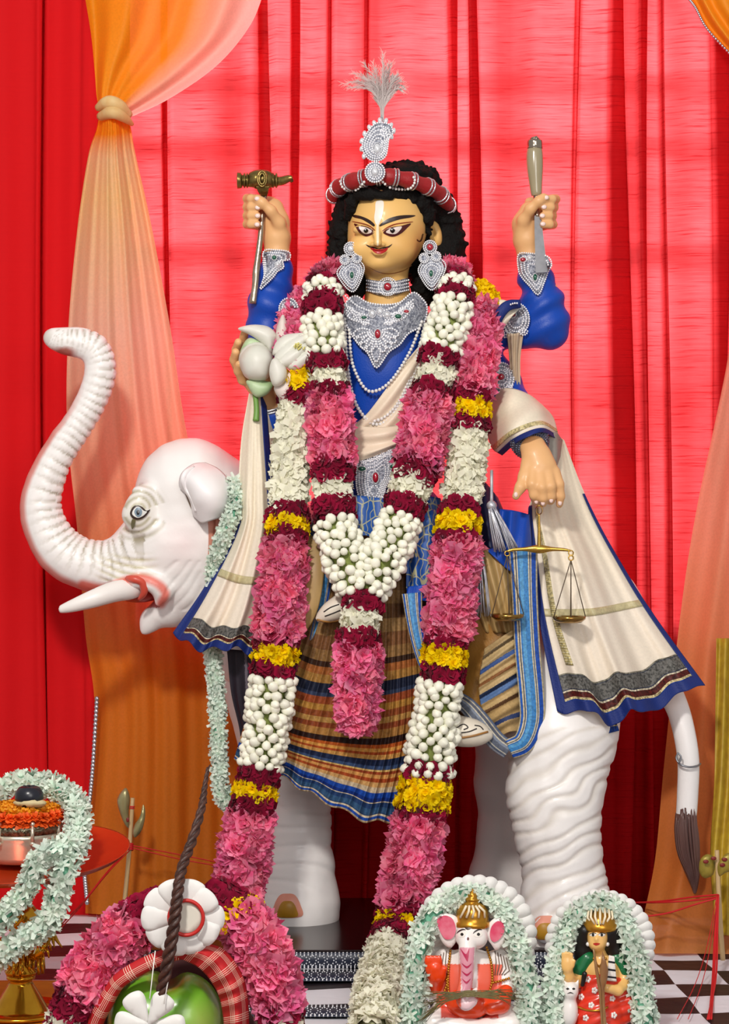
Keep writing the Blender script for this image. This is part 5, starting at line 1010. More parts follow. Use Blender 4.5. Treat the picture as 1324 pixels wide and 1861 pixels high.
strand(g3, [(424, 872, -.13, 13), (428, 910, -.15, 15), (418, 945, -.165, 15), (402, 985, -.165, 15), (388, 1040, -.15, 14), (384, 1120, -.14, 14), (388, 1200, -.15, 15), (394, 1270, -.16, 15), (397, 1340, -.17, 15), (398, 1400, -.18, 15), (406, 1448, -.19, 16), (425, 1464, -.20, 14), (444, 1452, -.20, 13)], [(0, 1, 'mint')], 't', 150, .8, per=5, gapk=1.15)
# ================================================================ THINGS HELD BY THE DEITY
m_brass = mat('antique_brass', '8f7a45', .3, .85, noise=.6, nscale=90, col2='4a3c1e', bump=.3, bscale=120)
m_steel = mat('bright_steel', 'b9aa98', .22, .85, noise=.4, nscale=60, col2='7a5a3a', bump=.2, bscale=60)
hm = thing('hammer', 'ornate antique brass claw hammer gripped in a raised hand', 'hammer', P(478, 380, -.08))
mb = MB(); ptube(mb, [(431, 328, -.075, 15), (438, 328, -.075, 14), (441, 328, -.075, 10), (452, 329, -.075, 11), (460, 327, -.075, 16), (472, 326, -.075, 18), (486, 327, -.075, 17), (498, 329, -.075, 11), (506, 330, -.075, 9)], 16, 40)
mb.build('hammer_head', m_brass, hm)
mb = MB()
for d in (-1, 1): ptube(mb, [(502, 330, -.075+d*.004, 8), (514, 328, -.075+d*.008, 8), (526, 324, -.075+d*.013, 6), (531, 327+d*4, -.075+d*.015, 3)], 8, 14, .6)
mb.build('claw', m_brass, hm)
mb = MB()
for k in (0, 1): mb.tube([P(476+(8-k*3)*math.cos(a), 325+(14-4*k)*math.sin(a), -.096-.003*k) for a in np.linspace(0, 2*PI, 22)], .0024, 6, False)
for x in (444, 449, 496, 502): mb.tube([P(x, 328+12*math.sin(a), -.075+.012*math.cos(a)) for a in np.linspace(0, 2*PI, 20)], .002, 6, False)
for k in range(10): ptube(mb, [(466+k*2.4, 338, -.094, 1.2), (470+k*1.8, 348, -.09, 1.4), (476+k*.9, 356, -.083, 1)], 5, 8)
mb.build('head_ornament', m_brass, hm)
mb = MB(); ptube(mb, [(481, 340, -.073, 9), (480, 352, -.073, 6), (477, 385, -.078, 5.2), (473, 430, -.086, 5.4), (468, 470, -.092, 5.6), (465, 495, -.095, 6.8), (463, 520, -.096, 6), (459, 552, -.097, 7)], 12, 46, .8); mb.build('shaft', m_steel, hm)
ch = thing('chisel', 'steel chisel with a glossy olive brown handle held point down', 'chisel', P(974, 380, -.08))
mb = MB(); ptube(mb, [(971.5, 268, -.07, 13), (971, 280, -.07, 15), (971.5, 305, -.071, 15), (973, 335, -.072, 12), (974, 350, -.073, 10.5), (974, 356, -.073, 9)], 20, 30); mb.build('handle', mat('olive_lacquer', '9c9072', .2, coat=.6), ch)
mb = MB(); ptube(mb, [(971, 249, -.07, 6), (971, 252, -.07, 9), (971, 255, -.07, 9), (971, 256, -.07, 13.5), (971.3, 266, -.07, 14), (971.3, 270, -.07, 15)], 20, 30); mb.build('ferrule', mat('chrome_cap', 'a89c8c', .15, .95), ch)
mb = MB(); ptube(mb, [(974, 352, -.073, 6), (974.5, 375, -.075, 5), (976, 395, -.08, 5)], 10, 10); q = MB()
mb.build('neck', m_steel, ch)
B = MB(); w0, w1 = .0055, .0105; a, b = P(976, 392, -.080), P(983.5, 496, -.104); t = (b-a).normalized(); sx = t.cross(Vector((0, 1, 0))).normalized(); ny = sx.cross(t)
vs = []
for p, w in ((a, w0), (a.lerp(b, .3), .0075), (b, w1)): vs += [p-sx*w-ny*.003, p+sx*w-ny*.003, p+sx*w*.9+ny*.003, p-sx*w*.9+ny*.003]
B.add(vs, [(0, 1, 5, 4), (1, 2, 6, 5), (2, 3, 7, 6), (3, 0, 4, 7), (4, 5, 9, 8), (5, 6, 10, 9), (6, 7, 11, 10), (7, 4, 8, 11), (0, 3, 2, 1), (8, 9, 10, 11)]); B.build('blade', mat('grey_steel', '8f8f94', .32, .6, noise=.3, nscale=80), ch, smooth=False)
# lotus
lo = thing('lotus_flower', 'white lotus flower with green stalk held before the shoulder', 'flower', P(465, 690, -.14))
m3 = lambda pts: [(400+x/4.137, 440+y/4.137) for x, y in pts]
m_lp = mat('lotus_petal', 'f1efe6', .42, transl=.2, noise=.25, nscale=22, col2='d8e2cc'); m_lpp = mat('lotus_petal_pinkish', 'f0e2da', .45, transl=.2); m_lg = mat('lotus_sepal', '9fbb8a', .45, noise=.5, nscale=30, col2='cfe0bc')
def lp(pts, y, dome, m=m_lp, th=.003): return decal('petal', m3(pts), plane_at(y), m, lo, 0, True, 5, dome=dome, thick=th)
decal('sepal', m3([(150, 830), (190, 740), (240, 720), (310, 760), (220, 800)]), plane_at(-.135), m_lg, lo, 0, True, 5, dome=.012, thick=.003)
lp([(135, 655), (190, 628), (280, 620), (370, 640), (420, 700), (400, 790), (385, 850), (320, 770), (235, 705)], -.140, .022); lp([(415, 720), (430, 620), (470, 545), (497, 600), (512, 690), (480, 760), (430, 770)], -.14, .012, m_lpp)
lp([(148, 890), (190, 800), (262, 768), (345, 790), (395, 860), (385, 950), (352, 1030), (270, 1046), (180, 1006)], -.150, .038)
MB().ball(P(465, 655, -.135), 1, 16, 10, (.031, .03, .033)).build('bud_core', m_lp, lo)
lp([(395, 850), (415, 760), (480, 700), (560, 685), (620, 690), (560, 760), (480, 840)], -.168, .014); lp([(405, 880), (440, 800), (520, 740), (610, 700), (660, 720), (610, 800), (520, 890), (450, 910)], -.176, .014)
lp([(430, 900), (500, 820), (580, 780), (650, 760), (660, 800), (600, 880), (540, 930), (480, 940)], -.184, .012); lp([(500, 940), (560, 860), (660, 790), (735, 800), (745, 850), (670, 905), (580, 965)], -.182, .014); lp([(600, 780), (650, 730), (700, 745), (740, 800), (720, 860), (660, 850)], -.172, .012); lp([(560, 700), (620, 680), (660, 700), (680, 750), (620, 760)], -.165, .01)
lp([(368, 985), (385, 890), (430, 875), (490, 940), (500, 1005), (465, 1070), (400, 1082)], -.186, .016); lp([(403, 1090), (470, 1050), (500, 960), (548, 1000), (548, 1100), (512, 1212), (440, 1172)], -.172, .014, m_lpp); lp([(500, 925), (560, 955), (640, 960), (685, 1022), (620, 1012), (545, 990)], -.176, .006)
decal('sepal', m3([(195, 1045), (300, 1040), (395, 1060), (380, 1120), (310, 1165), (250, 1150)]), plane_at(-.15), m_lg, lo, 0, True, 5, dome=.012, thick=.003)
mb = MB(); rr = np.random.RandomState(3)
for k in range(26): x, y = 585+rr.uniform(-30, 50), 780+rr.uniform(-25, 30); p = m3([(x, y)])[0]; mb.tube([P(500+40, 640, -.17), P(p[0], p[1], -.196)], .0007, 4); mb.ball(P(p[0], p[1], -.197), .0016, 5, 4)
mb.build('stamens', mat('stamen_yellow', 'd8cf78', .6), lo, kind='stuff')
mb = MB(); ptube(mb, [(461, 694, -.14, 6), (464, 720, -.14, 5), (466, 745, -.142, 5), (465, 765, -.145, 6)], 10, 20); mb.build('stalk', mat('lotus_stalk', '6f9a46', .45), lo)
# scales
sc_ = thing('balance_scale', 'small brass balance scale with two hanging pans below the open hand', 'scale', P(980, 1000, -.262))
m_gold = mat('polished_brass', 'c9a24a', .22, .9); YS = -.262
mb = MB(); ptube(mb, [(921, 1002, YS, 2), (934, 999, YS, 3), (955, 998, YS, 4), (979, 998, YS, 8), (1003, 998, YS, 4), (1024, 999, YS, 3), (1036, 1001, YS, 2)], 10, 40, .6)
mb.build('beam', m_gold, sc_)
mb = MB(); ptube(mb, [(979, 1002, YS, 4), (979, 985, YS, 3.5), (979, 955, YS, 2.4), (979, 934, YS, 1.6)], 8, 16); mb.tube([P(979+6*math.cos(a), 927+8*math.sin(a), YS+.02+.02*math.sin(a)) for a in np.linspace(0, 2*PI, 18)], .0012, 5, False); mb.build('pointer', m_gold, sc_)
mb = MB()
for x, y in ((921, 1006), (1037, 1005), (1037, 1014)): mb.tube([P(x+4.5*math.cos(a), y+4.5*math.sin(a), YS) for a in np.linspace(0, 2*PI, 14)], .0012, 5, False)
mb.build('hooks', m_gold, sc_, kind='stuff')
m_pan = mat('pan_brass', '9a7636', .2, .9, coat=.3); m_cord = mat('scale_cord', '5a4a38', .7)
for cx, top, cy in ((922, (921, 1010), 1117), (1034, (1037, 1018), 1121)):
    c = P(cx, cy, YS); pv, pf = lathe([(.002, -.010), (.020, -.010), (.0275, -.004), (.0285, .001), (.027, .001), (.026, -.003), (.019, -.008), (.002, -.008)], 28)
    p = obj('pan', [Vector(v)+c for v in pv], pf, m_pan, sc_)
    mb = MB()
    for a in (-2.9, -.25, 1.4, -1.55): mb.tube([P(*top, YS), c+Vector((.0275*math.cos(a), .0275*math.sin(a), .001))], .0009, 5)
    o = mb.build('pan_cords', m_cord, p, kind='stuff'); o.matrix_parent_inverse = Matrix.Identity(4)
# ================================================================ OFFERINGS AND FIGURINES IN FRONT
# ---- gilded pedestal, copper tray, silver bowl and fruit
XP, YP = 38, -.62
def cz(py, y): return P(XP, py, y).z
ls = thing('pedestal_stand', 'gilded lamp-style pedestal with beast figures around its stem', 'stand', (P(XP, 0, YP).x, YP, ZT+.008))
m_gilt = mat('gilt_brass', 'd8a02c', .16, .9, noise=.4, nscale=30, col2='a8661a'); X0 = P(XP, 0, YP).x
def lz(prof): s = (CAM_D+YP)/CAM_D/1000; return [(r*s, cz(py, YP)) for r, py in prof]
z0 = ZT+.009
base = lz([(60, 1850), (48, 1830), (34, 1806), (24, 1790), (19, 1782), (26, 1778), (26, 1772)]); base = [(.082, z0), (.082, z0+.004), (.068, z0+.008)]+base
MB().lathe((X0, YP, 0), base, 36).build('bell_base', m_gilt, ls)
MB().lathe((X0, YP, 0), lz([(26, 1772), (30, 1764), (16, 1752), (13, 1735), (20, 1722), (12, 1706), (14, 1690), (30, 1676), (34, 1660), (22, 1645), (14, 1630), (16, 1605), (36, 1588), (40, 1580)]), 28).build('stem', m_gilt, ls)
for k in range(5):
    a = -PI/2+(k-2)*1.1; c = Vector((X0+.030*math.cos(a), YP+.030*math.sin(a), cz(1752, YP))); d = Vector((math.cos(a), math.sin(a), 0)); mb = MB()
    mb.tube([c-d*.012+Vector((0, 0, .012)), c+Vector((0, 0, .016)), c+d*.008+Vector((0, 0, .026)), c+d*.014+Vector((0, 0, .030))], [.006, .0085, .007, .004], 8)
    for s in (-1, 1):
        e = d.cross(Vector((0, 0, 1)))*s*.005; mb.tube([c+e+d*.005+Vector((0, 0, .012)), c+e+d*.007-Vector((0, 0, .012))], .0025, 6); mb.tube([c+e-d*.010+Vector((0, 0, .012)), c+e-d*.011-Vector((0, 0, .012))], .0025, 6)
    mb.ball(c+d*.012+Vector((0, 0, .031)), .0055, 8, 6); mb.tube([c+d*.015+Vector((0, 0, .030)), c+d*.021+Vector((0, 0, .022)), c+d*.022+Vector((0, 0, .014))], [.003, .002, .0012], 6)
    mb.build('beast_figure', m_gilt, ls)
for k, (px, py) in enumerate(((8, 1655), (30, 1668))):
    mb = MB()
    for j in range(3): mb.tube([Vector(w) for w in Pn([(px+12*math.cos(t*1.4+j*2), py-26+t*17+8*math.sin(t+j), YP-.045-.004*j) for t in np.linspace(0, 3, 16)])], [.0015+.002*math.sin(PI*t/15) for t in range(16)], 6)
    mb.build('scroll_leaf', m_gilt, ls)
hp = thing('gold_pendant', 'small gilt leaf pendant hanging under the copper tray edge', 'pendant', P(100, 1690, -.60))
mb = MB(); mb.ball(P(100, 1672, -.60), 1, 12, 8, (.012, .009, .017)); mb.build('bell', mat('gilt_dull', 'b58a2a', .35, .8, bump=.5, bscale=300), hp)
mb = MB()
for dx in (-14, 0, 14): ptube(mb, [(98, 1690, -.60, 1.6), (96+dx*.4, 1706, -.60, 3.4), (99+dx, 1722, -.602, 1)], 6, 10, .5)
mb.tube([P(100, 1650, -.60), P(104, 1600, -.60), P(106, 1572, -.60)], .0008, 5); mb.build('leaf_drop', MATS['gilt_dull'], hp)
ct = thing('copper_tray', 'broad red copper tray balanced on the gilded pedestal', 'tray', (X0, YP, cz(1575, YP)))
s_ = (CAM_D+YP)/CAM_D/1000; tp = [(.004, 1572), (60, 1572), (150, 1566), (186, 1556), (197, 1546), (199, 1544), (196, 1545), (184, 1551), (148, 1561), (60, 1566), (.004, 1566)]
v, fc = lathe([(r*s_, cz(py, YP)-cz(1566, YP)) for r, py in tp], 56); Rt = Euler((math.radians(7), math.radians(-2.5), 0)).to_matrix(); obj('dish', [Rt @ Vector(a)+Vector((X0, YP, cz(1566, YP)-.003)) for a in v], fc, mat('red_copper', 'd8481c', .3, .45, noise=.3, nscale=8, col2='b02c14'), ct)
sb = thing('offering_bowl', 'ribbed silver bowl with an engraved rail on the copper tray', 'bowl', (X0, YP, cz(1566, YP)))
m_bowl = mat('old_silver', 'd8d0bc', .25, .6, noise=.3, nscale=40)
pr_ = [(40, 1565), (58, 1563), (62, 1556), (66, 1552), (65, 1546), (69, 1541), (68, 1535), (72, 1530), (71, 1524), (74, 1518), (75, 1510), (72, 1510), (70, 1520), (56, 1550), (.01, 1556)]
MB().lathe((X0, YP, 0), [(r*s_, cz(py, YP)) for r, py in pr_], 48).build('body', m_bowl, sb)
MB().lathe((X0, YP, 0), [(r*s_, cz(py, YP)) for r, py in [(73, 1510), (76, 1509), (77, 1494), (75, 1492), (73, 1493), (72, 1509)]], 48).build('engraved_rail', mat('engraved_silver', '8f8a74', .3, .85, noise=.8, nscale=150, col2='34301f', bump=.8, bscale=220), sb)
for k in range(8):
    a = -PI/2+.42+k*PI/4; c = Vector((X0+77*s_*math.cos(a), YP+77*s_*math.sin(a), 0)); mb = MB(); mb.tube([c+Vector((0, 0, cz(1522, YP))), c+Vector((0, 0, cz(1492, YP)))], .0028, 8); mb.ball(c+Vector((0, 0, cz(1488, YP))), .0042, 8, 6); mb.ball(c+Vector((0, 0, cz(1523, YP))), .0038, 8, 6); mb.build('rail_post', m_bowl, sb)
rc = MB().lathe((X0, YP, 0), [(.0005, cz(1512, YP)), (66*s_, cz(1512, YP)), (72*s_, cz(1506, YP)), (71*s_, cz(1498, YP)), (55*s_, cz(1494, YP)), (.0005, cz(1493, YP))], 40).build('rice_layer', mat('white_rice', 'eeeae4', .7, bump=1, bscale=500), None); tag(rc, 'white rice filling the ribbed silver bowl', 'rice', kind='stuff')
mr = thing('marigold_ring', 'ring of orange and yellow marigolds heaped on the silver bowl', 'flowers', (X0, YP, cz(1495, YP)))
m_or = mat('orange_marigold', 'f2641a', .6, var=.12, transl=.25); m_or2 = mat('amber_marigold', 'f2a51c', .6, var=.12, transl=.25)
OM = [flower_mesh('orange_marigold', m_or, [(9, .013, .007, .3, .6, .2), (8, .011, .007, .7, .5, .2), (6, .009, .006, 1.15, .3, .2)], 140+s, 2, 3) for s in range(2)]; AM = [flower_mesh('amber_marigold', m_or2, [(9, .013, .007, .3, .6, .2), (8, .011, .007, .7, .5, .2), (6, .009, .006, 1.15, .3, .2)], 150+s, 2, 3) for s in range(2)]
rr = random.Random(5)
for r_, z_, n, ms, tilt in ((72, 1487, 30, OM, .9), (74, 1478, 30, OM, .6), (62, 1470, 24, AM, .3), (46, 1467, 18, AM, .15), (28, 1465, 10, AM, 0), (8, 1464, 3, AM, 0)):
    for k in range(n):
        a = 2*PI*k/n+rr.uniform(-.05, .05); d = Vector((math.cos(a)*tilt, math.sin(a)*tilt, 1)).normalized(); p = Vector((X0+r_*s_*math.cos(a), YP+r_*s_*math.sin(a), cz(z_, YP)))
        inst(ms[0].name.split('.')[0], rr.choice(ms), Matrix.Translation(p) @ d.to_track_quat('Z', 'Y').to_matrix().to_4x4() @ Matrix.Rotation(rr.uniform(0, 6.28), 4, 'Z') @ Matrix.Scale(.85, 4), mr)
lf = decal('leaf', [(24, 1458), (40, 1452), (70, 1452), (84, 1458), (78, 1466), (56, 1469), (34, 1466)], plane_at(YP-.035), mat('dry_leaf', 'cbb98c', .6), None, 0, True, 6, dome=.02, thick=.001)
tag(lf, 'pale dry leaf lying under the dark round fruit', 'leaf')
fr = thing('dark_fruit', 'dark blue black round fruit with a dimpled crown on the marigolds', 'fruit', P(53, 1466, YP-.03)); YF = YP-.03
prof = [(.3, 1466), (14, 1465.5), (22, 1460), (26, 1451), (25, 1440), (19, 1431), (13, 1428.5), (9, 1429), (6, 1433), (.3, 1435)]
MB().lathe((P(53, 0, YF).x, YF, 0), [(r*s_, P(53, py, YF).z) for r, py in prof], 32).build('flesh', mat('fruit_skin', '14151d', .28, noise=.4, nscale=40, col2='2b2e3c'), fr)
mb = MB()
for k in range(7):
    a = 2*PI*k/7; c = P(53, 1429, YF); mb.ball(c+Vector((.0085*math.cos(a), .0085*math.sin(a), 0)), .0028, 6, 4, (1, 1, .5))
mb.build('calyx', mat('fruit_calyx', '1d1d24', .6), fr)
g4 = thing('jasmine_garland', 'mint jasmine garland draped over the copper tray with two tails', 'garland', P(110, 1560, -.70))
strand(g4, [(-60, 1450, -.56, 20), (-10, 1440, -.56, 23), (30, 1425, -.55, 23), (75, 1424, -.55, 23), (112, 1438, -.58, 24), (138, 1465, -.64, 24), (142, 1505, -.69, 25), (134, 1545, -.73, 26), (118, 1575, -.76, 25), (108, 1610, -.77, 22), (100, 1650, -.77, 22), (78, 1685, -.77, 22), (45, 1708, -.77, 23), (12, 1730, -.77, 23), (-15, 1745, -.77, 23), (-60, 1760, -.77, 20)], [(0, 1, 'mint')], 't', 150, 1.0, per=5, gapk=1.25)
strand(g4, [(128, 1530, -.75, 18), (100, 1545, -.765, 21), (72, 1562, -.775, 20), (58, 1592, -.78, 18), (42, 1625, -.78, 19), (20, 1650, -.78, 20), (-6, 1675, -.78, 20), (-50, 1690, -.78, 20)], [(0, 1, 'mint')], 't', 150, 1.0, per=5, gapk=1.25)
# ---- arrow sticks with tin fins and red thread
m_bam = mat('bamboo', 'c9a878', .5, noise=.3, nscale=40, stretch=(1, 1, .1)); m_tin = mat('dull_tin', '9c9468', .35, .6, noise=.4, nscale=20, col2='c9bf94'); m_thr = mat('red_thread', 'c8141a', .6)
st = thing('arrow_stick', 'bamboo arrow stick with two tin fins standing beside the orange drape', 'stick', P(222, 1680, .08))
mb = MB(); ptube(mb, [(241, 1450, .08, 3.6), (236, 1530, .08, 4), (229, 1610, .08, 4.2), (222, 1682, .08, 4.4)], 10, 16); mb.build('shaft', m_bam, st)
decal('fin', [(228, 1432), (236, 1450), (234, 1480), (238, 1505), (228, 1500), (218, 1478), (213, 1452)], plane_at(.085), m_tin, st, 0, True, 5, dome=.006, thick=.001)
decal('fin', [(260, 1462), (264, 1480), (258, 1508), (246, 1522), (241, 1514), (244, 1500), (254, 1484)], plane_at(.07), m_tin, st, 0, True, 5, dome=.006, thick=.001)
for p in ((232, 1490), (254, 1498)): MB().ball(P(p[0], p[1], .066), 1, 8, 5, (.0032, .001, .0048)).build('red_dot', mat('red_paint_dot', '7a1a14', .5), st)
mb = MB()
for k in range(5): mb.tube([P(237+4.6*math.cos(a), 1534+k*2.6+math.sin(a), .08+.0046*math.sin(a)) for a in np.linspace(0, 2*PI, 14)], .0014, 5, False)
for k in range(2): mb.tube([P(240+4.2*math.cos(a), 1466+k*3, .08+.0044*math.sin(a)) for a in np.linspace(0, 2*PI, 14)], .0012, 5, False)
mb.build('thread_binding', m_thr, st)
def th(name, label, lines, r=.0011):
    mb = MB()
    for L in lines: mb.tube([Vector(w) for w in Pn(spline(L, 30))], r, 5)
    o = mb.build(name, m_thr); tag(o, label, 'thread'); return o
th('red_thread', 'red sacred threads running from the bamboo arrow stick around the altar', [[(236, 1536, .078), (320, 1552, .10), (410, 1570, .12), (520, 1592, .215)], [(236, 1540, .078), (330, 1562, .1), (420, 1578, .12), (520, 1600, .215)], [(236, 1538, .078), (190, 1590, -.06), (150, 1640, -.25), (112, 1680, -.45)], [(234, 1542, .078), (188, 1596, -.06), (146, 1648, -.25), (108, 1690, -.45)], [(237, 1544, .078), (194, 1588, -.06), (154, 1636, -.25), (118, 1672, -.45)]])
st2 = thing('arrow_stick', 'stick with ragged tin fins and thread against the gold drape border', 'stick', P(1312, 1745, -.24))
mb = MB(); ptube(mb, [(1302, 1545, -.24, 4), (1306, 1640, -.24, 4.4), (1313, 1745, -.24, 4.6)], 10, 14); mb.build('shaft', m_bam, st2)
decal('fin', [(1272, 1562), (1286, 1552), (1298, 1562), (1296, 1588), (1280, 1596), (1270, 1584)], plane_at(-.236), mat('olive_tin', '8a7a2c', .4, .3, noise=.5, nscale=50, col2='b59a3a'), st2, 0, True, 5, dome=.005, thick=.001)
decal('fin', [(1304, 1570), (1322, 1550), (1340, 1560), (1336, 1580), (1318, 1586), (1306, 1592)], plane_at(-.244), MATS['olive_tin'], st2, 0, True, 5, dome=.005, thick=.001)
for p in ((1282, 1566), (1296, 1560), (1316, 1562), (1312, 1572)): MB().ball(P(p[0], p[1], -.25), 1, 8, 5, (.005, .0012, .0035)).build('red_dot', MATS['red_paint_dot'], st2)
th('red_thread', 'bundle of red threads tied to the stick above the checked cloth', [[(1304, 1626, -.25), (1260, 1630, -.22), (1200, 1638, -.16), (1120, 1642, -.05)], [(1304, 1630, -.25), (1262, 1636, -.22), (1200, 1640, -.18), (1120, 1640, -.04)], [(1304, 1632, -.25), (1262, 1644, -.24), (1210, 1660, -.22), (1150, 1668, -.2)],
    [(1302, 1626, -.25), (1300, 1700, -.30), (1297, 1780, -.42), (1292, 1852, -.66)], [(1305, 1626, -.25), (1303, 1700, -.30), (1300, 1780, -.42), (1285, 1852, -.66)], [(1303, 1628, -.25), (1298, 1700, -.30), (1294, 1780, -.42), (1288, 1852, -.66)]], .0016)
th('red_thread', 'two thin loose threads slanting across the checked cloth', [[(1302, 1628, -.25), (1284, 1720, -.33), (1262, 1790, -.45), (1230, 1852, -.66)], [(1303, 1630, -.25), (1290, 1720, -.33), (1274, 1790, -.45), (1250, 1852, -.66)]], .0007)
# ---- water pot with coconut, plaid cloth, garland and cork flowers
YK = -.985; K = (CAM_D+YK)/CAM_D/1000
def kz(py): return P(0, py, YK).z
XK = P(300, 0, YK).x
kp = thing('water_pot', 'brass ritual pot carrying the green coconut, cut off by the frame', 'pot', (XK, YK, .55))
MB().lathe((XK, YK, 0), [(.03, .551), (.055, .551), (.06, .56), (.095, .61), (.105, .66), (.095, .71), (.06, .745), (.055, .765), (.07, .785), (.066, .787), (.05, .765), (.003, .74)], 40).build('vessel', m_gilt, kp)
co = thing('green_coconut', 'glossy green coconut under the plaid cloth with a red brown scar', 'coconut', (XK, YK, kz(1965)))
S = SDF((XK-.11, YK-.1, .735), (XK+.11, YK+.1, .945), .004); S.ell(300, 1872, YK, 102, 106, .078); S.ell(262, 1845, YK-.02, 52, 62, .05, .03); S.ell(345, 1845, YK-.02, 50, 66, .05, .03); S.ell(306, 1775, YK-.02, 16, 16, .03, .02, True)
V, F = S.mesh(); V = relax(V, F, 2); C = np.empty((len(V), 3)); X, Y = pix(V); C[:] = srgb('6fb02c')[:3]; w = np.clip(1.2-np.hypot((X-308)/36, (Y-1782)/30), 0, 1)[:, None]; C = C*(1-w)+np.array(srgb('6a1f16')[:3])*w; w = (np.clip(1-np.hypot((X-370)/60, (Y-1860)/60), 0, 1)*.6)[:, None]; C = C*(1-w)+np.array(srgb('b8c46a')[:3])*w
obj('shell', V, F, mat('coconut_skin', '6fb02c', .3, vcol=True, noise=.15, nscale=20, coat=.3), co, True, None, C)
def plaid():
    m = bpy.data.materials.new('red_plaid'); m.use_nodes = True; nt = NT(m); b = nt.n['Principled BSDF']; b.inputs['Roughness'].default_value = .75; uv = nt.add('ShaderNodeUVMap'); sp = nt.add('ShaderNodeSeparateXYZ'); nt.link(uv.outputs[0], sp.inputs[0]); o = []
    for k, fr_ in ((0, 2.2), (1, 6.5)):
        a = nt.add('ShaderNodeMath', operation='MULTIPLY'); a.inputs[1].default_value = fr_; nt.link(sp.outputs[k], a.inputs[0]); f_ = nt.add('ShaderNodeMath', operation='FRACT'); nt.link(a.outputs[0], f_.inputs[0])
        r = ramp(nt, [(0, (0, 0, 0, 1)), (.55, (1, 1, 1, 1)), (.575, (0, 0, 0, 1)), (.65, (1, 1, 1, 1)), (.675, (0, 0, 0, 1)), (.75, (1, 1, 1, 1)), (.775, (0, 0, 0, 1)), (.85, (1, 1, 1, 1)), (.875, (0, 0, 0, 1))], 'CONSTANT'); nt.link(f_.outputs[0], r.inputs[0]); o.append(r.outputs[0])
    mx = nt.add('ShaderNodeMath', operation='MAXIMUM'); nt.link(o[0], mx.inputs[0]); nt.link(o[1], mx.inputs[1]); c = nt.add('ShaderNodeMix', data_type='RGBA'); c.inputs['A'].default_value = srgb('b8161c'); c.inputs['B'].default_value = srgb('efd2bc'); nt.link(mx.outputs[0], c.inputs['Factor']); nt.link(c.outputs['Result'], b.inputs['Base Color']); return m
m_plaid = plaid()
gc = thing('plaid_cloth', 'red and cream plaid cloth band wrapped around the green coconut', 'cloth', P(300, 1760, YK-.05))
def band(name, rows, m, parent, dp): Surf(rows, dp).patch(name, m, parent, nu=24, nv=60, thick=.003)
band('wide_fold', [[(318, 1738, YK-.075), (330, 1722, YK-.085), (345, 1712, YK-.055)], [(362, 1760, YK-.085), (385, 1738, YK-.10), (402, 1722, YK-.06)], [(390, 1795, YK-.085), (418, 1782, YK-.105), (438, 1766, YK-.06)], [(402, 1830, YK-.08), (430, 1822, YK-.105), (450, 1812, YK-.06)], [(408, 1880, YK-.07), (432, 1880, YK-.10), (454, 1875, YK-.05)]], m_plaid, gc, lambda U, V: .003*np.sin(V*40))
q = spline([(345, 1728, YK-.06, 12), (300, 1738, YK-.07, 13), (258, 1756, YK-.075, 14), (222, 1778, YK-.075, 14), (206, 1796, YK-.07, 14), (190, 1824, YK-.065, 15), (174, 1856, YK-.055, 15), (168, 1895, YK-.05, 14)], 60); W = Pn(q[:, :3]); v, fc = tube([Vector(w) for w in W], list(q[:, 3]*K), 14, True)
uv = np.array([(j/14*1.3, i/59*1.15) for i in range(60) for j in range(14)]); obj('rolled_fold', v, fc, m_plaid, gc, True, uv)
decal('dark_backing', [(172, 1892), (200, 1805), (258, 1758), (318, 1735), (390, 1752), (432, 1800), (448, 1892)], plane_at(YK+.03), mat('maroon_backing', '4a0f14', .7), gc, 0, True, 9, dome=.03, thick=.002)  # dark maroon sheet filling the gap behind the plaid folds
g5 = thing('flower_garland', 'thick pink and maroon garland arched around the coconut pot', 'garland', P(300, 1700, YK-.02))
strand(g5, [(300, 1640, YK, 30), (275, 1655, YK-.01, 36), (245, 1680, YK-.02, 42), (205, 1720, YK-.03, 48), (170, 1765, YK-.035, 48), (145, 1810, YK-.04, 44), (128, 1850, YK-.04, 42), (118, 1905, YK-.04, 40)], [(1640, 1690, 'maroon'), (1682, 1805, 'pink'), (1800, 1848, 'maroon'), (1844, 1862, 'tube'), (1858, 1904, 'maroon')], scale=1.0)
strand(g5, [(340, 1628, YK, 30), (385, 1632, YK-.01, 36), (425, 1656, YK-.02, 42), (458, 1700, YK-.03, 46), (482, 1745, YK-.035, 46), (500, 1795, YK-.04, 44), (508, 1845, YK-.04, 42), (512, 1905, YK-.04, 40)], [(1632, 1668, 'maroon'), (1656, 1668, 'yellow'), (1666, 1828, 'pink'), (1822, 1848, 'maroon'), (1844, 1868, 'tube'), (1862, 1904, 'maroon')], scale=1.0)
m_shola = mat('white_pith', 'f4f2ef', .6, transl=.15)
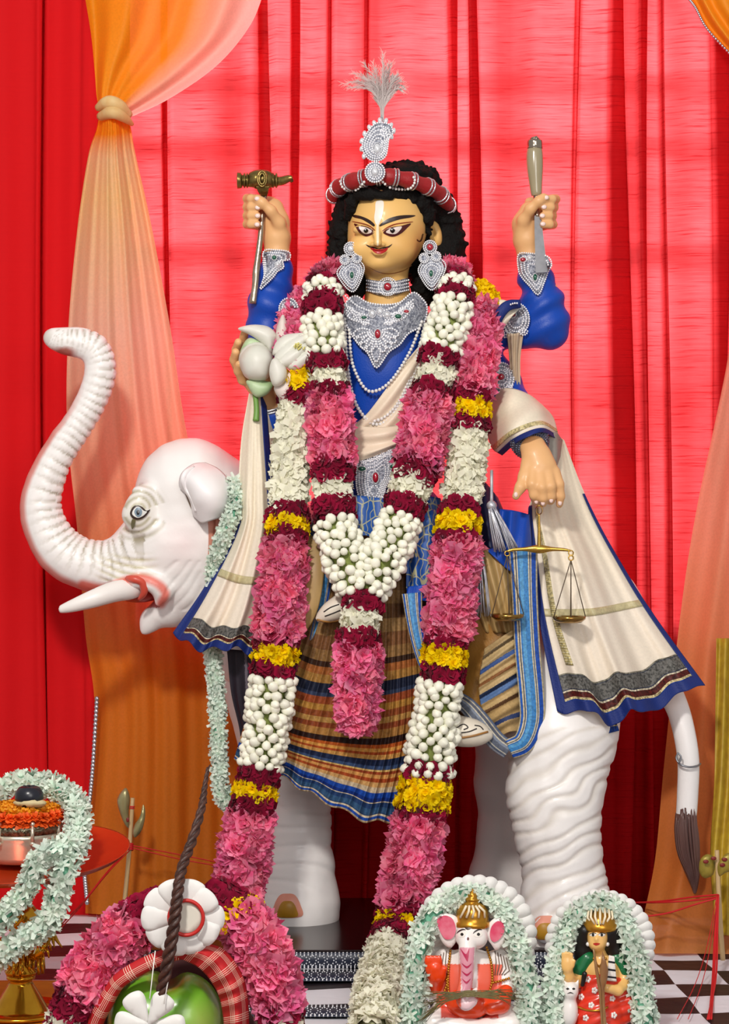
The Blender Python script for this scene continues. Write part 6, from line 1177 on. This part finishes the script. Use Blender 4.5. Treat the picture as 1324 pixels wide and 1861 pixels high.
def pith_flower(cx, cy, r, y, label, n=10, ring=None, tilt=0.0, seed=1):
    t = thing('pith_flower', label, 'flower', P(cx, cy, y), 'white pith flowers on the coconut pot'); rr = np.random.RandomState(seed)
    for k in range(n):
        a = 2*PI*k/n+rr.uniform(-.06, .06); L = r*rr.uniform(.94, 1.06); w = r*.335; pts = []
        for s_, u in ((.0, .1), (.35, .55), (.7, .95), (.92, .85), (1.0, .3), (1.0, -.3), (.92, -.85), (.7, -.95), (.35, -.55), (0, -.1)): x = L*s_; z = w*u; pts.append((cx+x*math.cos(a)-z*math.sin(a), cy+(x*math.sin(a)+z*math.cos(a))*(1-tilt)))
        decal('petal', pts, plane_at(y-.002*(k % 2)-.0005*k), m_shola, t, 0, True, 9, dome=.0035, thick=.001)
    if ring:
        mb = MB(); mb.tube([P(cx+6+ring*math.cos(a), cy+ring*1.02*math.sin(a), y-.016) for a in np.linspace(0, 2*PI, 40)], .0026, 8, False); mb.build('red_ring', mat('red_foil', 'c0221c', .45), t)
        decal('centre_disc', [(cx+6+ring*.9*math.cos(a), cy+ring*.92*math.sin(a)) for a in np.linspace(0, 2*PI, 17)[:-1]], plane_at(y-.013), mat('greyish_pith', 'd9d4c6', .7), t, 0, True, 9, thick=.001)  # disc in a greyer beige than the petals
    return t
pith_flower(332, 1668, 74, YK-.095, 'large white pith flower with a red ring behind the braided stick', 10, 31, .04)
pith_flower(270, 1862, 66, YK-.125, 'white pith flower laid on the green coconut at the frame edge', 6, None, 0, 4)
bs = thing('braided_stick', 'dark brown braided leather-like stick leaning up past the pith flower', 'stick', P(290, 1830, YK-.13))
q = spline([(284, 1836, YK-.115, 9), (294, 1800, YK-.125, 10), (306, 1740, YK-.13, 11), (316, 1680, YK-.13, 10.5), (322, 1630, YK-.125, 10), (330, 1580, YK-.11, 9), (348, 1530, YK-.09, 8.5), (366, 1470, YK-.065, 7), (372, 1430, YK-.05, 5), (378, 1395, YK-.035, 3)], 90); W = [Vector(w) for w in Pn(q[:, :3])]
mb = MB(); mb.tube(W, list(q[:, 3]*K*.72), 10); mb.build('core', mat('dark_bark', '2e1712', .6), bs)
mb = MB()
for st_ in range(3):
    pts = []
    for i in range(90):
        T = (W[min(i+1, 89)]-W[max(i-1, 0)]).normalized(); n1 = T.cross(Vector((0, 1, 0))).normalized(); n2 = T.cross(n1); a = i*.62+st_*2*PI/3; pts.append(W[i]+(n1*math.cos(a)+n2*math.sin(a))*q[i, 3]*K*.62)
    mb.tube(pts, list(q[:, 3]*K*.5), 7)
mb.build('braid', mat('brown_braid', '4a271a', .5, noise=.6, nscale=90, col2='1e0f0c', bump=.4, bscale=200), bs)
tw = MB(); ptube(tw, [(372, 1440, YK-.05, 3), (366, 1448, YK-.055, 2), (362, 1452, YK-.055, 1)], 6, 8); ptube(tw, [(366, 1462, YK-.06, 3), (376, 1458, YK-.06, 1.5)], 6, 6); ptube(tw, [(376, 1400, YK-.035, 2.5), (382, 1390, YK-.03, 1.2)], 6, 6); tw.build('twig', MATS['dark_bark'], bs)
mb = MB(); mb.tube([P(282, 1728, YK-.115), P(272, 1815, YK-.14)], .0008, 5); mb.tube([P(316, 1720, YK-.115), P(298, 1825, YK-.14)], .0008, 5); o = mb.build('white_string', mat('white_string', 'efece6', .7)); tag(o, 'two white strings joining the two pith flowers across the coconut', 'string')
# ---- two painted figurines with pith haloes
YG = -.725
m_glaze = mat('white_glaze', 'f1ece6', .25, coat=.4, vcol=True); m_fgold = mat('figurine_gold', 'c98f2e', .28, .75, noise=.3, nscale=80, col2='8d5a18'); m_org = mat('orange_enamel', 'f0440c', .28, coat=.4)
def paint(name, pts, c, pr, parent, off=.0007, step=3, r=.35, smooth=True): return decal(name, pts, pr, mat('enamel_'+c, c, r), parent, off, smooth, step)
def halo(parent, cx, cy, r, a0, a1, y, n):
    for k in range(n):
        a = math.radians(a0+(a1-a0)*k/(n-1)); ux, uy = math.cos(a), math.sin(a); w = r*math.radians((a1-a0)/(n-1))*.60; pts = []
        for t, s in ((.42, .35), (.7, .75), (.88, 1), (.97, .8), (1.01, 0), (.97, -.8), (.88, -1), (.7, -.75), (.42, -.35)): pts.append((cx+ux*r*t-uy*s*w, cy+uy*r*t+ux*s*w))
        decal('pith_lobe', pts, plane_at(y-.0012*(k % 2)), m_shola, parent, 0, True, 9, dome=.008, thick=.004)
gh = thing('elephant_headed_figurine', 'small white and orange elephant-headed figurine with gold crown and pith halo', 'figurine', P(858, 1868, YG))
halo(gh, 863, 1702, 112, -200, 18, YG+.035, 20)
S = SDF((P(760, 1900, YG).x, YG-.09, ZT), (P(960, 1900, YG).x, YG+.05, P(0, 1640, YG).z), .002)
S.ell(852, 1785, YG, 66, 62, .042); S.chain([(806, 1742, YG, 18), (795, 1775, YG-.01, 18), (788, 1800, YG-.02, 15)], .012); S.chain([(906, 1742, YG, 18), (922, 1778, YG-.01, 19), (918, 1805, YG-.025, 15)], .012)
S.ell(856, 1694, YG-.018, 29, 32, .028, .01); S.ell(846, 1706, YG-.034, 17, 16, .014, .01); S.ell(870, 1706, YG-.032, 14, 15, .014, .01)
S.chain([(849, 1706, YG-.04, 14), (848, 1740, YG-.05, 14), (846, 1782, YG-.055, 12), (840, 1804, YG-.06, 10), (839, 1818, YG-.064, 9), (846, 1827, YG-.066, 8.5), (857, 1820, YG-.066, 8), (866, 1803, YG-.066, 8.5)], .004, 24)
S.chain([(815, 1838, YG-.01, 30), (790, 1862, YG-.03, 24), (850, 1868, YG-.045, 16)], .012); S.chain([(900, 1836, YG-.01, 30), (925, 1860, YG-.03, 24), (868, 1870, YG-.045, 16)], .012)
V, F = S.mesh(); V = relax(V, F, 1); X, Y = pix(V); C = np.empty((len(V), 3)); C[:] = srgb('f3ece8')[:3]
def pt(mask, c, w=.9): C[:] = np.where(mask[:, None], C*(1-w)+np.array(srgb(c)[:3])*w, C)
tr_ = seg_t(X, Y, [(849, 1722), (848, 1745), (846, 1785), (840, 1804), (839, 1818), (846, 1827), (857, 1820)])[1]
front = V[:, 1] < YG-.035
pt((np.abs(X-848) < 14-(Y-1722)*.06) & (Y > 1722) & (Y < 1800) & front, 'd8668a', .75); pt((tr_ < 9) & (Y > 1800) & front, 'e9a0b4', .5)
pt((np.abs(X-852) > 15) & (Y > 1752) & (Y < 1832) & (np.abs(X-852) < 60), 'ef4a10'); pt((X > 800) & (X < 905) & (Y > 1812) & (Y < 1850) & (tr_ > 10), 'd8340e')
gb = obj('body', V, F, m_glaze, gh, True, None, C); prG = caster([gb], YG)
for s, pts, inn in ((0, [(834, 1676), (826, 1664), (806, 1660), (790, 1668), (788, 1680), (796, 1698), (806, 1716), (818, 1722), (828, 1712), (832, 1694)], [(827, 1682), (820, 1668), (806, 1664), (794, 1672), (798, 1690), (808, 1706), (820, 1706), (827, 1696)]),
                    (1, [(884, 1692), (888, 1678), (900, 1668), (914, 1670), (922, 1684), (919, 1704), (911, 1720), (901, 1727), (892, 1716), (885, 1706)], [(890, 1694), (894, 1682), (904, 1674), (914, 1678), (916, 1692), (908, 1706), (898, 1712), (891, 1706)])):
    e = decal('ear', pts, plane_at(YG-.026), mat('white_enamel', 'f3ece8', .25, coat=.4), gh, 0, True, 5, dome=.003, thick=.006); i_ = decal('ear_inner', inn, plane_at(YG-.0312), mat('pink_enamel', 'dd4a6c', .3, noise=.5, nscale=60, col2='f0a0b0'), e, 0, True, 5); i_.matrix_parent_inverse = Matrix.Identity(4)
c = P(858, 1672, YG-.018); s8 = .82/1000
MB().lathe((c.x, c.y, 0), [(r*s8, P(0, py, YG).z) for r, py in [(30, 1680), (32, 1678), (32, 1671), (29, 1669), (30, 1660), (28, 1650), (22, 1641), (13, 1636), (11, 1634), (13, 1632), (12, 1628), (8, 1626), (9, 1623), (6, 1619), (3, 1614), (.3, 1611)]], 28).build('crown', m_fgold, gh)
mb = MB()
for k in range(5):
    x = 858+(k-2)*11; mb.tube([P(x, 1668, YG-.018-.027*math.cos((k-2)*.42)), P(858+(x-858)*.85+3, 1656, YG-.02-.026*math.cos((k-2)*.42)), P(858+(x-858)*.5, 1646, YG-.022-.018)], .0018, 6)
mb.build('crown_leaf', mat('pale_gilding', 'efe0c0', .4), gh)
prG2 = caster([gb], YG)
for x, w in ((868, 1), (838, -.6)): paint('eye', [(x-8, 1699), (x-2, 1694), (x+6, 1694), (x+9, 1698), (x+3, 1703), (x-4, 1703)], 'efe8e0', prG2, gh, .0006, 2); paint('pupil', [(x-2, 1698), (x+1, 1695), (x+4, 1698), (x+1, 1701)], '1c1614', prG2, gh, .0012, 1.5); paint('brow', [(x-9, 1697), (x-6, 1692), (x+2, 1688), (x+8, 1690), (x+2, 1690.5), (x-5, 1694)], '2a2220', prG2, gh, .0009, 2)
paint('forehead_mark', [(846, 1680), (844, 1686), (850, 1690), (856, 1686), (854, 1680), (852, 1685), (848, 1685)], '3a2a26', prG2, gh, .0008, 1.5); paint('forehead_dot', [(847, 1706), (850, 1703), (852, 1706), (850, 1709)], '5a1a18', prG2, gh, .0008, 1.5)
for pts in ([(836, 1724), (846, 1734), (852, 1724), (850, 1745), (847, 1745)], [(838, 1750), (848, 1756), (857, 1750), (848, 1760)], [(838, 1764), (848, 1770), (857, 1764), (848, 1774)], [(839, 1778), (847, 1784), (855, 1778), (847, 1788)]): paint('trunk_marking', pts, 'b82050', prG2, gh, .0008, 2)
S = SDF((P(750, 1900, YG).x, YG-.09, ZT), (P(980, 1900, YG).x, YG+.05, P(0, 1720, YG).z), .002)
S.chain([(790, 1800, YG-.02, 14), (792, 1770, YG-.035, 17), (789, 1758, YG-.04, 15)], .006)
for k in range(4): S.chain([(778+k*7, 1764, YG-.042, 5.5), (776+k*7.4, 1746, YG-.045, 4.8), (776+k*7.4, 1740, YG-.046, 4)], .002)
S.chain([(802, 1775, YG-.04, 5), (808, 1760, YG-.044, 4.4)], .003); S.ell(852, 1822, YG-.035, 42, 30, .02, .01); S.chain([(918, 1800, YG-.025, 15), (910, 1825, YG-.045, 15), (892, 1832, YG-.05, 13)], .008)
V, F = S.mesh(); obj('orange_robe', V, relax(V, F, 0) if False else F, m_org, gh)
mb = MB()
for L in ([(818, 1728), (814, 1770), (816, 1810), (830, 1838), (856, 1846), (880, 1840)], [(884, 1722), (892, 1750), (894, 1780), (890, 1800)], [(803, 1762), (812, 1784), (808, 1800)], [(896, 1786), (912, 1782), (924, 1778)]): beads(mb, L, prG, 2.2, 4.6, off=.004)
mb.build('gold_beads', m_fgold, gh, kind='stuff')
mb = MB()
for s in (-1, 1):
    for k in range(5): mb.tube([prG(855+s*(44+k*5), 1728+k*3, .002), prG(855+s*(46+k*6), 1748+k*4, .002), prG(855+s*(44+k*4), 1772, .002)], .0007, 4)
mb.build('scarf_lines', mat('fine_brown_line', '7d6a5a', .5), gh, kind='stuff')
mb = MB(); rr = np.random.RandomState(8)
for k in range(24):
    y0 = 1812+rr.uniform(-9, 9); x0 = 772+rr.uniform(-10, 20); x1 = 938+rr.uniform(-26, 22); d = rr.uniform(-12, 12)
    mb.tube([P(x0, y0+rr.uniform(-6, 14)+max(0, d)*2.5, YG-.075+rr.uniform(-.003, .003)), P(812, y0, YG-.078), P(850, 1806+rr.uniform(-6, 6), YG-.082), P(900, y0-4, YG-.078), P(x1, y0+rr.uniform(-18, 20), YG-.068)], [.0003, .0006, .0007, .0006, .0002], 4)
for k in range(9): mb.tube([P(800+rr.uniform(-6, 10), 1822, YG-.076), P(788-k*3, 1838+k*2, YG-.072), P(770-k*2+rr.uniform(-4, 4), 1858, YG-.06)], [.0008, .0006, .0002], 4)
o = mb.build('grass_bundle', mat('durva_grass', '5c5530', .6, noise=.6, nscale=80, col2='8a7d4c')); tag(o, 'bundle of thin green brown grass blades across the elephant-headed figurine', 'grass')
g6 = thing('jasmine_garland', 'mint jasmine garland arched around the elephant-headed figurine', 'garland', P(760, 1860, YG))
strand(g6, [(748, 1890, YG-.04, 30), (752, 1830, YG-.04, 30), (756, 1770, YG-.035, 27), (762, 1716, YG-.03, 27), (778, 1672, YG-.02, 25), (806, 1644, YG-.012, 23), (840, 1628, YG-.008, 21), (874, 1628, YG-.008, 21), (904, 1646, YG-.012, 20), (926, 1682, YG-.02, 20), (942, 1728, YG-.03, 24), (954, 1780, YG-.035, 26), (960, 1830, YG-.04, 27), (962, 1890, YG-.04, 27)], [(0, 1, 'mint')], 't', 150, .86, per=5, gapk=1.35)
# goddess figurine
lk = thing('goddess_figurine', 'small red-saried goddess figurine with gold crown raising one palm', 'figurine', P(1095, 1868, YG))
halo(lk, 1090, 1716, 100, -195, 12, YG+.03, 20)
m_sk = mat('figurine_skin', 'f2bf72', .35, coat=.3)
S = SDF((P(1000, 1900, YG).x, YG-.08, ZT), (P(1180, 1900, YG).x, YG+.04, P(0, 1660, YG).z), .0018)
S.ell(1085, 1702, YG-.018, 19, 25, .019); S.ell(1084, 1716, YG-.026, 14, 12, .013, .006); S.ell(1083, 1707, YG-.037, 3, 5, .004, .004); S.chain([(1088, 1720, YG-.015, 10), (1092, 1745, YG-.012, 12)], .006)
S.ell(1093, 1765, YG-.012, 36, 30, .022, .006)
S.chain([(1062, 1752, YG-.012, 13), (1046, 1785, YG-.02, 11), (1033, 1775, YG-.035, 9), (1031, 1760, YG-.04, 9)], .005); S.ell(1030, 1752, YG-.042, 11, 15, .006, .004)
for k in range(4): S.chain([(1023+k*5, 1745, YG-.043, 3.6), (1022.5+k*5.2, 1731+abs(k-1.3)*1.6, YG-.044, 2.8)], .001)
S.chain([(1040, 1756, YG-.044, 3.4), (1043, 1746, YG-.046, 2.8)], .002); S.chain([(1124, 1752, YG-.01, 13), (1138, 1785, YG-.018, 11), (1122, 1800, YG-.04, 9), (1102, 1796, YG-.05, 8)], .005)
V, F = S.mesh(); lb = obj('body', V, F, m_sk, lk); prL = caster([lb], YG-.03)
S = SDF((P(1010, 1900, YG).x, YG-.07, ZT), (P(1180, 1900, YG).x, YG+.04, P(0, 1730, YG).z), .002)
S.ell(1090, 1785, YG-.014, 38, 30, .026); S.chain([(1088, 1800, YG-.01, 36), (1086, 1835, YG-.01, 44), (1084, 1870, YG-.008, 52)], .01); S.chain([(1122, 1790, YG-.008, 22), (1138, 1820, YG-.012, 22), (1136, 1840, YG-.01, 18)], .01)
V, F = S.mesh(); V = relax(V, F, 1); N = vnormals(V, F); X, Y = pix(V); V = V+N*(.0012*np.sin((Y+.35*(X-1085))/3.1))[:, None]
m_sari = mat('red_enamel', 'e0341c', .3, coat=.4); so = obj('sari', V, F, m_sari, lk); prS = caster([so], YG-.03)
rr = np.random.RandomState(3)
for x, y in ((1068, 1780), (1056, 1812), (1074, 1827), (1046, 1845), (1064, 1850), (1112, 1815), (1115, 1845), (1098, 1862), (1080, 1800)):
    mb = MB()
    for k in range(5): a = 2*PI*k/5; mb.ball(prS(x+3.4*math.cos(a), y+3.4*math.sin(a), .0006), .0022, 6, 4, (1, .4, 1.2))
    o = mb.build('painted_flower', mat('white_enamel', 'f3ece8'), so); o.matrix_parent_inverse = Matrix.Identity(4)
mb = MB(); mb.tube([prS(*a, .001) for a in spline([(1046, 1828), (1066, 1836), (1090, 1836), (1104, 1830)], 14)], .0016, 6); o = mb.build('waist_cord', m_fgold, so); o.matrix_parent_inverse = Matrix.Identity(4)
S = SDF((P(1030, 1900, YG).x, YG-.06, P(0, 1800, YG).z), (P(1160, 1900, YG).x, YG+.04, P(0, 1715, YG).z), .0018)
S.chain([(1066, 1742, YG-.014, 15), (1052, 1764, YG-.016, 14)], .004); S.chain([(1120, 1742, YG-.012, 15), (1134, 1764, YG-.014, 14)], .004)
V, F = S.mesh(); obj('blouse', V, F, mat('green_enamel', '0c6a3c', .3, coat=.4), lk)
Surf([[(1106, 1736, YG-.042), (1116, 1738, YG-.042)], [(1104, 1760, YG-.046), (1118, 1762, YG-.044)], [(1102, 1782, YG-.05), (1120, 1784, YG-.044)]], None).patch('white_stole', uvmat('striped_stole', [(0, 'efe8e0'), (.2, '1c1a20'), (.28, 'efe8e0'), (.5, '1c1a20'), (.58, 'efe8e0'), (.8, '26242a'), (.88, 'efe8e0')], 'V'), lk, nu=8, nv=16)
S = SDF((P(1030, 1900, YG).x, YG-.06, P(0, 1800, YG).z), (P(1160, 1900, YG).x, YG+.04, P(0, 1665, YG).z), .0018)
S.ell(1088, 1700, YG-.006, 30, 32, .022); S.chain([(1062, 1692, YG-.016, 12), (1058, 1730, YG-.008, 15), (1056, 1768, YG-.008, 11)], .006); S.chain([(1112, 1692, YG-.014, 14), (1118, 1730, YG-.006, 17), (1122, 1770, YG-.006, 12)], .006); S.chain([(1062, 1770, YG-.038, 5), (1058, 1790, YG-.036, 4)], .003)
S.ell(1084, 1707, YG-.034, 17.5, 25, .026, .003, True)
V, F = S.mesh(); obj('hair', V, F, mat('black_enamel', '120d0c', .4), lk)
for x in (1077, 1093): paint('eye', [(x-7, 1699), (x-1, 1695.5), (x+7, 1698), (x+1, 1702)], 'efe8e0', prL, lk, .0006, 2); paint('pupil', [(x-2.4, 1699), (x, 1696), (x+2.4, 1699), (x, 1702)], '140f0e', prL, lk, .0011, 1.2); paint('brow', [(x-7, 1692), (x, 1689), (x+7, 1691), (x, 1690.5)], '2a1a14', prL, lk, .0008, 2); paint('lash', [(x-8, 1699), (x, 1694.6), (x+8, 1698), (x, 1696)], '140f0e', prL, lk, .0013, 2)
paint('lips', [(1077, 1715), (1083, 1713.5), (1090, 1715), (1083, 1718.5)], 'b8261e', prL, lk, .0007, 1.5); paint('bindi', [(1081, 1689), (1083, 1686), (1085, 1689), (1083, 1692)], '3a0c0c', prL, lk, .0008, 1.2)
for x in (1068, 1103): MB().ball(P(x, 1716, YG-.024), .0034, 8, 6).build('earring', m_pearl, lk)
c = P(1090, 1690, YG-.012); MB().lathe((c.x, c.y, 0), [(r*s8, P(0, py, YG).z) for r, py in [(29, 1687), (31, 1684), (31, 1676), (28, 1673), (27, 1668), (22, 1660), (13, 1654), (4, 1650), (.3, 1647)]], 24).build('crown', m_fgold, lk)
mb = MB()
for k in range(7): a = (k-3)*.36; mb.tube([P(1090+14*math.sin(a), 1680, YG-.012-.0255*math.cos(a)), P(1090+26*math.sin(a), 1668-2*math.cos(a*1.5), YG-.014-.022*math.cos(a)), P(1090+24*math.sin(a), 1655-4*math.cos(a*1.5), YG-.02)], .0018, 6)
mb.build('crown_leaf', MATS['pale_gilding'], lk)
mb = MB(); beads(mb, [(1078, 1742), (1088, 1756), (1100, 1742)], prL, 2, 4.2, off=.003); mb.build('necklace', m_fgold, lk, kind='stuff')
S = SDF((P(1000, 1900, YG).x, YG-.08, ZT), (P(1075, 1900, YG).x, YG, P(0, 1770, YG).z), .0018)
S.ell(1036, 1800, YG-.036, 15, 17, .013); S.ell(1034, 1838, YG-.032, 16, 30, .014, .008); S.chain([(1027, 1792, YG-.036, 4), (1025, 1782, YG-.036, 2)], .003); S.chain([(1047, 1792, YG-.036, 4), (1050, 1782, YG-.036, 2)], .003)
V, F = S.mesh(); ow = obj('owl', V, F, mat('white_enamel', 'f3ece8'), lk); prO = caster([ow], YG-.04)
for x in (1031, 1042): o = paint('owl_eye', [(x-3, 1797), (x, 1795), (x+3, 1797), (x, 1799)], '1c1614', prO, ow, .0006, 1.2); o.matrix_parent_inverse = Matrix.Identity(4)
o = paint('owl_mouth', [(1030, 1806), (1036, 1803), (1042, 1806), (1036, 1805)], '1c1614', prO, ow, .0006, 1.2); o.matrix_parent_inverse = Matrix.Identity(4)
ws = thing('wooden_blades', 'two slim brown wooden blades leaning on the goddess figurine', 'stick', P(1096, 1870, YG-.07)); m_wb = mat('brown_lacquer', '7a4a26', .35, noise=.5, nscale=30, stretch=(1, 1, .1), col2='b08a5a', coat=.3)
decal('blade', [(1076, 1722), (1080, 1726), (1086, 1760), (1094, 1800), (1098, 1875), (1092, 1875), (1088, 1810), (1080, 1760)], plane_at(YG-.062), m_wb, ws, 0, False, 6, dome=.002, thick=.003); decal('blade', [(1094, 1728), (1099, 1740), (1105, 1764), (1103, 1780), (1098, 1797), (1099, 1830), (1103, 1875), (1096, 1875), (1093, 1800), (1090, 1780), (1090, 1760)], plane_at(YG-.067), m_wb, ws, 0, False, 6, dome=.002, thick=.003)
g7 = thing('jasmine_garland', 'mint jasmine garland arched around the goddess figurine', 'garland', P(1010, 1860, YG))
strand(g7, [(1000, 1890, YG-.03, 27), (1004, 1830, YG-.03, 25), (1008, 1780, YG-.03, 23), (1016, 1736, YG-.025, 20), (1030, 1696, YG-.012, 20), (1050, 1662, YG-.006, 20), (1082, 1642, YG-.004, 18), (1114, 1650, YG-.006, 20), (1136, 1686, YG-.012, 23), (1150, 1734, YG-.025, 26), (1162, 1786, YG-.03, 28), (1170, 1836, YG-.035, 29), (1174, 1890, YG-.04, 29)], [(0, 1, 'mint')], 't', 150, .86, per=5, gapk=1.35)
